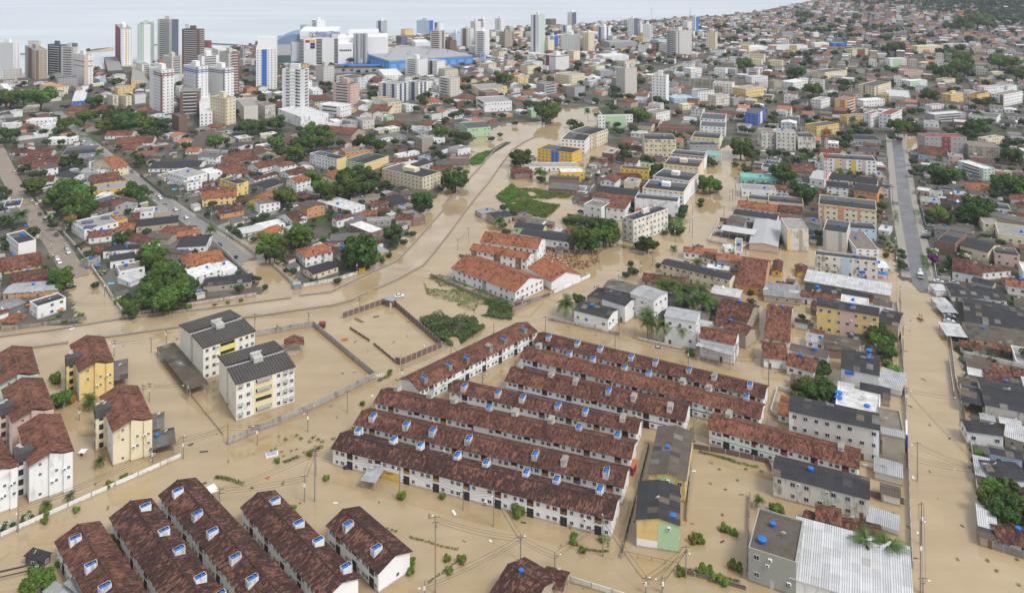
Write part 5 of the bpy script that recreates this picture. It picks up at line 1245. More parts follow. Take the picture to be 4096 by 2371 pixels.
grey_block([('20',2105,605),('20',2325,860),('21',378,688)], ('20',2320,1232), 'cream and white apartment block with a ribbed grey roof and metal awnings', True)
run_table("""
@20
S 1545,505 1865,912 2035,842 h2.6 t:fn f=1 k=shed open ri=.02 | long brown carport roof left of the cream apartments
G 1110,640 1100,830 1250,790 h2.5 t:fg f=1 k=shed open
G 1490,1160 1480,1310 1605,1280 h2.5 t:fg f=1 k=shed open
G 1490,1340 1480,1500 1720,1440 h2.5 t:fg f=1 k=shed open
@31
S 1130,217 1040,345 1165,377 h2.4 t:ml f=1 k=shed open ri=.3 | metal canopy on wooden posts in front of the frontmost row house
""")
# ------------------------------------------------------------------ free-standing walls
def wall_run(crop, pts, h, mat, col, label, pier=3.0, th=.18, cap=None, cat='wall', pier_col=None, name='boundary_wall'):
    """each run is a thing; its panels and piers are pieces of it. pts are points on the wall's TOP edge"""
    W = [G(*(p if len(p) == 3 else (crop, *p)), h) for p in pts]; o = W[0]
    root = thing(name, cat, (o.x, o.y, 0), 0, label, 'walls around the lots', 'wall'); root['kind'] = 'thing'
    for a, b_ in zip(W[:-1], W[1:]):
        d = (b_-a).to_2d(); n = max(1, round(d.length/pier)); an = math.atan2(d.y, d.x); seg = d.length/n
        m = MB(); m.box(.1, -th/2, -1.0, seg-.1, th/2, h, 0, 'b'); me = m.mesh('panel', [mat])
        q = MB(); q.box(-.14, -th/2-.05, -1.0, .14, th/2+.05, h+.06, 0, 'b'); pe = q.mesh('pier', ['concrete'])
        cm = None
        for i in range(n):
            l = Vector((a.x, a.y))+d.normalized()*seg*i-Vector((o.x, o.y)); _f = random.uniform(.9, 1.08); c = tuple(x*_f for x in col)
            inst(me, 'panel', root, c, (l.x, l.y, random.uniform(-.03, .03)), an); inst(pe, 'pier', root, pier_col or (.4,.38,.34), (l.x, l.y, 0), an)
            inst(pe, 'pier', root, None, (l.x+d.x/n, l.y+d.y/n, 0), an) if i == n-1 else None
    return root
BR = (.13,.055,.045)
wall_run('21', [('20',2250,1385),(0,1268),(560,1042),(1175,742),(565,240),(0,335)], 2.3, 'stained_wall', (.36,.34,.31), 'grey block wall around the flooded yard of the cream apartments', 5)
wall_run('21', [(850,160),(1270,15)], 2.3, 'brick', BR, 'brown brick wall facing the canal beside the grey shed', 2.6)
wall_run('21', [(1370,45),(1830,440),(1420,612),(1372,592)], 2.3, 'brick', BR, 'brown brick wall with concrete piers around the empty lot', 2.6)
wall_run('21', [(925,295),(1120,420)], .9, 'brick', BR, 'low unfinished brick wall inside the empty lot, rear half', 3)
wall_run('21', [(1160,450),(1370,622)], .9, 'brick', BR, 'low unfinished brick wall inside the empty lot, front half', 3)
wall_run('30', [(-60,890),(0,862),(175,785),(900,465),(1785,78)], 1.5, 'painted_wall', (.74,.73,.69), 'long white wall across the lower left in front of the apartments', 6)
wall_run('22', [(360,198),(700,275),(1050,345)], 1.3, 'stained_wall', (.5,.47,.42), 'low weathered wall in front of the white bungalow', 5)
wall_run('22', [(1242,398),(1676,498)], 1.2, 'painted_wall', (.66,.64,.58), 'low white wall in front of the palms', 5)
wall_run('32', [(1345,-20),(1240,410),(1140,780),(1072,1070)], 1.1, 'stained_wall', (.12,.07,.05), 'dark mossy wall along the alley right of the long row houses', 4)
wall_run('32', [(1640,1215),(1960,1290),(2305,1385)], 1.0, 'stained_wall', (.13,.12,.1), 'low dark wall with creepers below the debris lot', 4)
wall_run('32', [(580,1290),(1200,1480)], 1.6, 'painted_wall', (.66,.63,.56), 'pale wall running off the bottom edge beside the small tile roof', 5)
wall_run('32', [(1785,-15),(2100,40),(2519,130),('33',40,215)], 1.5, 'brick', (.1,.05,.04), 'brown wall with creepers in front of the teal banded row house', 4)
wall_run('33', [(1000,440),(1340,520)], 1.8, 'brick', BR, 'brown brick wall right of the crumbling block', 4)
wall_run('33', [(2118,915),(2519,1043),(2700,1100)], 2.0, 'stained_wall', (.25,.25,.25), 'grey wall below the tile house at the right edge', 4)
wall_run('33', [(925,180),(1310,270)], 1.0, 'painted_wall', (.7,.69,.66), 'low white wall beside the beige block at the flooded road', 4)
wall_run('23', [(1925,530),(2200,590),(2600,680)], 4.0, 'stained_wall', (.62,.6,.56), 'high pale wall below the yellow warehouse', 8)
wall_run('23', [(240,910),(95,877),(25,1110),(205,1190)], 1.6, 'painted_wall', (.6,.57,.5), 'wall of a small flooded yard left of the mango tree', 5)
wall_run('23', [(1780,590),(1830,930)], 1.8, 'stained_wall', (.45,.42,.38), 'stained yard wall on the right bank of the flooded road', 5)
wall_run('12', [(280,955),(560,1000),(850,1000),(885,975)], 1.8, 'brick', BR, 'brown brick wall with a round tree at its end in the center', 3)
wall_run('12', [(545,640),(690,665),(920,690),(1010,705)], 2.0, 'brick', (.16,.09,.07), 'brick wall behind the overgrown lot', 4)
wall_run('12', [(2045,680),(2440,742)], 2.2, 'stained_wall', (.17,.15,.13), 'dark wall of the walled sports lot', 6)
wall_run('12', [(2045,685),(1985,800),(1930,890),(2250,960),(2330,935)], 1.6, 'painted_wall', (.62,.6,.54), 'pale wall with murals around the walled sports lot', 6)
wall_run('12', [(410,1400),(770,1235),(720,1225)], 1.8, 'clean_wall', (.78,.78,.77), 'white wall around the stepped terrace yard', 6)
wall_run('F', [(1130,625),(1260,650),(1310,640)], 1.6, 'brick', BR, 'brown wall in front of the white townhouse rows', 4)
wall_run('F', [(1060,672),(1100,690),(1262,757),(1330,728)], 1.6, 'stained_wall', (.28,.26,.24), 'dark boundary wall at the foot of the red roofed white block', 6)
wall_run('22', [(20,75),(375,-40)], 1.2, 'brick', BR, 'low brown wall along the street right of the white block', 5)
wall_run('11', [(465,1330),(700,1290),(1000,1210)], 2.0, 'stained_wall', (.62,.6,.55), 'white peeling wall on the canal bank beside the bungalow', 5)
wall_run('11', [(175,1130),(360,1300),(450,1345)], 1.9, 'painted_wall', (.52,.5,.46), 'grey boundary wall of the bungalow along the flooded street', 5)
wall_run('10', [(1380,250),(1640,460),(1760,480),(1930,410),(2150,320)], 2.2, 'stained_wall', (.13,.125,.12), 'dark stone wall around the pool house at the corner', 5)
wall_run('10', [(625,810),(850,1070),(1060,1370),(1100,1440)], 1.8, 'painted_wall', (.68,.67,.63), 'white wall along the dirt road beside the solar house', 6)
wall_run('20', [(850,190),(20,310),(0,250)], 1.5, 'stained_wall', (.26,.25,.23), 'grey wall on the canal bank below the white house with awnings', 5)
wall_run('20', [(1120,20),(1255,185)], 1.4, 'painted_wall', (.7,.69,.66), 'white wall at the street corner beside the big mango tree', 4)
wall_run('20', [(1320,150),(1990,40),(2519,-40)], 1.6, 'stained_wall', (.5,.42,.38), 'weathered bank wall with creepers along the canal under the trees', 6)
wall_run('10', [(1870,770),(2100,900),(2370,1150),(2470,1250)], 2.0, 'painted_wall', (.55,.53,.5), 'wall along the paved street beside the black roofed house', 5)
wall_run('10', [(2150,770),(2260,830),(2519,1010)], 2.0, 'painted_wall', (.6,.59,.56), 'wall with white gates across the paved street', 5)
wall_run('10', [(1930,640),(2140,765),(2340,690)], 1.9, 'stained_wall', (.36,.36,.37), 'grey plastered corner wall below the palm', 5)
wall_run('10', [(700,560),(1000,630)], 1.6, 'painted_wall', (.6,.55,.5), 'garden wall under the dry leaved trees', 5)
wall_run('13', [(1510,560),(1550,740)], 2.0, 'stained_wall', (.4,.38,.35), 'roadside wall beside the coconut grove on the right', 5)
wall_run('13', [(1640,1130),(1660,1250),(1800,1280)], 1.6, 'painted_wall', (.6,.58,.53), 'low garden wall beside the purple flowered shrub', 5)
wall_run('F', [(2206,735),(2216,800),(2224,905),(2230,1010),(2236,1130),(2240,1250),(2246,1380)], 1.7, 'stained_wall', (.45,.42,.37), 'patched roadside wall along the left side of the flooded main road', 4)
wall_run('F', [(2322,770),(2340,830),(2352,930),(2374,1010),(2392,1100),(2405,1200)], 1.6, 'stained_wall', (.42,.39,.35), 'patched roadside wall along the right side of the flooded main road', 4)
wall_run('F', [(1705,1045),(1700,1140),(1690,1270)], 1.3, 'stained_wall', (.3,.26,.2), 'yard wall along the right side of the patched black roofed block', 4)
wall_run('F', [(1845,1210),(1842,1300),(1838,1390)], 1.4, 'brick', (.12,.06,.05), 'brick yard wall left of the grey green house', 4)
# ------------------------------------------------------------------ canal railings
_b = MB(); _b.box(-.12,-.12,-1,.12,.12,.95,0,'b'); RPOST = _b.mesh('post', ['concrete'])
def railing(pts, label):
    W = [G(*p) for p in pts]; o = W[0]; root = thing('canal_railing', 'railing', (o.x, o.y, 0), 0, label, 'concrete railings of the canal', 'railing')
    acc = []
    for a, b_ in zip(W[:-1], W[1:]):
        n = max(1, round((b_-a).length/1.9)); acc += [a+(b_-a)*i/n for i in range(n)]
    acc.append(W[-1])
    for i, p in enumerate(acc):
        d = acc[min(i+1, len(acc)-1)]-acc[max(i-1, 0)]; inst(RPOST, 'post', root, None, (p.x-o.x, p.y-o.y, random.uniform(-.1, .05)), math.atan2(d.y, d.x))
    bw = MB()
    for a, b_ in zip(W[:-1], W[1:]):
        d = (b_-a).normalized(); n = Vector((-d.y, d.x, 0))*.22; A, B_ = a-o, b_-o; up = Vector((0,0,.32)); dn = Vector((0,0,-1))
        bw.face([A-n+up, B_-n+up, B_+n+up, A+n+up]); bw.face([A-n+dn, B_-n+dn, B_-n+up, A-n+up]); bw.face([B_+n+dn, A+n+dn, A+n+up, B_+n+up])
    bw.obj('base_wall', 'stained_wall', root, (.2,.18,.14))
    for z in (.42, .85):
        m = MB()
        for a, b_ in zip(W[:-1], W[1:]):
            d = (b_-a).normalized(); n = Vector((-d.y, d.x, 0))*.1; A, B_ = a-o-d*.02, b_-o+d*.02
            q = [Vector((A.x,A.y,z))-n, Vector((B_.x,B_.y,z))-n, Vector((B_.x,B_.y,z))+n, Vector((A.x,A.y,z))+n]; up = Vector((0,0,.16))
            m.face([v+up for v in q]); m.face([q[0], q[1], q[1]+up, q[0]+up]); m.face([q[2], q[3], q[3]+up, q[2]+up])
        m.obj('rail', 'concrete', root)
railing([('20',-100,415),('20',0,400),('20',500,335),('20',1200,222),('20',2000,130),('20',2519,62),('21',345,16)], 'railing along the far bank of the canal on the left')
railing([('20',280,512),('20',670,457)], 'short submerged stretch of canal railing between the tile roofed blocks')
railing([('20',985,412),('20',1785,302)], 'railing of the near canal bank left of the cream apartments')
railing([('20',2380,216),('21',0,200),('21',400,140),('21',750,92),('21',940,42),('11',1030,1450),('11',1095,1430)], 'railing of the near canal bank behind the grey walled yard')
railing([('11',430,1456),('11',730,1420),('11',1000,1290),('11',1390,1110),('11',1560,930),('11',1700,770),('11',1870,580),('11',2000,420),('11',2110,290),('11',2230,160),('11',2350,20),('01',2460,1400)], 'long far bank railing where the canal bends away')
railing([('11',1165,1395),('11',1400,1290),('11',1640,1160),('11',1760,1020),('11',1870,880),('11',1960,760),('11',2060,620),('11',2170,480),('11',2300,330),('11',2400,180),('11',2519,20),('02',120,1400),('02',280,1330)], 'long near bank railing where the canal bends away')
# ------------------------------------------------------------------ poles and cables
def pole_mesh(h):
    b = MB(); b.cyl(0, 0, -2, h, .19, .11, 8); return b.mesh('shaft', ['pole_concrete'])
PM = {}
_b = MB(); _b.box(-1.1,-.06,0,1.1,.06,.12); CARM = _b.mesh('crossarm', ['wood'])
_b = MB(); _b.tube([(0,0,0),(.5,0,.35),(1.3,0,.45)], .035, 5); _b.box(1.2,-.12,.38,1.75,.12,.5,1); LAMP = _b.mesh('street_lamp', ['dark_metal', 'white_plastic'])
_b = MB(); _b.cyl(.35,0,-.5,.4,.24,.24,10); TRAFO = _b.mesh('transformer', ['concrete'])
_b = MB(); _b.box(-.22,-.42,-.5,.22,-.16,.35); MBOX = _b.mesh('meter_cabinet', ['white_plastic'])
POLES = {}
def pole(key, crop, x, yb, yt, **kw):
    p = G(crop, x, yb); sb, st = S_of(crop, x, yb)[1], S_of(crop, x, yt)[1]; h = max(4, CAMH*(sb-st)/(sb-YH)); hh = round(h*2)/2
    if hh not in PM: PM[hh] = pole_mesh(hh)
    a = random.uniform(-.4, .4); root = thing('utility_pole', 'pole', (p.x, p.y, 0), a, None, 'utility poles in the flooded streets', 'utility pole standing in flood water' if kw.get('wet', 1) else 'utility pole', 'pole')
    inst(PM[hh], 'shaft', root); POLES[key] = (p.x, p.y, hh)
    if kw.get('arm', 1): inst(CARM, 'crossarm', root, None, (0, .16, hh-.7), random.uniform(-.1,.1)); inst(CARM, 'crossarm', root, None, (0, .16, hh-1.9), .05, (.7,1,1)) if random.random() < .5 else None
    if random.random() < .6: inst(LAMP, 'street_lamp', root, None, (0, 0, hh-1.5), random.uniform(0, 6))
    if random.random() < .2: inst(TRAFO, 'transformer', root, None, (0, 0, hh-2.4))
    if random.random() < .45: inst(MBOX, 'meter_cabinet', root, None, (0, 0, hh*.62))
PL = """20 782 1218 1080;20 1123 588 415;20 1488 552 395;20 1637 462 310;20 1408 1048 862;20 1470 1030 845;20 1840 1012 830;20 2243 1457 1245;20 2507 345 160;20 728 255 35;20 1205 190 55;30 178 860 595;30 1805 135 -95;30 2160 575 410;30 1503 178 30;21 510 1330 1100;21 900 1140 920;21 1437 880 670;21 1920 570 440;21 2340 365 255;21 518 240 140;21 1022 125 0;21 15 1457 1250;21 2230 850 740;31 478 555 280;31 577 555 45;31 590 300 0;31 1415 535 170;31 2037 640 440;31 2337 800 430;31 1765 1457 685;31 1660 1500 1400;32 85 1140 890;32 895 1095 680;32 1712 1305 985;32 422 1210 1065;32 1478 1457 1350;32 1318 1457 1385;22 330 345 190;22 1015 500 340;22 1055 385 215;22 1735 665 500;22 2195 640 460;22 600 765 680;22 1160 910 825;22 580 1030 925;22 1935 1290 1090;22 1790 1400 1210;22 2400 250 30;23 5 880 590;23 1300 330 0;23 1330 570 280;23 1360 1120 885;23 1890 1270 960;23 1280 510 430;23 1700 90 -30;33 1470 360 -30;33 1325 290 70;33 1510 978 560;33 1500 1457 720;33 2155 360 265;33 1525 1457 1360;13 1180 380 80;13 1228 560 390;13 1240 745 560;13 1250 1020 800;13 1265 1220 980;13 1300 1459 1350;13 1500 575 420;13 1190 500 240;13 1525 770 560;12 1775 880 540;12 1745 830 700;12 1605 925 750;12 1385 1150 1010;12 1050 1295 1185;12 370 765 640;12 735 260 100;12 770 500 350;12 620 575 505;12 750 480 310;12 2200 400 280;12 2170 510 400;12 2140 520 410;12 2085 670 560;12 1270 1230 1110;12 2300 1100 970;12 910 330 220;12 1010 170 60;11 995 1240 1090;11 2090 870 780;11 1705 1290 1190;11 1985 1000 890;11 2480 300 215;11 290 180 100;10 1775 550 370;10 1593 410 180;10 417 960 820;10 640 920 740;10 1865 780 705;10 2075 920 740;10 1775 700 600;10 2080 760 570;10 2230 890 760;10 1527 560 480;10 1215 250 190;10 835 1180 1080;10 1480 330 210;10 525 640 590;10 1030 1457 1275;10 510 1000 900;02 857 1130 950;02 968 1010 880;02 1280 1420 1230;02 60 1160 950;00 530 1080 960;00 880 1230 1100;01 1140 1180 1040;01 525 680 610;01 800 760 600;01 1490 1380 1230"""
for i, e in enumerate(PL.split(';')):
    c, x, yb, yt = e.split(); pole(i, c, float(x), float(yb), float(yt), arm=i % 4 != 3, wet=int(c[0]) >= 2)
def cable(a, b_, n, label, sag=1.0, r=.035):
    A, B_ = Vector(a), Vector(b_); root = thing('overhead_cables', 'cable', (A.x, A.y, 0), 0, label, 'overhead cables', 'cable bundle', 'cable')
    d = (B_-A).to_2d().normalized(); nn = Vector((-d.y, d.x, 0))
    for k in range(n):
        off = nn*((k-(n-1)/2)*.55); zz = -(k % 2)*1.1; m = MB()
        m.tube([A+(B_-A)*t+off+Vector((-A.x, -A.y, zz-4*sag*t*(1-t))) for t in [i/10 for i in range(11)]], r, 3); m.obj('cable', 'wire', root)
keys = sorted(POLES); done = set()
for k in keys:
    x, y, h = POLES[k]
    near_ = sorted((math.hypot(x-POLES[j][0], y-POLES[j][1]), j) for j in keys if j != k)[:2]
    for dd, j in near_[:1 if y > 330 else 2]:
        if dd < 62 and dd > 6 and (min(k, j), max(k, j)) not in done and y < 420:
            done.add((min(k, j), max(k, j))); X, Y, H_ = POLES[j]; cable((x, y, h-.6), (X, Y, H_-.6), 3 if y < 250 else 2, None, .03*dd)
# ------------------------------------------------------------------ trees
def leaf_cloud(n, lobes, size, seed, up=.35, flat=1.0):
    r = np.random.default_rng(seed); V, F = [], []
    lw = np.array([l[3]**2 for l in lobes]); lw = lw/lw.sum()
    idx = r.choice(len(lobes), n, p=lw); d = r.normal(size=(n, 3)); d /= np.linalg.norm(d, axis=1)[:, None]
    rad = np.array([lobes[i][3] for i in idx])*(1-.55*r.random(n)**2.2)*(1+.12*np.sin(7*d[:,0]+3*d[:,1])*np.cos(6*d[:,2]))
    c = np.array([lobes[i][:3] for i in idx])+d*rad[:, None]*np.array([1, 1, .8*flat])
    nrm = d+r.normal(scale=.55, size=(n, 3)); nrm[:, 2] += up; nrm /= np.linalg.norm(nrm, axis=1)[:, None]
    t = np.cross(nrm, r.normal(size=(n, 3))); t /= np.linalg.norm(t, axis=1)[:, None]; b = np.cross(nrm, t)
    s = size*(.6+.8*r.random(n))[:, None]; a = s*(.55+.3*r.random(n))[:, None]
    v = np.stack([c-t*s, c-b*a+nrm*s*.15, c+t*s, c+b*a+nrm*s*.15], 1).reshape(-1, 3)
    return v, np.arange(n*4).reshape(-1, 4)
def np_mesh(name, v, f, mats):
    me = bpy.data.meshes.new(name); me.vertices.add(len(v)); me.vertices.foreach_set('co', np.ascontiguousarray(v, dtype=np.float32).ravel()); me.loops.add(f.size); me.polygons.add(len(f))
    k = f.shape[1]; me.loops.foreach_set('vertex_index', f.ravel().astype(np.int32)); me.polygons.foreach_set('loop_start', (np.arange(len(f))*k).astype(np.int32)); me.polygons.foreach_set('loop_total', np.full(len(f), k, np.int32)); me.update()
    for m in mats: me.materials.append(MATS[m])
    return me
CROWN, TRUNK = [], []
for i in range(7):       # crowns of unit radius around the origin, 1 unit below centre is the fork
    r = random.Random(100+i); lob = [(0, 0, .05, .52)]
    for k in range(12+i % 4): a = k*2.4+r.random(); q = .48+.34*r.random(); lob.append((q*math.cos(a), q*math.sin(a), r.uniform(-.34, .48), r.uniform(.2, .42)))
    v, f = leaf_cloud(2600, lob, .085, i, flat=.95); CROWN.append(np_mesh('crown', v, f, ['leaf' if i % 3 else 'leaf_light']))
    b = MB(); b.tube([(0,0,-1.35),(.03,.02,-.9),(.0,.05,-.55)], .10, 7, 0, .07)
    for k in range(5): a = k*1.3+r.random(); b.tube([(0,.05,-.6),(.25*math.cos(a),.25*math.sin(a),-.3),(.55*math.cos(a),.55*math.sin(a),.05)], .05, 5, 0, .02)
    TRUNK.append(b.mesh('trunk', ['bark']))
CROWN.append(None)
def special_crown(mat, seed, n=1400, size=.1):
    r = random.Random(seed); lob = [(0,0,0,.6)]+[(.5*math.cos(k*2.1), .5*math.sin(k*2.1), r.uniform(-.2,.3), .4) for k in range(7)]; v, f = leaf_cloud(n, lob, size, seed); return np_mesh('crown', v, f, mat)
SPEC = {'dry': special_crown(['dry_leaf'], 51), 'yel': special_crown(['flower_yellow'], 52), 'pur': special_crown(['flower_purple'], 53), 'whi': special_crown(['flower_white'], 54, 700, .07), 'lit': special_crown(['bush_leaf'], 55, 1300)}
TREEPOS = []
def tree(crop, x, y, r, spec=None, label=None, squash=1.0):
    sy = S_of(crop, x, y)[1]; sc = K*(sy-YH)/CAMH if crop != 'F' else (sy-YH)/CAMH*1.625; R = r/sc*(1.22 if sy > 640 else 1.12); R = max(1.2, R); p = G(crop, x, y, R*1.1); i = random.randrange(7)
    if not spec and R < 2.6 and sy > 1000: spec = 'lit'
    root = thing('tree', 'tree', (p.x, p.y, 0), random.uniform(0, 6.28), label, 'trees of the town', {'dry': 'rust leaved tree', 'yel': 'yellow flowering shrub', 'pur': 'purple flowering shrub', 'whi': 'white flowering tree', 'lit': 'bright green tree'}.get(spec, 'broad dark green tree' if R > 5 else 'round green tree'), 'tree')
    TREEPOS.append((p.x, p.y, R)); zz = R*1.1 if R > 2.6 or sy < 1000 else R*.55
    inst(TRUNK[i], 'trunk', root, None, (0, 0, zz), 0, (R, R, zz/1.25)); inst(SPEC.get(spec) or CROWN[i], 'crown', root, None, (0, 0, zz), 0, (R, R, R*squash))
    if spec == 'whi': inst(CROWN[i], 'crown', root, None, (0, 0, zz*.95), 1, (R*.93, R*.93, R*.85*squash))
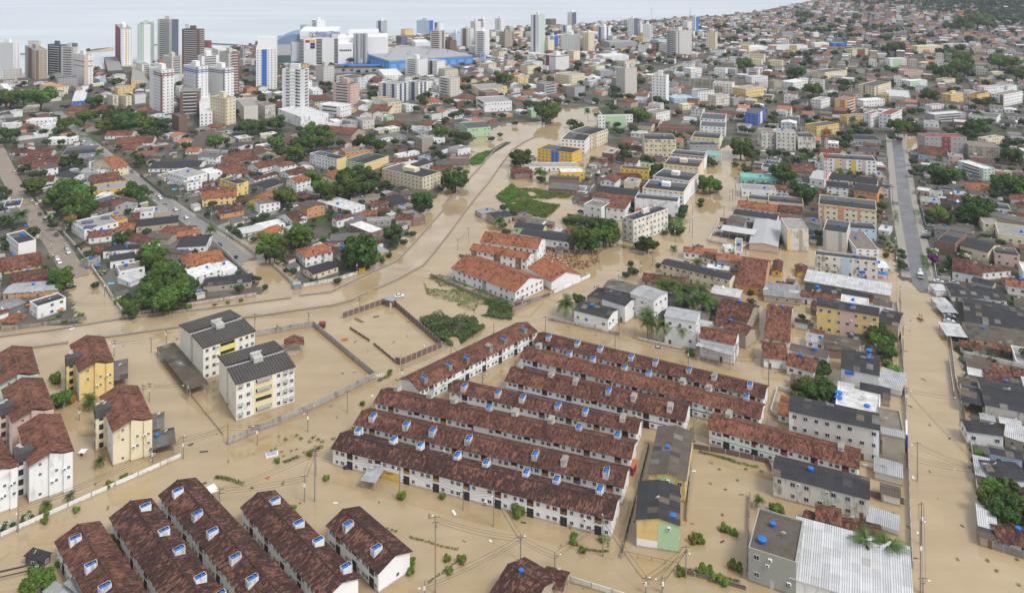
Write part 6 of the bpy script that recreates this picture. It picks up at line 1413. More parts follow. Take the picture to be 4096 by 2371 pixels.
TL = {
'00': "100,960,90 240,945,90 400,960,110 60,985,80;930,1000,75 880,990,50 1130,800,55 1170,790,50 950,670,35 1510,575,25 870,455,30 1760,820,40 2420,690,35 2410,800,40;830,1150,85 930,1130,60 1080,1120,80 1160,1080,60 1200,1160,85 1260,1090,60 1110,1200,70 1010,1230,70 1350,1150,75 1420,1210,80 1500,1180,65 1580,1230,75 1640,1190,60 1260,1240,70 1500,1290,60 1400,1290,50 1640,1280,50;640,1200,70 580,1290,60 690,1330,60 100,1310,80 40,1380,60 430,1290,50 300,1255,40 560,1150,45;2120,1390,70 2210,1370,60 2330,1260,60 2430,1240,75 2480,1200,60 1900,1300,35 2000,1290,40 1830,1340,40 2490,1300,60 1830,1420,60 2110,1330,50 1160,1440,40 880,890,40 1060,880,40 450,1390,50;2100,480,30 2170,470,25 2280,470,30 2350,470,25",
'01': "30,440,25 110,430,30;850,590,35 930,585,45 640,640,45 740,635,40 690,650,40 650,820,45 720,825,50 660,890,50 1140,920,60 1150,860,50 1680,930,65 1620,960,60 1650,1000,50 1580,1060,50 1890,990,60 1730,1080,40 2080,780,60 2110,850,50 2040,860,45 2180,830,45 2280,840,45 2440,760,75 2400,790,50;1190,530,35 1590,520,35 1490,530,30 1700,530,30 2030,640,25 2360,370,30 2330,400,35 2440,500,25 1380,710,25 1440,720,22 1150,740,25 890,650,22 940,690,22 1010,700,30 1090,700,25 1160,690,25 860,690,25 1050,740,20 680,750,30 760,760,30 960,820,40;20,1230,75 110,1210,60 200,1200,75 60,1270,50 240,1230,50 560,1280,80 640,1310,80 700,1330,70 500,1350,70 600,1390,90 460,1400,80 380,1390,60 720,1400,60 830,1400,60 1000,1390,60 1090,1380,80 1200,1420,80 1130,1330,50 1220,1330,40 990,1400,60;220,1330,60 190,1390,70 20,1410,40 800,1170,40 1470,1250,60 1200,1240,45 1770,1240,60 1820,1300,70 1930,1320,65 2040,1340,70 1990,1380,60 2170,1220,55 2240,1220,50 2310,1350,45 2400,1310,35 2430,1130,45 2080,1010,45 2170,1000,40 2500,1010,50 1670,1150,40 1580,1330,30 160,980,50 60,960,60 20,910,40 220,960,50",
'02': "400,330,45 350,340,35 1340,320,50 1000,300,40 1100,290,40 1290,270,30 1350,500,45 1130,500,40 1460,440,35 1230,410,30 760,420,40 690,540,40 270,590,50 650,620,55 640,670,45 570,690,45 960,600,45 1260,570,45 1360,590,50 1450,580,50 1560,610,45 1650,700,40 2020,250,50 2100,250,40 2290,270,45 2230,300,40 2130,380,40 2200,370,40 2300,390,35 2030,390,40 2480,420,40 2100,540,40 2280,620,70 2330,640,50 2010,620,45 1900,610,45 2140,740,40 2000,750,40 60,560,50 40,440,40 120,460,30 260,680,45 330,710,45 1360,670,50 1260,790,60 1080,850,60 1020,870,60 1000,930,60 1060,940,50 930,660,35;690,930,50 630,970,40 1150,940,50 1000,1050,55 830,980,50 1440,970,65 1500,1000,50 1280,790,40 1150,1100,60 1250,1110,70 1290,1140,70 1400,1220,45 1640,1100,45 1530,1060,35 1970,1060,50 2040,1050,40 2250,1140,50 2410,1050,65 2470,1080,50 2280,1260,60 2350,1280,50 2250,1420,80 2340,1430,60 1780,1200,40;160,1010,60 240,1020,60 330,1010,60 400,1060,70 300,1110,70 380,1130,70 340,1170,50 440,980,50 590,1190,65 660,1220,65 620,1250,60 1070,1290,50 1200,1270,55 1020,1270,40 1100,1430,65 1740,1310,40 1640,1340,50 1180,1240,35 30,1200,40 370,770,50 150,850,50 2160,700,40",
'03': "300,140,50 360,140,50 420,150,40 110,140,30 540,190,50 340,190,60 700,200,50 620,250,50 820,210,40 500,290,60 570,290,40 810,290,50 390,280,40 870,160,50 1010,120,40 250,240,40;700,340,50 830,340,40 900,340,35 600,290,40 1050,260,50 1130,300,40 1200,290,50 1280,280,50 1170,360,60 1110,360,40 960,240,40 1600,340,45 1500,320,35 1760,240,60 1850,250,60 1950,210,80 2060,190,80 2160,220,70 1990,380,60 2120,390,40 1520,420,50 1150,470,60 1250,460,70 1320,470,50 1700,500,60 1780,490,50 1900,460,60 1600,570,40 1030,430,50 1120,250,40 2270,500,50 2400,290,40 2300,190,60 2420,200,60 1390,250,40 1640,190,40 2210,110,50;430,510,55 380,520,50 310,520,45 510,530,40 240,530,40 190,560,45 660,510,40 410,600,60 350,620,50 270,720,70 230,750,60 330,700,50 1040,590,45 960,570,35 760,620,40 810,700,35 900,770,40 730,800,60 790,810,50 750,860,60 440,880,70 380,870,50 500,890,50 230,870,50 270,1010,50 1080,690,40 1100,800,40 1080,740,35 1240,790,40 1240,690,50 1170,660,40 1620,660,60 1700,700,70 1770,690,70 1850,640,80 1900,570,80 1930,680,70 1850,740,60 2000,720,60 1980,600,60 2280,610,80 2210,580,60 2400,610,70 2350,690,60 2440,700,70 2290,760,60 2480,740,50 2150,810,50 1590,940,70 1550,880,40 1640,910,50 1810,880,50 1860,870,40 2060,990,60 2130,1000,60 2200,980,60 2250,1030,50 1820,1050,45 1290,1010,45 1310,1110,60 1400,1090,60 1490,1080,50 1240,1020,35 2460,600,60;1260,1220,70 1320,1240,70 1380,1260,60 1450,1240,65 1500,1280,50 1280,1290,50 2040,1250,80 2130,1270,65 1960,1300,60 2020,1330,50 1880,1270,60 1800,1290,50 1750,1270,40 2420,1400,60 2480,1380,60 2330,1430,50 1220,1340,50 1290,1350,40 720,1310,60 780,1340,60 820,1300,50 850,1240,50 900,1280,60 930,1290,50 620,1200,60 560,1180,50 660,1180,50 400,1190,50 750,1420,60 700,1390,50 480,1430,40 40,1150,50 70,1200,40 2500,1190,60 2050,1110,50 2100,1140,40 2260,1150,30",
'10': "680,110,80 620,150,60 770,120,60;250,190,65 210,210,50 330,250,60 420,240,60 270,360,65 340,370,75 300,420,60 390,350,60:;600,380,95 680,390,90 560,450,90 650,470,90 760,440,90 850,430,80 740,540,80 640,560,80 870,540,70 800,600,70 700,620,70 900,590,50;1335,420,90 1300,380,60 1390,390,60;20,400,60 70,430,60 30,480,50;40,690,60 90,720,60 30,750,50 40,890,60 60,940,60 30,980,40;520,750,55 480,680,40:whi 680,730,60;1210,890,75 1270,910,50 890,1040,65 850,1030,40;1480,1010,90 1430,1060,75 1540,1070,75 1480,1110,70;1640,1180,100 1590,1240,90 1700,1250,100 1500,1300,95 1460,1370,90 1570,1350,95 1660,1350,95 1760,1340,90 1720,1430,90 1870,1330,75 1850,1400,70 1600,1430,90 1480,1430,80;600,1240,80 560,1290,75 640,1300,70 680,1250,55;980,30,45:whi 1380,130,55 1330,150,40 1500,130,40 2300,30,60 2370,40,50 2480,250,45 2370,480,40 2400,530,35 2090,540,50 1260,610,40:lit 820,940,40:lit 770,960,35:lit 2320,1070,25 2480,1270,50:lit 940,1320,50 1000,1200,35:whi 2030,650,30 2320,820,50 2500,700,40 710,1330,30:whi 500,1050,25:whi 1620,560,30:lit 230,10,40 820,330,40 2500,890,40",
'11': "260,30,60 380,40,80 460,60,70 350,90,70 120,90,60 440,10,60;560,270,75 520,290,60 290,460,90 230,510,70 350,490,70;640,400,75 700,430,80 770,420,75 840,430,60 880,300,80 960,260,80 1040,230,75 1050,300,90 1120,290,75 930,350,90 1000,400,80 1090,380,80 1160,330,60 880,410,70 1220,260,50;1270,350,70 1230,370,55 1310,380,50;1640,500,80 1610,560,65 1690,550,60;1960,290,100 1900,300,70 2030,300,70 1940,330,80;130,920,95 200,960,80 100,990,80 180,1040,75 430,840,95 370,870,80 480,880,75;1020,1010,130 930,1020,85 1110,1040,90 980,1080,90 1060,1100,80 1150,1090,60 1240,1080,40;1340,830,80 1300,860,60 1390,870,55 1350,920,50:lit 1450,900,50:lit 1540,820,45 1310,1030,40;780,800,50:lit 80,660,60:lit 30,700,50:lit 370,1200,45:lit 850,1220,35:lit 800,1280,50:lit 90,1340,40:lit 20,1280,40:lit 1780,50,70 1840,80,50 2070,230,35:whi 2000,200,40 1810,380,25:whi 570,1280,50 290,1180,35 1490,820,30 2440,560,50 2490,620,45 1100,430,45 1200,430,35",
'12': "80,80,90 130,110,70 40,120,60 300,290,45:lit 20,60,60;720,860,110 790,900,85 680,910,80 760,940,70;850,780,85 920,800,90 960,850,80 1010,850,70 900,840,80 820,740,70 760,760,60 1000,790,60 860,720,50:lit 700,700,60:lit 600,690,60:lit 530,690,45:lit;1680,590,65 1660,640,55 1700,560,45;1890,330,65 1950,340,80 2020,370,60 1870,360,50 1980,310,60 1930,300,60;1860,500,45 1850,540,35;1420,190,70 1400,240,60 1560,170,50 1670,170,50 1310,90,60:lit 1370,110,50;2250,20,80 2320,40,70 2200,30,50 2390,30,60 1950,100,60 1900,110,50 1980,130,50 1870,130,50;1180,1180,60:lit 1120,1220,50:lit 1220,1190,40:lit 1170,1110,40:lit;1260,930,70 1330,930,75 1400,920,60 1300,960,60;1580,770,60:lit 1640,790,60:lit 1560,740,40;20,620,50 270,280,40 1180,550,60 1150,600,50 1850,290,40 2420,210,45 2310,190,60 2280,260,40 2200,140,40;1090,40,60 1150,60,60 1170,110,40 1500,810,40:lit 650,1440,40:lit 2350,1400,40:lit 1440,1130,40:lit 2050,1130,40",
'13': "130,220,90 170,270,80 90,260,60 220,250,50;320,400,80 380,440,80 300,450,70 400,490,60 350,500,50;500,830,50;1180,900,40:whi 1190,940,45:whi 1230,970,40:whi;1310,1010,45:lit 1330,1060,45:lit 1310,1120,45:lit 1350,1150,35:lit 1310,1160,40:lit;1680,260,90 1740,270,90 1800,290,60 1650,290,60 1740,320,70;2080,550,110 2000,580,80 2150,580,90 2060,620,90 2100,640,70;1600,640,70:lit 1680,640,80:lit 1760,650,70:lit 1880,660,50 1590,690,60:lit 1950,690,60 1740,580,60;2380,330,80 2300,350,90 2450,350,80 2250,330,60 2480,290,60 2500,380,60;1630,1085,50:pur 1630,1020,50:whi 1950,1070,45:whi 1640,1115,30:whi;1780,1130,45:lit 1850,1090,60 1810,1080,60 1900,1040,60 1930,1020,50 1720,1200,55 2160,870,50 2120,860,40 2290,920,55 2200,880,40;1480,200,60 1420,230,50 1540,210,50 1430,120,50 1780,180,30 350,20,60 280,110,60 410,60,60 480,20,50 90,40,60 180,50,50 30,40,60:lit;1100,470,50 1120,560,60:lit 1100,620,40:lit 1160,1030,40 920,490,45 1000,500,35 2040,310,30 2240,450,50:lit 2430,430,40 1120,880,40;2400,60,80 2330,40,60 2460,110,60 1760,40,50",
'20': "1600,60,90 1500,70,70 1660,90,60 1750,60,60;1850,75,35:lit 1290,90,70 1290,140,60 1600,100,40 2245,40,18:lit 2370,20,15:lit 2110,70,15:lit;550,750,55 560,800,40 560,960,50 610,1000,70 640,920,45 570,1010,50;700,990,40:yel 790,160,35 580,170,22 500,210,30:lit 640,225,25:lit 1170,20,40:lit",
'21': "1050,1030,28:lit",
'22': "1745,510,35 1770,540,30 660,20,55",
'23': "970,320,50 1050,340,75 1120,360,80 1180,400,65 1080,430,70 1170,450,60 1010,300,50 1130,310,50;1140,540,60 1200,560,60 1090,510,50 1180,620,50;530,670,65 540,740,60 500,700,40;450,850,75 520,860,75 390,900,70 460,930,80 560,930,80 590,880,60 530,980,60 310,890,60 280,930,55 340,940,60 620,960,40;1250,720,60:lit 1190,720,40:lit 380,580,20:lit",
'30': "410,1310,95 330,1360,90 480,1300,70 270,1400,60;330,1190,45:whi 260,680,50:whi 60,760,60:whi 110,740,45:whi 1220,290,40:lit 1080,360,45:lit 450,620,55:lit 440,720,35:lit 1130,880,60 1170,960,60 1200,1030,45 750,610,20:lit 580,1140,25",
'31': "1435,465,48:lit 1835,480,35:lit 365,595,35:lit 1520,1160,45 1515,1210,42 1530,1110,38;1880,1085,38:lit 2025,1090,48:lit 1900,1205,30:lit 210,130,22:lit 530,60,28 690,300,25",
'32': "1815,870,55 1780,900,45 1860,910,40 2090,780,45 2120,800,38 1880,1190,60 1940,1200,50 2170,1140,50 2230,1170,45 1660,1210,50 2060,1280,50:lit 2100,1320,45:lit 1990,1270,45;60,600,70 130,590,40;240,1410,50:lit 820,800,40:lit 890,900,35 2190,835,25 610,870,25:lit 600,920,25:lit 690,1005,22:lit",
'33': "2290,420,95 2230,470,95 2350,450,90 2210,560,100 2300,560,110 2390,560,95 2250,650,90 2350,660,95 2430,650,70 2170,520,60 2420,480,60;70,580,60 120,610,50 2080,50,50 2330,490,80 2180,620,70",
}
_all = []
for c, s in TL.items():
    for tok in s.replace(';', ' ').split():
        body, _, sp = tok.partition(':'); x, y, r = map(float, body.split(',')); _all.append((-(r+(60 if sp in ('dry','yel','pur','whi') else 0)+(60 if c[0] in '23' else 0)), c, x, y, r, sp or None))
_all.sort(key=lambda t: t[0]); FARTREES = []
for i, (_, c, x, y, r, sp) in enumerate(_all):
    if i < 285: tree(c, x, y, r, sp)
    else:
        sc = K*(S_of(c, x, y)[1]-YH)/CAMH; R = max(1.5, r/sc); p = G(c, x, y, R*1.1); FARTREES.append((p.x, p.y, R)); TREEPOS.append((p.x, p.y, R))
tree('10', 690, 700, 60, 'dry'); tree('10', 800, 560, 35, 'dry')
# ------------------------------------------------------------------ coconut palms: each frond a part
def frond_mesh(seed):
    r = random.Random(seed); b = MB(); n = 11; P = [Vector((0, t*1.0, .32*math.sin(t*2.3)-.62*t*t)) for t in [i/n for i in range(n+1)]]
    for i in range(n):
        p, q = P[i], P[i+1]; d = (q-p).normalized(); w = .30*math.sin(math.pi*min(1, (i+1.2)/(n+1.2)))+.03
        for s in (-1, 1):
            for k in (0, .5):
                o = p+(q-p)*k; tip = o+Vector((s*w, w*.75, -.10-.5*w+r.uniform(-.03,.03))); b.face([o, o+d*.05, tip+d*.012, tip])
        b.face([p+Vector((-.01,0,.01)), q+Vector((-.008,0,.01)), q+Vector((.008,0,.01)), p+Vector((.01,0,.01))])
    return b.mesh('frond', ['palm_leaf'])
FROND = [frond_mesh(i) for i in range(4)]
def ptrunk(seed):
    r = random.Random(seed); b = MB(); bx, by = r.uniform(-.08,.08), r.uniform(-.08,.08); b.tube([(bx*(1-t)**2*2, by*(1-t)**2*2, t) for t in [i/6 for i in range(7)]], .022, 7, 0, .013); return b.mesh('trunk', ['bark'])
PTR = [ptrunk(i) for i in range(3)]
def palm(crop, x, y, base, r, label=None):
    sb = S_of(crop, x, base)[1]; st = S_of(crop, x, y)[1]; h = max(1.2, CAMH*(sb-st)/(sb-YH)); p = G(crop, x, base); sc = K*(sb-YH)/CAMH; R = r/sc*1.15
    root = thing('coconut_palm', 'palm', (p.x, p.y, 0), random.uniform(0, 6.28), label, 'coconut palms', 'tall coconut palm' if h > 6 else 'coconut palm', 'palm'); TREEPOS.append((p.x, p.y, R*.6))
    inst(random.choice(PTR), 'trunk', root, None, (0, 0, -.2), 0, (h*.9, h*.9, h+.2)); n = 15 if R > 1.5 else 11
    for k in range(n):
        ring = k % 3; e = (.75, .25, -.35)[ring]+random.uniform(-.15,.15); s = R*random.uniform(.85, 1.1)
        inst(FROND[k % 4], 'frond', root, None, (0, 0, h), (e, random.uniform(-.2,.2), k*2.399+random.uniform(-.2,.2)), s)
PALMS = """22 530 70 190 100;22 1330 190 400 95;22 1345 260 410 90;22 1500 270 440 100;22 1660 290 470 95;22 1690 40 160 100;22 1890 50 190 110;22 1830 20 170 100;22 1960 70 150 90;33 970 980 1150 160;33 1170 1040 1200 170;33 1070 1080 1200 130;12 615 890 975 65;12 1590 985 1010 40;12 1560 1350 1459 110;12 1480 1370 1480 100;12 1850 1400 1500 100;12 1690 1390 1480 100;12 1820 1120 1160 50;12 270 240 330 65;12 320 250 300 40;11 2400 710 800 65;11 660 900 930 45;10 2075 800 940 60;10 2470 580 730 50;10 1485 440 500 40;10 210 650 760 75;10 690 730 830 60;10 180 680 760 50;20 1400 60 150 75;20 880 1010 1110 75;20 880 1060 1130 60;30 985 150 230 55;30 690 495 545 50;30 455 590 640 55;13 1870 600 700 60;13 1950 620 720 50;13 1790 690 740 55;13 1690 600 700 50;13 710 230 290 50;13 800 240 290 45;13 900 250 290 45;13 350 90 140 50;13 300 110 150 50;13 1690 90 180 40;13 1860 250 320 45;02 740 1090 1200 40;02 1250 690 790 35;02 1220 770 800 30;02 360 1000 1050 40;02 830 1130 1200 35;02 1730 750 800 35;02 1680 1370 1440 55;02 1650 1330 1400 40;03 590 1310 1380 45;03 580 1290 1350 40;03 60 1160 1220 40;03 640 1210 1260 40;03 1700 690 770 50;03 840 1170 1240 40;01 1255 475 530 15;01 1290 490 535 15;01 600 1380 1440 45;00 1430 1220 1290 40;00 2390 990 1050 40;32 2430 540 620 60;23 190 1110 1180 55;12 2280 170 220 40;12 2370 60 140 40;31 830 800 850 30"""
for e in PALMS.split(';'):
    c, *a = e.split(); palm(c, *map(float, a))
# ------------------------------------------------------------------ cars
def car_meshes():
    prof = [(-2.1,.35),(-2.15,.75),(-1.95,.95),(-1.45,1.0),(-.95,1.42),(.35,1.46),(1.0,1.02),(1.85,.9),(2.1,.7),(2.1,.35)]; b = MB(); w = .84
    def sec(y, s): return [(x, y, z if z < 1.05 else z) for x, z in prof]
    L_, R_ = [(x, -w*(1 if z < 1.1 else .82), z) for x, z in prof], [(x, w*(1 if z < 1.1 else .82), z) for x, z in prof]
    for i in range(len(prof)-1): b.face([L_[i], L_[i+1], R_[i+1], R_[i]][::-1])
    b.face(L_); b.face(R_[::-1]); body = b.mesh('body', ['gloss'])
    g = MB()
    for s in (-1, 1): g.face([(-1.3, s*.83, 1.04),(.85, s*.83, 1.04),(.33, s*.71, 1.40),(-.9, s*.71, 1.37)][::s])
    g.face([(.42,-.66,1.435),(.95,-.74,1.08),(.95,.74,1.08),(.42,.66,1.435)]); g.face([(-1.0,-.66,1.41),(-1.0,.66,1.41),(-1.42,.74,1.05),(-1.42,-.74,1.05)]); glass = g.mesh('windows', ['glass']); glass.transform(Matrix.Translation((0,0,.012)) @ Matrix.Scale(1.012, 4))
    wh_ = MB(); wh_.cyl(0,0,-.1,.1,.31,.31,12); wh_.cyl(0,0,.1,.115,.18,.17,10,1); wm_ = wh_.mesh('wheel', ['rubber', 'concrete']); wm_.transform(Matrix.Rotation(math.pi/2, 4, 'X'))
    h = MB(); h.box(-.03,-.18,-.08,.03,.18,.08); return body, glass, wm_, h.mesh('headlight', ['white_plastic'])
CB, CG, CW, CHL = car_meshes()
CARC = dict(w=(.78,.78,.78), s=(.42,.43,.44), k=(.02,.02,.025), b=(.12,.2,.35), y=(.6,.5,.25), r=(.3,.03,.03), g=(.2,.21,.22))
CN = dict(w='white car', s='silver car', k='black car', b='blue grey car', y='beige car', r='dark red car', g='dark grey car')
def car(crop, x, y, ang, c, z=0.2, label=None):
    p = G(crop, x, y, z); root = thing('car', 'car', (p.x, p.y, z), math.radians(ang), label, 'cars in the streets', CN[c], 'car')
    inst(CB, 'body', root, CARC[c]); inst(CG, 'windows', root)
    for a in (-1.3, 1.32):
        for s in (-1, 1): inst(CW, 'wheel', root, None, (a, s*.78, .31), 0 if s > 0 else math.pi)
    for s in (-.58, .58): inst(CHL, 'headlight', root, None, (2.08, s, .66))
CARS = """10 655 990 -52 s;10 672 1030 -52 w;10 558 860 -52 k;10 560 1095 -50 w;10 582 1130 -50 w;10 310 520 -50 s;10 355 555 -50 y;10 140 232 -50 s;10 395 655 -50 k;10 1302 235 -50 b;10 1560 475 -50 w;10 1575 500 -50 w;10 1725 610 -50 w;10 1830 688 -50 w;10 1860 460 40 w;10 1930 442 40 w;10 2400 700 40 w;10 2480 680 40 g;10 2160 960 -50 k;10 1680 350 35 w;10 1700 340 35 s;10 1720 355 35 s;10 2470 300 40 s;11 310 605 40 w;11 378 578 40 w;11 50 275 35 w;11 110 262 35 w;11 145 250 35 w;11 180 240 35 w;11 215 230 35 w;11 250 222 35 s;11 310 208 35 w;11 345 198 35 w;11 385 190 35 w;11 40 670 40 w;11 575 590 -60 w;12 860 135 60 s;12 690 165 60 s;12 215 110 60 s;12 200 90 60 g;12 680 630 -20 k;12 2035 830 -20 w;13 1220 375 70 s;13 1780 512 -20 s;13 1600 770 -20 s;13 1560 860 -20 s;13 1545 885 -20 k;13 1560 840 -20 w;13 1680 1320 -22 w;13 1830 1335 -22 s;13 1370 1190 66 g;13 280 155 40 w;23 395 265 -15 s;23 1790 205 -12 s;23 1800 225 -12 k;23 1785 255 -12 w;23 1760 340 70 w;23 1815 180 -12 r;02 1230 1415 0 s;00 820 1395 -50 w;00 895 1435 -50 w;01 460 1310 0 k"""
for e in CARS.split(';'):
    c, x, y, a, cc = e.split(); car(c, float(x), float(y), float(a), cc)
car('21', 1410, 5, 12, 'w', -.1, 'white car standing in shallow water beside the canal'); car('22', 1442, 528, -10, 's', -.95, 'silver hatchback almost drowned in the flooded street')
# lorry on the asphalt
p = G('13', 1500, 1265, .2); root = thing('utility_truck', 'truck', (p.x, p.y, .2), math.radians(-116), 'white utility truck with a lift at the edge of the flood on the asphalt road')
for nm, bx_, mt, cl in (('cab', (1.6,-1.1,.5,3.3,1.1,2.5), 'gloss', (.75,.75,.74)), ('bed', (-3.2,-1.1,.7,1.5,1.1,1.5), 'paint', (.7,.7,.68)), ('windscreen', (3.29,-.95,1.5,3.33,.95,2.3), 'glass', None), ('lift_arm', (-2.8,-.3,1.5,1.2,.3,2.3), 'paint', (.6,.6,.58)), ('lift_basket', (-3.4,-.6,1.6,-2.5,.6,2.7), 'paint', (.72,.72,.7)), ('bumper', (3.3,-1.1,.4,3.45,1.1,.75), 'dark_metal', None)):
    m = MB(); m.box(*bx_); m.obj(nm, mt, root, cl)
for a in (-2.2, 2.3):
    for s in (-1, 1): inst(CW, 'wheel', root, None, (a, s*1.0, .48), 0 if s > 0 else math.pi, (1.5, 1.3, 1.5))
# ------------------------------------------------------------------ shopping mall, blue store, masts
def small(name, cat, label, crop, x, y, parts, rz=0, group=None, z=0):
    p = G(crop, x, y, z); t_ = thing(name, cat, (p.x, p.y, z), rz, label, group)
    for nm, bx_, mt, cl in parts: m = MB(); m.box(*bx_); m.obj(nm, mt, t_, cl)
    return t_
def box_thing(name, cat, label, crop, x0, x1, x2, yt, yb, wc, a=None):   # x of the left, near and right edges
    s = [S_of(crop, x, yb)[0] for x in (x0, x1, x2)]; p, ang, Lx, D, h = rect_k(*s, S_of(crop, 0, yt)[1], S_of(crop, 0, yb)[1], a); root = thing(name, cat, (p.x, p.y, 0), ang, label); RECTS.append((p.x, p.y, ang, Lx, D)); return root, Lx, D, h
root, Lx, D, h = box_thing('shopping_mall', 'mall', 'huge white shopping mall with a heart shaped logo and slotted parking decks', '01', 330, 432, 806, 320, 645, 'w', math.radians(10)); D = 75
m = MB(); m.box(0, 0, -1, Lx, D, h, 0, 'b'); m.obj('parking_block', 'clean_wall', root, (.72,.72,.73))
m = MB(); m.box(-.3, -.5, h*.86, Lx+.3, D, h+1.2, 0, 'b'); m.obj('parapet', 'clean_wall', root, (.72,.72,.73))
m = MB(); m.box(Lx+.2, 18, -1, Lx*2.35, 75, h*.78, 0, 'b'); m.obj('store_block', 'clean_wall', root, (.72,.72,.72)); m = MB(); m.box(Lx*1.25, 45, h*.78, Lx*2.1, 90, h*.90, 0, 'b'); m.obj('roof_block', 'clean_wall', root, (.68,.68,.69))
m = MB(); m.box(Lx+.3, 2, -1, Lx*1.40, 18, h*.62, 0, 'b'); m.obj('side_block', 'clean_wall', root, (.8,.8,.79))
FW = Lx*.74; b = MB(); n = 14     # wave shaped blue and grey flank
zt = [h*(.76+.17*(.5-.5*math.cos(math.pi*min(1, i/n*1.25)))) if i/n > .25 else h*.76 for i in range(n+1)]
for i in range(n):
    xa, xb = -FW+FW*i/n, -FW+FW*(i+1)/n
    b.face([(xa,6,-1),(xb,6,-1),(xb,6,zt[i+1]),(xa,6,zt[i])]); b.face([(xa,6,zt[i]),(xb,6,zt[i+1]),(xb,D,zt[i+1]),(xa,D,zt[i])])
b.face([(-FW,D,-1),(-FW,6,-1),(-FW,6,zt[0]),(-FW,D,zt[0])]); b.obj('blue_flank', 'clean_wall', root, (.20,.28,.40))
for i, (x0_, x1_, z0_, z1_, c_) in enumerate(((-FW,-FW*.3,.30,.62,(.45,.47,.5)), (-FW,-FW*.33,.02,.28,(.07,.14,.13)), (-FW*.33,-.5,.1,.7,(.55,.57,.6)))):
    m = MB(); m.box(x0_, 5.6, h*z0_, x1_, 6, h*z1_, 0, 'k'); m.obj('wall_panel', 'clean_wall', root, c_)
for k in range(17):
    z = h*(.05+.76*k/17)
    for s0, s1 in ((.0, .1), (.43, .58), (.9, 1.0)): inst(SLOT, 'opening', root, None, (Lx*(s0+s1)/2, 0, z), 0, (Lx*(s1-s0), 2, 1.5))
for i in range(4): m = MB(); m.cyl(0, 0, -1, h*.92, Lx*.05, Lx*.05, 16); m.obj('silo', 'clean_wall', root, (.40,.41,.43), (Lx*(1.46+i*.095), 8 if i % 2 else 11, 0))
for i in range(6): inst(SLOT, 'opening', root, None, (Lx*(1.06+i*.055), 2, h*.42), 0, (2.2, 2, 2.5))
R90 = (math.pi/2, 0, 0)
lettering(root, 'Patteo Olinda', 6.0, (Lx*.42, -.6, h*.93), R90, 'sign_blue'); lettering(root, 'Shopping', 6.0, (Lx*.42, -.6, h*.865), R90, 'sign_blue')
for s in (-1, 1):        # heart of two leaf loops
    m = MB(); pts = []
    for i in range(15):
        t = i/14*2*math.pi; r_ = 4.2*(1-math.cos(t))/2; a = math.radians(90-s*38); q = Vector((math.cos(a)*r_*1.5-math.sin(a)*math.sin(t)*2.0, 0, math.sin(a)*r_*1.5+math.cos(a)*math.sin(t)*2.0)); pts.append(Vector((Lx*.335, -.7, h*.87))+q)
    m.tube(pts, .32, 5); m.obj('logo_loop', 'sign_navy', root)
for (fx, fz, mt) in ((.2,.72,'sign_red'), (.34,.73,'sign_yellow'), (.335,.63,'sign_navy'), (.335,.54,'sign_navy'), (.2,.53,'sign_white'), (.2,.62,'sign_white')):
    m = MB(); m.box(-3.2,-.4,-1.8,3.2,0,1.8); m.obj('shop_sign', mt, root, None, (Lx*fx, 0, h*fz))
root, Lx, D, h = box_thing('big_box_store', 'store', 'wide bright blue store with a grey roof and a red letter B', '01', 962, 1310, 2135, 655, 690, 'b', math.radians(30)); h = 11
m = MB(); m.box(0, 0, -1, Lx, D, h, 0, 'b'); m.obj('wall', 'clean_wall', root, (.08,.26,.62)); m = MB(); m.box(.5, .5, h, Lx-.5, D-.5, h+1.3, 0, 'b'); m.obj('roof', 'sheet_metal', root, (.48,.49,.5))
for sd_ in 'fl':
    n = 10
    for i in range(n): tf, rz, nn = side_tf(sd_, Lx, D); inst(DOOR, 'wall_panel', root, (.16,.40,.74), tf(nn*(i+.5)/n, h*.36, .06), rz, (nn/n*.62, 2, h*.6))
m = MB(); m.box(0,0,0,1,1,1)
tf, rz, nn = side_tf('l', Lx, D); pb = MB(); pb.box(-5,-.5,0,5,0,13); pb.obj('sign_board', 'paint', root, (.25,.45,.75), tf(nn*.42, 2, .2), rz)
lettering(root, 'B', 13, Vector(tf(nn*.42, 3.2, .9))+Vector((0, 3.4, 0)), (math.pi/2, 0, rz), 'sign_red', ext=.2); lettering(root, 'Big', 5, Vector(tf(nn*.2, 9.2, .9)), (math.pi/2, 0, rz), 'sign_red', ext=.2)
for i in range(9): m = MB(); m.box(-1.5,-1.5,0,1.5,1.5,1.6); m.obj('roof_unit', 'concrete', root, None, (Lx*(.1+.1*i), D*(.3+.4*((i*7) % 5)/5), h+1.3))
for i in range(8):
    c = G('01', 880+i*55, 665+((i*3) % 3)*9); t_ = thing('parking_canopy', 'canopy', (c.x, c.y, 0), .3, None, 'blue parking canopies', 'blue fabric parking canopy', 'canopy')
    m = MB(); m.face([(-9,-3,3),(9,-3,3),(9,0,4.2),(-9,0,4.2)]); m.face([(-9,0,4.2),(9,0,4.2),(9,3,3),(-9,3,3)]); m.obj('fabric', 'paint', t_, (.04,.18,.6))
    for a in (-8.5, 8.5): m = MB(); m.cyl(0,0,0,4,.1,.1,6); m.obj('post', 'dark_metal', t_, None, (a, 0, 0))
p = G('01', 2230, 640); t_ = thing('store_pylon', 'sign', (p.x, p.y, 0), 0, 'tall blue store pylon with a red letter at its top'); m = MB(); m.box(-3,-1,0,3,1,17); m.obj('board', 'paint', t_, (.25,.45,.75)); lettering(t_, 'B', 6, (-2, -1.1, 11.5), R90, 'sign_red', ext=.15)
ribbon('parking_lot', '01', [(520,720),(800,700),(1200,690),(1450,690)], 45, .2, 'paved_road')
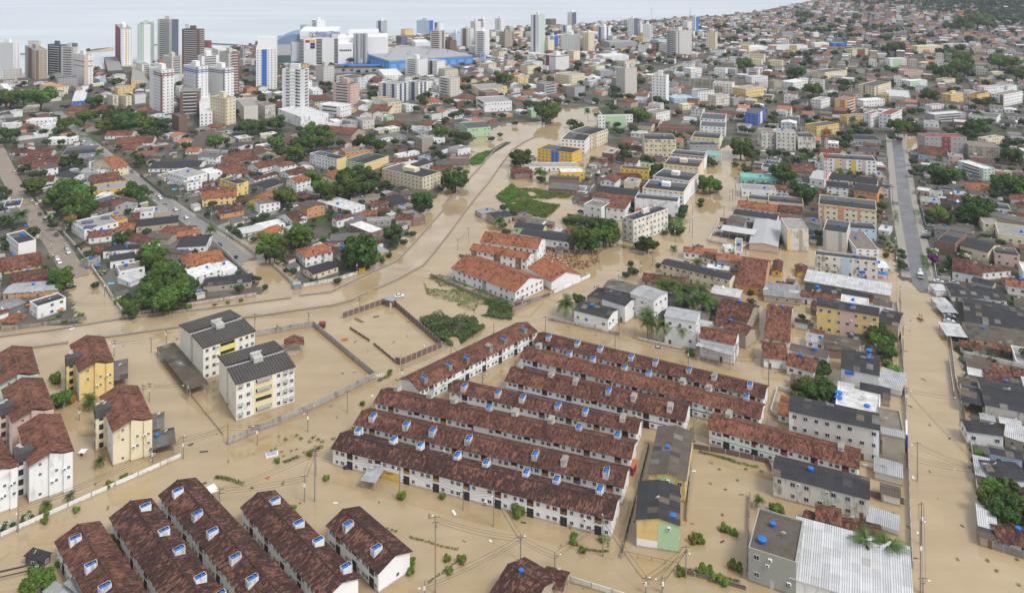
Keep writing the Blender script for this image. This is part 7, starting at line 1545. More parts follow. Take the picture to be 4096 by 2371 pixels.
# red and white lattice mast
def lattice(crop, x, yb, yt, w, label, cols=((.6,.6,.58),(.55,.1,.05))):
    p = G(crop, x, yb); h = CAMH*(S_of(crop, 0, yb)[1]-S_of(crop, 0, yt)[1])/(S_of(crop, 0, yb)[1]-YH); t_ = thing('lattice_mast', 'mast', (p.x, p.y, 0), .3, label, None, 'lattice mast'); n = 12
    for i in range(n):
        z0, z1 = h*i/n, h*(i+1)/n; w0, w1 = w*(1-.55*i/n), w*(1-.55*(i+1)/n); m = MB()
        for k in range(4):
            a, b_ = math.pi/2*k+.78, math.pi/2*(k+1)+.78; P = lambda q, ww, z: (ww*math.cos(q), ww*math.sin(q), z)
            m.tube([P(a,w0,z0), P(a,w1,z1)], .1, 4); m.tube([P(a,w0,z0), P(b_,w1,z1)], .06, 3); m.tube([P(b_,w0,z0), P(a,w1,z1)], .06, 3); m.tube([P(a,w1,z1), P(b_,w1,z1)], .06, 3)
        m.obj('mast_section', 'paint', t_, cols[i//2 % 2])
lattice('13', 575, 450, -210, 1.7, 'red and white lattice mast behind the cream orange banded block'); lattice('02', 1370, 155, 75, 1.5, 'thin distant mast on the skyline near the shore', ((.5,.5,.5),)*2); lattice('02', 1752, 150, 92, 1.2, 'short distant mast on the ridge right of the shore mast', ((.3,.3,.3),)*2)
# substation yard
for i in range(26):
    p = G('02', 1720+(i % 9)*62+random.uniform(-15,15), 800+(i//9)*30); t_ = thing('substation_gantry', 'gantry', (p.x, p.y, 0), random.choice([0, .6]), None, 'steel gantries of the substation', 'grey steel gantry of the substation', 'gantry')
    m = MB(); hh = random.uniform(6, 10)
    for a in (-5, 5): m.box(a-.18,-.18,0,a+.18,.18,hh)
    m.box(-5.2,-.25,hh,5.2,.25,hh+.5); m.obj('frame', 'concrete', t_)
small('water_tower', 'water tower', 'small concrete water tower on four legs left of the mango trees', '01', 85, 1415, [('tank', (-3.2,-2.4,5.2,3.2,2.4,7.6), 'stained_wall', (.6,.55,.45))]+[('leg', (a-.3,b_-.3,-.5,a+.3,b_+.3,5.2), 'concrete', None) for a in (-2.8, 2.8) for b_ in (-2, 2)], .3)
for i, (x, y, z) in enumerate(((335,95,3.2), (500,85,3.4), (590,55,3.6), (600,125,1.4), (290,75,4.4))): small('orange_awning', 'awning', None, '20', x, y, [('cloth', (-1.3,-.8,-.1,1.3,.2,.15), 'paint', (.62,.2,.04))], .3, 'orange awnings of the canal house', z); THINGS[-1] = (THINGS[-1][0], None, 'orange awning of the white canal house', 'awning')
# solar panels on the white house
for (cx_, cy_, w_, d_, z_) in ((860,730,6,2.6,5.9), (890,775,6,1.6,5.9), (1035,685,4.5,3.6,5.9), (870,790,5,1.6,5.9), (1140,645,3,2,6.3), (1195,672,3,2,6.3), (2255,600,5,1.4,3.9), (2245,622,4,1.4,3.9)):
    p = G('10', cx_, cy_, z_); m = MB(); m.face([(-w_/2,-d_/2,0),(w_/2,-d_/2,0),(w_/2,d_/2,.5),(-w_/2,d_/2,.5)], 0, [(0,0),(w_,0),(w_,d_),(0,d_)]); o = m.obj('solar_panel_array', 'solar', None, None, (p.x, p.y, z_+.15), .42); tag(o, 'solar panels', None, 'solar panels on flat roofs', 'dark blue solar panel array', 'panel array')
for (c, x, y, z, s, rz) in (('10',1735,402,.25,5,.3), ('10',960,1152,1.4,2.6,.2), ('10',1095,1330,.3,3,.2)):
    p = G(c, x, y, z); m = MB(); m.box(-s/2,-s*.28,0,s/2,s*.28,.12); o = m.obj('swimming_pool', 'plastic', None, (.12,.5,.7) if s != 2.6 else (.02,.2,.6), (p.x, p.y, z), rz); tag(o, 'pool', None, 'garden pools', 'small turquoise garden pool', 'pool')
# big roof tanks on pedestals
for c, x, y, z, s in (('23',990,525,8.0,1.6), ('32',2460,925,8.6,1.7), ('32',1585,690,7.6,1.3), ('23',695,945,5.2,1.9), ('23',693,992,5.2,1.9), ('23',975,1072,5.2,1.5), ('12',1680,1120,5.6,1.3), ('12',1978,1205,5.6,1.3), ('11',835,960,6,1.2), ('11',860,965,6,1.2), ('10',1035,805,5.5,1.2), ('10',1130,940,5,1.2), ('10',1245,965,5,1.2), ('11',685,45,13,1.6), ('12',100,915,8,.8), ('12',2145,1045,4.8,1.2), ('12',2070,1135,5,1.2), ('13',485,1360,4.5,1.5), ('12',340,885,4,1.1), ('12',150,780,4,1.1)):
    p = G(c, x, y, z); t_ = thing('roof_tank', 'water tank', (p.x, p.y, z-.75*s), 0, None, 'blue roof tanks', 'blue roof water tank', 'tank'); inst(TANK, 'tank', t_, None, None, 0, s); m = MB(); m.cyl(0,0,-1.2,0,.5*s,.5*s,10); m.obj('pedestal', 'concrete', t_)
# signs, kiosks, awnings, floating debris
p = G('23', 1365, 1400, 4.2); t_ = thing('roadside_sign', 'sign', (p.x, p.y, 0), math.radians(64), 'long blue and white signboard beside the flooded road'); m = MB(); m.box(0,-.25,1.0,9.5,.25,5); m.obj('board', 'clean_wall', t_, (.78,.78,.78)); m = MB(); m.box(0,-.3,1.0,9.5,.3,2.2); m.obj('blue_strip', 'paint', t_, (.03,.06,.35)); m = MB(); m.box(-.05,-.32,1,.9,.32,5.05); m.obj('blue_edge', 'paint', t_, (.03,.06,.35))
small('kiosk', 'kiosk', 'small orange roofed kiosk at the end of the row houses', '32', 1175, 265, [('booth', (-1,-1.6,-1,1,1.6,2.4), 'paint', (.3,.04,.06)), ('roof', (-1.3,-2.2,2.4,1.3,2.2,2.7), 'paint', (.45,.15,.07))], math.radians(-27))
small('metal_hut', 'hut', 'grey flat roofed hut at the corner of the brown lot wall', '21', 1325, 90, [('walls', (-2,-1.4,-1,2,1.4,2.8), 'brick', BR), ('roof', (-2.3,-1.7,2.8,2.3,1.7,3.0), 'sheet_metal', (.4,.41,.42)), ('door', (.6,-1.5,0,1.5,-1.38,2.2), 'paint', (.78,.78,.78))], math.radians(-27))
small('red_container', 'container', 'small dark red container beside the grey wall corner', '21', 650, 300, [('box', (-1.2,-1.2,-1,1.2,1.2,1.8), 'paint', (.16,.03,.03)), ('lid', (-1.25,-1.25,1.8,1.25,1.25,1.9), 'paint', (.24,.05,.05))])
small('white_hut', 'hut', 'small white hut with a hipped roof standing in the water at the left', '30', 815, 95, [('booth', (-.8,-.8,-1,.8,.8,1.0), 'clean_wall', (.7,.7,.68)), ('roof', (-1,-1,1.0,1,1,1.2), 'clean_wall', (.8,.8,.8)), ('opening', (-.4,-.83,.1,.4,-.8,.9), 'dark_opening', None)])
small('guard_booth', 'booth', 'grey guard booth at the street corner by the canal', '11', 400, 1375, [('booth', (-1.6,-1.6,-1,1.6,1.6,2.2), 'sheet_metal', (.3,.33,.37)), ('roof', (-1.8,-1.8,2.2,1.8,1.8,2.35), 'sheet_metal', (.45,.47,.5))], .4)
small('yellow_gate', 'gate', 'yellow gate in the canal bank wall', '11', 1043, 1225, [('leaf', (-1.6,-.1,-.5,1.6,.1,2.2), 'paint', (.72,.48,.03)), ('frame', (-1.75,-.15,2.2,1.75,.15,2.35), 'paint', (.6,.4,.05))], .5)
small('market_tent', 'tent', 'bright blue tent canopy beside the pale blue block', '13', 1125, 1280, [('canopy', (-2.2,-1.6,2.3,2.2,1.6,2.6), 'paint', (.02,.2,.75)), ('peak', (-1.2,-.8,2.6,1.2,.8,3.0), 'paint', (.02,.2,.75)), ('post', (-2.1,-1.5,0,-2,-1.4,2.3), 'dark_metal', None), ('post', (2,-1.5,0,2.1,-1.4,2.3), 'dark_metal', None)], -.3)
for i, (c, x, y, z) in enumerate((('23',800,742,5.2), ('13',922,1215,5), ('13',925,1275,2.5), ('22',40,905,2.3))):
    small('window_awning', 'awning', None, c, x, y, [('cloth', (-1.4,-.7,-.6,1.4,0,.5), 'paint', (.02,.14,.5))], -.2, 'blue cloth awnings', z); THINGS[-1] = (THINGS[-1][0], None, 'blue cloth awning', 'awning')
small('skip', 'skip', 'floating white tray of rubbish among the reeds', '31', 155, 100, [('tray', (-1.8,-1,-.2,1.8,1,.45), 'white_plastic', None), ('load', (-1.5,-.8,.45,1.5,.8,.6), 'plastic', (.35,.4,.42))], .4)
small('orange_mixer', 'mixer', 'rusty orange cement mixers floating beside the grey wall', '21', 876, 430, [('drum', (-1.2,-.5,-.3,-.1,.6,.8), 'plastic', (.5,.2,.02)), ('drum', (.05,-.5,-.3,1.1,.6,.75), 'plastic', (.48,.19,.02)), ('axle', (-.2,-.1,.1,.2,.1,.3), 'dark_metal', None)], .3)
small('timber_stack', 'timber', 'dark floating planks inside the brown walled lot', '21', 1010, 235, [('plank', (-3,-.2,0,3,.2,.12), 'wood', None), ('plank', (-2.6,.4,0,2.9,.7,.12), 'dark_metal', None), ('plank', (-2.2,-.8,0,2.5,-.5,.12), 'wood', None)], -.75)
small('timber_raft', 'timber', 'small floating pallet inside the brown walled lot', '21', 1183, 198, [('plank', (-1.2,-.5,0,1.2,-.2,.12), 'dark_metal', None), ('plank', (-1.2,.2,0,1.2,.5,.12), 'dark_metal', None), ('batten', (-.2,-.5,.12,.1,.5,.2), 'wood', None)], .3)
small('round_tank', 'tank', 'round black tank in front of the frontmost row house', '31', 893, 225, [('tank', (-.8,-.8,-.5,.8,.8,.8), 'dark_metal', None), ('rim', (-.85,-.85,.8,.85,.85,.9), 'dark_metal', None)])
small('white_board', 'board', 'white sheet leaning at the eave of the longest dark tiled row house', '30', 2090, 500, [('sheet', (-1.8,-1.1,2,1.8,1.1,2.1), 'clean_wall', (.8,.8,.8)), ('post', (-1.6,-1,-1,-1.5,-.9,2), 'wood', None), ('post', (1.5,.9,-1,1.6,1,2), 'wood', None)], -.9)
small('gantry_frame', 'frame', 'dark rusty goal frame at the bottom left corner', '30', 130, 1320, [('beam', (-4.5,-.15,2.4,4.5,.15,2.7), 'dark_metal', None), ('post', (-4.4,-.15,-1,-4.1,.15,2.4), 'dark_metal', None), ('post', (4.1,-.15,-1,4.4,.15,2.4), 'dark_metal', None), ('brace', (-4.4,-.1,1.2,4.4,.1,1.35), 'dark_metal', None)], .35)
# metal fence with pipes in front of the yellow end wall, and wire fence posts by the carport
t_ = None
p = G('32', 1110, 1085); t_ = thing('pipe_fence', 'fence', (p.x, p.y, 0), 0, 'thin rusty pipe fence standing in water near the yellow end wall')
e = G('32', 1640, 1200)
for i in range(5): q = p+(e-p)*i/4; m = MB(); m.cyl(q.x-p.x, q.y-p.y, -.5, 1.1, .05, .05, 6); m.obj('post', 'rust', t_)
m = MB(); m.tube([(0,0,1.05), (e.x-p.x, e.y-p.y, 1.05)], .05, 5); m.obj('rail', 'rust', t_)
p = G('20', 1870, 965); e = G('20', 2195, 1365); t_ = thing('wire_fence', 'fence', (p.x, p.y, 0), 0, 'low dark wire fence between the carport and the grey wall')
for i in range(22): q = p+(e-p)*i/21; m = MB(); m.cyl(q.x-p.x, q.y-p.y, -.5, .7, .06, .06, 5); m.obj('post', 'dark_metal', t_)
for z in (.25, .6): m = MB(); m.tube([(0,0,z), (e.x-p.x, e.y-p.y, z)], .035, 4); m.obj('wire', 'dark_metal', t_)
# painted graffiti and murals: flat paint on walls
lettering(thing('graffiti', 'graffiti', G('21', 1085, 800, .7), 0, 'white graffiti letters painted on the corner of the grey block wall'), 'IPROMO', 1.7, (0,-.25,0), (math.pi/2, 0, math.radians(12)), 'sign_white', ext=.01)
lettering(thing('graffiti', 'graffiti', G('21', 465, 1090, .9), 0, 'faint white graffiti on the grey wall behind a lamp pole'), 'MEDO', 1.3, (0,-.25,0), (math.pi/2, 0, math.radians(13)), 'sign_white', ext=.01)
g_ = ROWN['g']; u0, v0 = local(g_, G('31', 1300, 300, 1.4)); m = MB(); m.box(u0-2.6,-.07,.1,u0+3.6,-.03,2.5,0); m.obj('painted_panel', 'paint', g_.root, (.72,.5,.03)); lettering(g_.root, 'Cantina', 1.0, (u0-1.5,-.09,1.7), R90, 'sign_navy', ext=.01)
# ------------------------------------------------------------------ people
_b = MB()
for (z0, r0), (z1, r1) in (((-.06,.11),(.02,.118)), ((.02,.118),(.1,.08)), ((.1,.08),(.13,.01))): _b.cyl(0, 0, z0, z1, r0, r1, 10, 0, False)
HAIR = _b.mesh('hair', ['hair'])
def person(crop, x, y, z, rz, pose, label):
    p = G(crop, x, y, 0); o = inst(PB[pose], 'person', None, None, (p.x, p.y, z), rz); tag(o, 'person', label, 'people in the flood'); inst(HAIR, 'hair', o, None, (0, .03, 1.72))
BOAT = small('raft', 'raft', 'small raft loaded with bundles being pushed along the flooded road', '23', 1500, 225, [('deck', (-.9,-1.3,-.1,.9,1.3,.25), 'plastic', (.05,.1,.4)), ('bundle', (-.7,-1.0,.25,.6,.2,.85), 'plastic', (.3,.14,.06)), ('bundle', (-.5,.3,.25,.7,1.1,.75), 'plastic', (.4,.25,.05))], .1)
for x, y, pz, l in ((1482,238,'push','person in dark clothes pushing the raft, on its left'), (1522,240,'push','person in dark clothes pushing the raft, on its right'), (1500,255,'push','person pushing the raft from behind'), (1490,185,'wade','person wading ahead of the raft'), (1512,190,'wade','second person wading ahead of the raft')): person('23', x, y, -.85, random.uniform(-.3,.3), pz, l)
person('23', 1592, 1268, -1.0, 3.0, 'wade', 'person wading chest deep alone in the flooded road'); person('32', 485, 1000, -1.25, 1, 'swim', 'person neck deep in the water below the frontmost row house'); person('32', 570, 825, -.8, 2.6, 'wade', 'person standing at a doorway of the frontmost row house')
person('31', 120, 330, -1.15, 1.2, 'swim', 'person with an orange float in the water beyond the reeds'); small('float_ring', 'float', 'orange float beside the swimmer beyond the reeds', '31', 124, 326, [('tube', (-.9,-.4,-.1,.3,-.15,.15), 'plastic', (.7,.15,.03)), ('tube', (-.9,.2,-.1,.3,.45,.15), 'plastic', (.7,.15,.03))])
for i, (x, y) in enumerate(((812,1375), (835,1372), (850,1370))): person('12', x, y, -.5, random.random()*6, 'wade', ['leftmost', 'middle', 'rightmost'][i]+' of three people wading by the white terrace wall')
person('12', 2115, 245, -.5, 1, 'wade', 'person wading in the far flooded street beside the turquoise house'); person('12', 2040, 462, -.6, 1, 'wade', 'person wading beside the spreading tree in the flooded street'); person('13', 1305, 190, .2, 1, 'wade', 'person walking on the wet asphalt far up the road'); person('12', 1385, 1155, -.5, 1, 'wade', 'person beside a pole at the flooded corner')
# ------------------------------------------------------------------ reeds, drowned bushes, overgrown lots
def tuft(seed, n=60, h=.9, mat='reed'):
    r = random.Random(seed); b = MB()
    for k in range(n):
        a = r.uniform(0, 6.28); q = r.random()**.6; x, y = q*math.cos(a), q*math.sin(a); dx, dy = r.uniform(-.3,.3), r.uniform(-.3,.3); t = r.uniform(0, 3.14); wx, wy = .07*math.cos(t), .07*math.sin(t); hh = h*r.uniform(.4, 1)*(1.1-.5*q)
        b.face([(x-wx,y-wy,-.3),(x+wx,y+wy,-.3),(x+dx+wx*.3,y+dy+wy*.3,hh),(x+dx-wx*.3,y+dy-wy*.3,hh)])
    return b.mesh('reeds', [mat])
TUFT = [tuft(i, 60, .9, 'grass_blade' if i % 2 else 'reed') for i in range(6)]
def reeds(crop, pts, r, dens=1.0):
    for x, y in pts:
        p = G(crop, x, y); sc = K*(S_of(crop, x, y)[1]-YH)/CAMH; o = inst(random.choice(TUFT), 'reed_clump', None, None, (p.x, p.y, 0), random.uniform(0, 6.28), (r/sc, r/sc, max(.5, r/sc*.9))); tag(o, 'reeds', None, 'drowned reed clumps', 'drowned clump of green reeds', 'reed clump')
def along(pts, n): 
    out = []
    for (a, b_) in zip(pts[:-1], pts[1:]): out += [(a[0]+(b_[0]-a[0])*i/n+random.uniform(-6,6), a[1]+(b_[1]-a[1])*i/n+random.uniform(-4,4)) for i in range(n)]
    return out
reeds('31', along([(1515,910),(1640,940),(1810,990),(1980,1035)], 6), 17); reeds('31', along([(1700,1350),(1850,1240),(2000,1130)], 7), 14); reeds('31', along([(280,170),(430,110)], 6), 28); reeds('31', along([(510,80),(660,10)], 6), 28); reeds('31', along([(1290,830),(1410,860)], 3), 22); reeds('31', [(350,60),(400,45),(250,70),(190,40),(150,55),(270,110),(470,75),(430,575)], 18)
reeds('32', along([(600,860),(590,950),(640,990),(740,1030),(860,1050),(940,1040),(960,860)], 5), 20); reeds('32', along([(650,820),(780,860),(950,850)], 4), 22); reeds('30', along([(2130,320),(2260,340),(2400,390)], 5), 32); reeds('30', [(2480,425)], 22); reeds('32', along([(1850,70),(2050,120),(2200,170),(2450,230)], 6), 26); reeds('32', [(2040,240),(2300,240),(2450,260),(2220,350),(2100,440),(1950,380),(2070,690)], 20)
reeds('32', along([(1660,1220),(1850,1250),(2050,1300),(2250,1350)], 6), 32); reeds('21', along([(1210,825),(1310,770),(1320,720)], 5), 26); reeds('21', [(560,1390),(610,1410),(760,1400),(400,1370),(290,1410),(530,1430),(650,1430),(440,1400),(960,1300)], 26); reeds('33', [(2160,1140),(2250,1240),(2470,1380),(2450,1130)], 25)
# overgrown lots: low mounds covered in leaves
def lot(crop, poly, h, label, mat='grass_blade', n=1.6, size=.35, cov=.42):
    W = np.array([G(crop, *q).to_2d()[:] for q in poly]); a, b_ = W.min(0), W.max(0); area = (b_-a).prod(); m = int(area*n*1.9); r = np.random.default_rng(int(area)); q = a+(b_-a)*r.random((m, 2)); k = inside([tuple(w) for w in W], q[:,0], q[:,1]); q = q[k]; m = len(q)
    bz = np.array([max(0., mnoise.noise(Vector((x*.12, y*.12, 3)))+cov) for x, y in q]); k = bz > .10; q, bz = q[k], bz[k]; m = len(q)
    c = np.column_stack([q, bz*h*(.35+.75*r.random(m))]); nr = r.normal(scale=.5, size=(m,3)); nr[:,2] += 1.8; nr /= np.linalg.norm(nr, axis=1)[:,None]; t = np.cross(nr, r.normal(size=(m,3))); t /= np.linalg.norm(t, axis=1)[:,None]; bb = np.cross(nr, t); s = size*(.6+.9*r.random(m))[:,None]
    v = np.stack([c-t*s, c-bb*s*.6, c+t*s, c+bb*s*.6], 1).reshape(-1,3); o = inst(np_mesh('overgrowth', v, np.arange(m*4).reshape(-1,4), [mat]), 'overgrowth'); o['kind'] = 'stuff'; o['label'] = label; o['category'] = 'weeds'
lot('12', [(480,720),(560,660),(760,690),(1000,720),(1070,800),(900,900),(700,840),(560,790)], 2.5, 'dense green creepers over the overgrown lot behind the brick wall', n=3.5)
lot('12', [(-70,520),(150,500),(330,540),(480,560),(420,620),(330,690),(180,660),(-20,620)], 0.8, 'green weeds of the open swampy lot beside the canal', n=4, size=.5, cov=.62); lot('12', [(-40,440),(130,390),(320,420),(620,450),(560,490),(350,500),(100,500),(-60,500)], 1.6, 'rough weeds along the back of the swampy lot', n=3, size=.45, cov=.5)
lot('21', [(1610,230),(1820,180),(2000,260),(2150,220),(2260,300),(2150,400),(2020,470),(1900,490),(1800,440),(1650,300)], 4.2, 'tall green reed bed beside the brown walled lot', 'reed', 6, .45); lot('21', [(2180,180),(2250,60),(2400,40),(2519,100),(2519,230),(2400,230)], 3.0, 'green reed bed at the foot of the white block', 'reed', 5, .4)
lot('F', [(1040,690),(1080,675),(1150,700),(1260,745),(1270,780),(1180,775),(1100,740),(1050,725)], 1.6, 'weeds and rubble heaps beside the canal bend', n=1.6); lot('12', [(1010,940),(1150,970),(1440,950),(1430,980),(1250,1000),(1100,990)], 1.2, 'creepers at the foot of the stained block', n=3); lot('12', [(1530,740),(1650,700),(1720,790),(1650,870),(1560,850)], 2.2, 'creepers beside the stained block corner', n=4)
lot('12', [(240,1000),(500,1000),(850,1040),(860,1120),(700,1200),(450,1180),(250,1100)], .35, 'brown floating plant debris on the flooded square', 'dry_leaf', .8, .5); lot('11', [(380,640),(520,610),(740,690),(640,730),(480,690)], .8, 'green weeds in the lot before the townhouse row', n=3); lot('12', [(900,330),(1290,390),(1270,430),(1180,400),(920,360)], 1.0, 'green weeds behind the black roofed yard', n=3)
lot('11', [(2090,120),(2180,60),(2300,20),(2230,150),(2130,170)], 1.2, 'green strip on the far canal bank', n=4, size=.5, cov=.7); lot('11', [(2360,480),(2519,350),(2600,420),(2519,560),(2420,530)], 1.4, 'green weeds on the near canal bank', n=4, size=.5, cov=.7); lot('10', [(1130,600),(1500,490),(1490,530),(1150,620)], .5, 'mown grass strip beside the large dark tree', n=3); lot('10', [(300,720),(360,730),(380,830),(320,850)], .5, 'grass verge of the dirt road', n=2.5)
lot('13', [(1215,520),(1280,520),(1290,760),(1250,760)], .5, 'grass verge left of the asphalt road', n=2.5); lot('13', [(1420,580),(1490,620),(1500,740),(1450,730)], .5, 'grass verge right of the asphalt road', n=2.5); lot('13', [(1490,1010),(1570,1100),(1610,1300),(1540,1280)], .6, 'grass bank above the utility truck', n=2.5); lot('02', [(1330,760),(1480,720),(1720,650),(1720,690),(1500,760)], .8, 'grass slope beside the far avenue', n=.8)
lot('13', [(2240,560),(2519,560),(2600,640),(2300,640)], .6, 'grass field behind the dark wall on the right', n=1.5); lot('00', [(760,1330),(930,1330),(1010,1440),(900,1440)], .8, 'rough grass beside the far street', n=1)
# ------------------------------------------------------------------ the rest of the town
CELL = 2.0; GX0, GY0, GNX, GNY = -2100, 60, 2400, 1650
occ = np.zeros((GNY, GNX), bool)
def cells(x0, x1, y0, y1): return slice(max(0, int((y0-GY0)/CELL)), max(0, int((y1-GY0)/CELL)+1)), slice(max(0, int((x0-GX0)/CELL)), max(0, int((x1-GX0)/CELL)+1))
def mark_poly(P, val=True):
    P = np.array(P); sy, sx = cells(P[:,0].min(), P[:,0].max(), P[:,1].min(), P[:,1].max()); h_, w_ = occ[sy, sx].shape
    if not h_ or not w_: return
    X, Y = np.meshgrid(GX0+(sx.start+np.arange(w_)+.5)*CELL, GY0+(sy.start+np.arange(h_)+.5)*CELL); m_ = inside([tuple(p) for p in P], X, Y)
    if val: occ[sy, sx] |= m_
    else: occ[sy, sx] &= ~m_
def rect_poly(x, y, a, Lx, D, pad=0):
    c, s = math.cos(a), math.sin(a); return [(x+c*u-s*v, y+s*u+c*v) for u, v in ((-pad,-pad),(Lx+pad,-pad),(Lx+pad,D+pad),(-pad,D+pad))]
for p_ in FLOOD: mark_poly(p_)
for p_ in DRY: mark_poly(p_, False)
LOTS = [poly_F(p) for p in ([(1600,690),(1720,610),(1980,700),(2195,715),(2220,905),(2190,910),(1900,840),(1700,830),(1590,750)], [(2335,770),(2560,740),(2560,1330),(2450,1300),(2400,1150),(2375,920)], [(1195,505),(1420,570),(1440,600),(1330,660),(1195,610)], [(1890,890),(2212,930),(2228,1330),(1960,1250)])]
for p_ in LOTS: mark_poly(p_, False)
for r_ in RECTS: mark_poly(rect_poly(*r_, 1.0))
for q in ROADS: mark_poly([(q[0],q[1]),(q[2],q[3]),(q[6],q[7]),(q[4],q[5])])
for x, y, R in TREEPOS: mark_poly([(x+R*.75*math.cos(t), y+R*.75*math.sin(t)) for t in np.arange(0, 6.28, .7)])
mark_poly([G('01', *q).to_2d()[:] for q in ((500,700),(900,650),(1480,680),(1480,760),(1000,770),(520,760))])
for poly in ([(1680,780),(2360,800),(2400,900),(1640,870)],): mark_poly([G('02', *q).to_2d()[:] for q in poly])
sea_y = lambda x: float(np.interp(x, [c[0] for c in COAST], [c[1] for c in COAST]))
FREE = []     # candidate plots
rnd = random.Random(5)
nmid = 0
for q in range(4000):       # pale mid-rise blocks standing between the towers and through the town
    y = rnd.uniform(820, 1550) if nmid < 46 else rnd.uniform(520, 1300); x = rnd.uniform(-.66, .30)*y if nmid < 46 else rnd.uniform(.0, .66)*y
    if y > sea_y(x)-60 or nmid > 66: continue
    w, d = rnd.uniform(13, 22), rnd.uniform(11, 16); a = math.radians(-50 if x < 60+.1*y else -25)+(math.pi/2 if rnd.random() < .4 else 0); P = rect_poly(x, y, a, w, d, 1.5)
    if any(occ[int((b_[1]-GY0)/CELL), int((b_[0]-GX0)/CELL)] for b_ in P+[(x, y), ((P[0][0]+P[2][0])/2, (P[0][1]+P[2][1])/2)]): continue
    nmid += 1; mark_poly(P); h = rnd.choice([9, 9, 12, 12, 15, 22, 30]) if nmid <= 46 else rnd.choice([9, 9, 12, 12])
    build('F', (Vector((x, y, 0)), a, w, d), h, rnd.choice('wwwwwcceyg'), rnd.choice(['sg','sd','sg','sn']), {'sf': [rnd.choice('nnb')], 'sl': ['n']})
def canal_x(y): return np.interp(y, [250, 330, 420, 520, 640, 900, 1400], [-150, -60, 0, 30, 60, 130, 300])
for dist, ang, side in ((0, math.radians(-50), -1), (1, math.radians(-25), 1)):
    c, s = math.cos(ang), math.sin(ang); u = -3400.0; row = 0
    while u < 3400:
        v = -3400.0; row += 1
        while v < 3400:
            w = rnd.uniform(8.5, 13.5); x, y = c*u-s*v+400*0, s*u+c*v+900
            v += w+rnd.choice([0, .4, .8, 2.2]); 
            if int((v+3400)/115) != int((v+3400-w)/115): v += 9
            if y < 215 or y > 2950 or abs(x) > y*.70+25: continue
            if (x < canal_x(y)) != (side < 0): continue
            if y > sea_y(x)-25: continue
            FREE.append((x, y, ang+rnd.choice([0, math.pi/2, math.pi, -math.pi/2]) if rnd.random() < .3 else ang+(math.pi if row % 2 else 0), w, u, v))
        u += 14.5 if row % 2 else 14.5+8.5
TOWNV, TOWNF, TOWNC = [], [], []
def tface(P, col): i = len(TOWNV); TOWNV.extend(P); TOWNF.append((i, i+1, i+2, i+3)); TOWNC.append(col)
WALLP = 'wwwwwwwwwceeyopttggBBr'; ROOFP = ['tr','tr','tr','tm','tm','tm','to','fd','fd','fg','fg','fn','fn','mw','mw','ml','sg','sd','sw','sg']
ZT = lambda x, y: float(terrain_z(np.array([x]), np.array([y]))[0])
def stuff_house(x, y, a, w, d, h, z, wc, rc, yard=True):
    c, s = math.cos(a), math.sin(a); f1, f2 = rnd.uniform(.8, 1.03), rnd.uniform(.75, 1.2); col = tuple(q*f1 for q in WC[wc]); rcol = tuple(q*f2 for q in RC[rc])
    if rc[0] == 't': rcol = tuple(q*1.1 for q in rcol)
    Pt = lambda X, Y, Z: (x+c*X-s*Y, y+s*X+c*Y, z+Z)
    for A, B_ in (((0,0),(w,0)), ((w,0),(w,d)), ((w,d),(0,d)), ((0,d),(0,0))): tface([Pt(*A,-1), Pt(*B_,-1), Pt(*B_,h), Pt(*A,h)], col)
    o = .35
    if rc[0] == 's' or h > 8: t = .25; tface([Pt(0,0,h),Pt(w,0,h),Pt(w,d,h),Pt(0,d,h)], rcol if h < 8 else (.3,.29,.28)); tface([Pt(w*.3,d*.3,h+.9),Pt(w*.55,d*.3,h+.9),Pt(w*.55,d*.55,h+.9),Pt(w*.3,d*.55,h+.9)], col); tface([Pt(w*.3,d*.3,h),Pt(w*.55,d*.3,h),Pt(w*.55,d*.3,h+.9),Pt(w*.3,d*.3,h+.9)], col)
    else:
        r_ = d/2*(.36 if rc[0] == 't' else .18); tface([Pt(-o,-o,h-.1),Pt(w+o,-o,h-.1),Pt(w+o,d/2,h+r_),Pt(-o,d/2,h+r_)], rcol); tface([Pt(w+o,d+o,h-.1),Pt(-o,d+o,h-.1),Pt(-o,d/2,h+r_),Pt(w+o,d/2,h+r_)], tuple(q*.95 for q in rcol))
        for X in (0, w): tface([Pt(X,0,h),Pt(X,d,h),Pt(X,d/2,h+r_),Pt(X,d/2,h+r_)], col)
    if y < 1700 and yard:
        for k in range(max(1, int(h/2.9))):
            zz = k*2.9+1.2
            for q in range(3):
                X = w*(q+.5)/3; tface([Pt(X-.55,-.05,zz),Pt(X+.55,-.05,zz),Pt(X+.55,-.05,zz+1.1),Pt(X-.55,-.05,zz+1.1)], (.03,.03,.035)); tface([Pt(X-.55,d+.05,zz),Pt(X+.55,d+.05,zz),Pt(X+.55,d+.05,zz+1.1),Pt(X-.55,d+.05,zz+1.1)], (.03,.03,.035))
                Y = d*(q+.5)/3; tface([Pt(-.05,Y-.5,zz),Pt(-.05,Y+.5,zz),Pt(-.05,Y+.5,zz+1.1),Pt(-.05,Y-.5,zz+1.1)], (.03,.03,.035))
        if rnd.random() < .5:     # lean-to and yard wall
            tface([Pt(w*.1,-3,2.2),Pt(w*.7,-3,2.2),Pt(w*.7,0,2.6),Pt(w*.1,0,2.6)], rnd.choice([(.24,.23,.21), (.06,.06,.065), (.6,.6,.59), (.2,.1,.07)]))
        tface([Pt(-.6,-4,-.5),Pt(w+.3,-4,-.5),Pt(w+.3,-4,1.7),Pt(-.6,-4,1.7)], tuple(q*.9 for q in WC[rnd.choice('wwetg')]))
fills = []
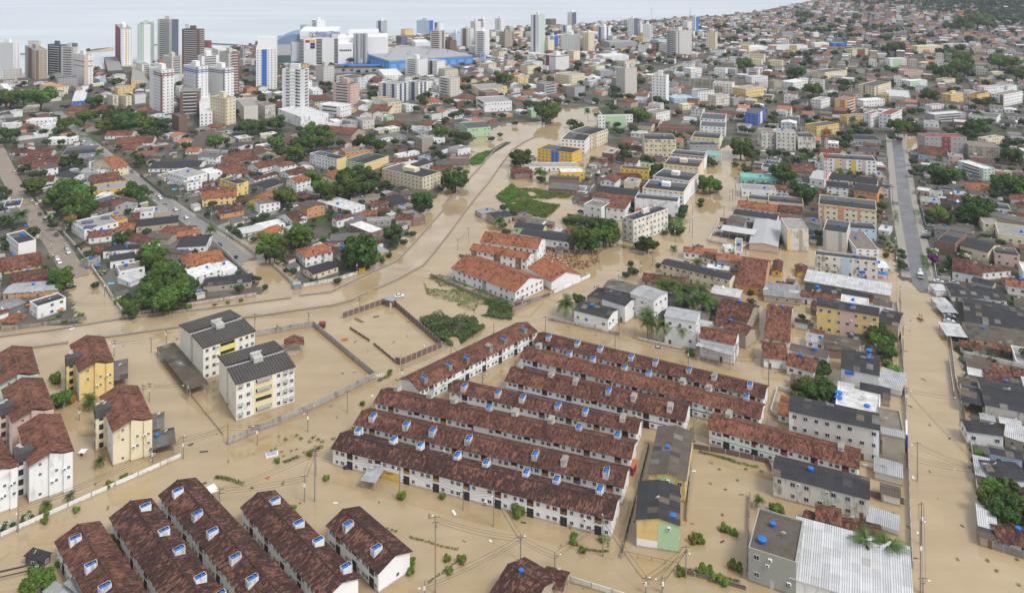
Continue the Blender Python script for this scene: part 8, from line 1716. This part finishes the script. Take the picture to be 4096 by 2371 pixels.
for x, y, a, w, u_, v_ in FREE:
    d = rnd.uniform(9, 13); w2 = w*rnd.uniform(.86, 1.0); P = rect_poly(x, y, a, w2, d, 0); ks = P+[(x*.5+P[2][0]*.5, y*.5+P[2][1]*.5)]
    ok = True
    for px_, py_ in ks:
        iy, ix = int((py_-GY0)/CELL), int((px_-GX0)/CELL)
        if iy < 0 or ix < 0 or iy >= GNY or ix >= GNX or occ[iy, ix]: ok = False; break
    if not ok:
        continue
    sx_, sy_ = proj((x, y, 0)); forest = (sx_ > 3720 and sy_ < 62) or (sx_ > 3900 and sy_ < 85)
    if rnd.random() < (.9 if forest else .24+.10*(mnoise.noise(Vector((x*.008, y*.008, 0)))+.5)):
        R = rnd.uniform(2.2, 5.0)*(1.25 if forest else 1); FARTREES.append((x+rnd.uniform(0, w), y+rnd.uniform(0, 6), R))
        if forest:
            for q in range(3): FARTREES.append((x+rnd.uniform(-9, 9), y+rnd.uniform(-9, 9), rnd.uniform(3, 6)))
        continue
    mark_poly(P); fills.append((x, y, a, w2, d)); 
    if rnd.random() < .13: FARTREES.append((x-3+rnd.uniform(-2,2), y-3, rnd.uniform(1.5, 3)))
# (sheds) small sheds, lean-tos and shrubs filling the yards
SHEDS = []
for q in range(17000):
    y = rnd.uniform(190, 640); x = rnd.uniform(-.68, .68)*y if q < 9000 else rnd.uniform(.05, .68)*y; w, d = (rnd.uniform(3, 6), rnd.uniform(3, 5.5)) if 2500 < q < 9000 or q > 12500 else (rnd.uniform(5, 9), rnd.uniform(5, 8)); a = math.radians(-50 if x < canal_x(y) else -25)
    P = rect_poly(x, y, a, w, d, .3); ok = True
    for px_, py_ in P+[(x, y)]:
        iy, ix = int((py_-GY0)/CELL), int((px_-GX0)/CELL)
        if occ[iy, ix] or not (0 <= iy < GNY and 0 <= ix < GNX): ok = False; break
    if not ok: continue
    mark_poly(P)
    if rnd.random() < (.45 if x < canal_x(y) else .8): SHEDS.append((x, y, a, w, d))
    else: FARTREES.append((x+w/2, y, rnd.uniform(1.2, 3.0)))
FILZ = None
fills.sort(key=lambda t: t[1]); SHEDS.sort(key=lambda t: t[1]); NEARF = 110
for x, y, a, w, d in SHEDS[:240]: build(rnd.choice('SSG'), (Vector((x, y, 0)), a, w, d), rnd.uniform(2.1, 2.9), rnd.choice('wetgrB'), rnd.choice(['fd','fg','fn','fn','ml','mw','tr','tm']), {'f': ['1'], 'k': ['shed'], 'sf': ['x'], 'sl': ['x'], 'sr': ['x']})
_fa = np.array([(t[0], t[1]) for t in fills]); FILZ = terrain_z(_fa[:,0], _fa[:,1])
for i, (x, y, a, w, d) in enumerate(fills):
    wc = rnd.choice(WALLP); rc = rnd.choice(ROOFP); two = rnd.random() < (.26 if y > 450 else .15); h = rnd.uniform(5.2, 6.4) if two else rnd.uniform(2.9, 3.6); z = float(FILZ[i])
    if rnd.random() < .03 and y > 600: h = rnd.uniform(8.5, 12)
    if i < NEARF:
        kd = 'F' if rc[0] == 's' else rnd.choice('GGgH') if rc[0] == 't' else rnd.choice('GgS'); build(kd, (Vector((x, y, 0)), a, w, d), h, wc, rc, {'f': ['2' if two else '1']}); continue
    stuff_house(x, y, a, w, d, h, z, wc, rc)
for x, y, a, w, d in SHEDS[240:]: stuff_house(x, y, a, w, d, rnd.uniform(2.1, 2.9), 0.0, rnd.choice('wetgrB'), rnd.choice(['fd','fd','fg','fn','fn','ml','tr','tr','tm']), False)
v = np.array(TOWNV, np.float32); f = np.array(TOWNF); me = np_mesh('distant_houses', v, f, ['town']); ca = me.color_attributes.new('Col', 'FLOAT_COLOR', 'CORNER')
cc = np.ones((len(f), 4, 4), np.float32); cc[:,:,:3] = np.array(TOWNC, np.float32)[:,None,:]; ca.data.foreach_set('color', cc.ravel())
o = inst(me, 'distant_houses'); o['kind'] = 'stuff'; o['label'] = 'mass of distant low houses spreading to the shore and the hills'; o['category'] = 'houses'
# forest cover of the hill
frng = np.random.default_rng(11)
_fx, _fy = frng.uniform(500, 2200, 8000), frng.uniform(1500, 2900, 8000); _fz = terrain_z(_fx, _fy)
for x, y, zz in zip(_fx, _fy, _fz):
    if abs(x) > .70*y or y > sea_y(x)-40: continue
    sx_, sy_ = proj((x, y, zz)); fx, fy = sx_*.6152, sy_*.6152
    if (fx > 2100 and fy < 15) or (fx > 2265 and fy < 34) or (fx > 2370 and fy < 52) or (fx > 2450 and fy < 66): FARTREES.append((x, y, frng.uniform(4, 8)))
FT = np.array([(t[0], t[1]) for t in FARTREES]); FZ = terrain_z(FT[:,0], FT[:,1]); FV = []
base_n, _ = leaf_cloud(420, [(0,0,0,.7),(.4,.2,.1,.5),(-.4,.1,0,.5),(0,-.45,.1,.5),(.1,.4,-.1,.5)], .13, 76)
base_v, _ = leaf_cloud(150, [(0,0,0,.7),(.4,.2,.1,.5),(-.4,.1,0,.5),(0,-.45,.1,.5),(.1,.4,-.1,.5)], .2, 77); base_s, _ = leaf_cloud(46, [(0,0,0,.75),(.4,.1,0,.5),(-.4,0,.1,.5)], .34, 78)
for (x, y, R), fz in zip(FARTREES, FZ):
    bv = base_n if y < 560 else base_v if y < 900 else base_s; a = rnd.uniform(0, 6.28); c, s = math.cos(a), math.sin(a); q = bv @ np.array([[c,s,0],[-s,c,0],[0,0,1]])*[R, R, R*.85]+[x, y, R*1.0+fz]; FV.append(q)
v = np.concatenate(FV); o = inst(np_mesh('distant_trees', v, np.arange(len(v)).reshape(-1,4), ['leaf_far']), 'distant_trees'); o['kind'] = 'stuff'; o['label'] = 'mass of distant trees among the houses and on the wooded hill'; o['category'] = 'trees'
print('FILL', len(fills), 'FARTREES', len(FARTREES), 'tris', len(TOWNF)*2, len(v)//2, 'things', len(THINGS), 'objects', len(bpy.data.objects))
# ------------------------------------------------------------------ small flotsam on the water
db = MB(); DC = []
for q in range(230):
    y = rnd.uniform(185, 330); x = rnd.uniform(-.6, .62)*y; iy, ix = int((y-GY0)/CELL), int((x-GX0)/CELL)
    if any(abs((x-r_[0])*math.cos(r_[2])+(y-r_[1])*math.sin(r_[2])-r_[3]/2) < r_[3]/2+.5 and abs(-(x-r_[0])*math.sin(r_[2])+(y-r_[1])*math.cos(r_[2])-r_[4]/2) < r_[4]/2+.5 for r_ in RECTS): continue
    s_ = rnd.uniform(.12, .45); t = rnd.uniform(0, 3.1); c, s = math.cos(t), math.sin(t); l_ = s_*rnd.uniform(1, 3.2); k = rnd.choice([0, 0, 0, 2, 2, 1]); s_ *= .8
    for zz, P in ((.1, [(-l_,-s_),(l_,-s_),(l_,s_),(-l_,s_)]),): db.face([(x+c*a-s*b_, y+s*a+c*b_, zz) for a, b_ in P], k); db.face([(x+c*a-s*b_, y+s*a+c*b_, zz-.15) for a, b_ in P][::-1], k)
    for a, b_ in (((-l_,-s_),(l_,-s_)), ((l_,-s_),(l_,s_))): db.face([(x+c*a[0]-s*a[1], y+s*a[0]+c*a[1], -.1), (x+c*b_[0]-s*b_[1], y+s*b_[0]+c*b_[1], -.1), (x+c*b_[0]-s*b_[1], y+s*b_[0]+c*b_[1], .1), (x+c*a[0]-s*a[1], y+s*a[0]+c*a[1], .1)], k)
o = db.obj('floating_debris', ['wood', 'white_plastic', 'dark_metal']); o['kind'] = 'stuff'; o['label'] = 'scattered floating bits of rubbish and wood on the flood water'; o['category'] = 'debris'
# ------------------------------------------------------------------ hazy humid air
hz = MB(); hz.box(-10000, -400, -8, 10000, 15000, 152, 0); m = bpy.data.materials.new('haze_air'); m.use_nodes = True; MATS['haze_air'] = m; nt = m.node_tree; nt.nodes.clear()
pv = nt.nodes.new('ShaderNodeVolumePrincipled'); mo = nt.nodes.new('ShaderNodeOutputMaterial'); pv.inputs['Color'].default_value = (.80,.86,1.0,1); pv.inputs['Density'].default_value = .00006; pv.inputs['Anisotropy'].default_value = .1; L(nt, pv.outputs[0], mo.inputs['Volume'])
ho = hz.obj('haze', 'haze_air'); ho['kind'] = 'stuff'

# ------------------------------------------------------------------ labels that single each thing out, by what stands next to it
LM = [('the white shopping mall',770,130),('the blue store',960,150),('the red banded white tower',397,215),('the blue banded white tower',490,215),('the cream tower',548,265),('the black striped white tower',727,230),('the pink tower',852,230),('the blue striped tower',648,165),
('the slate flanked tower',413,95),('the unfinished brown tower',475,110),('the red sided tower',305,115),('the tan seaside tower',88,155),('the mango grove',305,305),('the spreading trees',60,240),('the solar panel house',240,560),('the large mango trees',400,690),('the pool house',450,455),('the cream corner block',1000,440),
('the bright yellow block',1372,375),('the canal bend',880,700),('the white townhouse rows',1235,605),('the red roofed white block',1215,690),('the stained leaning block',1585,545),('the swampy lot',1290,490),('the brick lot wall',990,810),('the reed bed',1120,810),('the white bungalow',1465,770),('the palms beside the flood',1610,800),
('the mural shed',1890,580),('the orange banded block',2080,505),('the lattice mast',2035,410),('the pale blue middled block',2080,650),('the yellow and pink block',2110,770),('the figure mural house',2120,905),('the beige tiled block',2050,1040),('the crumbling block',2020,1180),('the white ribbed hall roof',2090,1370),
('the grey green house',1890,1330),('the asphalt road',2235,560),('the utility truck',2265,675),('the black roofed warehouse',2430,785),('the right edge tree',2470,1230),('the frontmost row house',1170,1190),('the dark tiled rows',560,1340),('the cream apartments',620,920),('the yellow tile block',215,900),('the pale cream block',300,1050),('the long white wall',230,1190),
('the beige twin tower',1670,105),('the slim green tower',1322,85),('the red panelled block',1370,155),('the bright blue block',1860,293),('the cream twin block',2120,235),('the orange five storey block',2090,270),('the red roofed block',2180,310),('the hill',2300,60),('the green office block',2200,160),('the white roofed grey block',2320,285),
('the black roofed row',1610,430),('the white and green block',1512,297),('the substation',1760,200),('the shore masts',1600,40),('the orange hipped roof',820,625),('the brown panelled townhouses',810,505),('the canal end',1360,310),('the green building',1180,325),('the far left tower',25,130),('the yellow warehouse',2450,850),('the tile house row',1880,830),('the debris lot',1780,1270),('the purple shrub',2290,640)]
used = set(o['label'] for o, l, d, n in THINGS if l); cand = {}
for o, l, d, n in THINGS:
    if l: continue
    sx_, sy_ = proj((o.location.x, o.location.y, 1.0)); fx, fy = sx_*.6152, sy_*.6152
    dist, nm, lx, ly = min((math.hypot(fx-a, (fy-b)*1.3), t, a, b) for t, a, b in LM); dx, dy = fx-lx, (fy-ly)*1.3
    where = ('right of' if dx > 0 else 'left of') if abs(dx) > abs(dy) else ('in front of' if dy > 0 else 'behind')
    cand.setdefault((d, where, nm), []).append((dist, o, n))
NUMS = 'eleventh twelfth thirteenth fourteenth fifteenth sixteenth seventeenth eighteenth nineteenth twentieth twenty-first twenty-second twenty-third twenty-fourth twenty-fifth twenty-sixth twenty-seventh twenty-eighth twenty-ninth thirtieth thirty-first thirty-second thirty-third thirty-fourth thirty-fifth thirty-sixth thirty-seventh thirty-eighth thirty-ninth fortieth'.split()
ORD = ['nearest', 'second nearest', 'third nearest', 'fourth nearest', 'fifth nearest', 'sixth nearest', 'seventh nearest', 'eighth nearest', 'ninth nearest', 'tenth nearest']+[n+' nearest' for n in NUMS]
for (d, where, nm), lst in cand.items():
    lst.sort(key=lambda t: t[0])
    for i, (dist, o, n) in enumerate(lst):
        if len(lst) == 1: lab = f'{d} {where} {nm}'
        elif i < len(ORD): lab = f'{d}, {ORD[i]} such one {where} {nm}'
        else: lab = f'{d}, number {i+1} in distance {where} {nm}'
        w = lab.split()
        if len(w) > 16: lab = lab.replace(' such one', '').replace('apartment block', 'block'); 
        if len(lab.split()) > 16: lab = lab.replace(' roof', '', 1) if ' roof ' in lab or ' roof,' in lab else lab
        o['label'] = lab
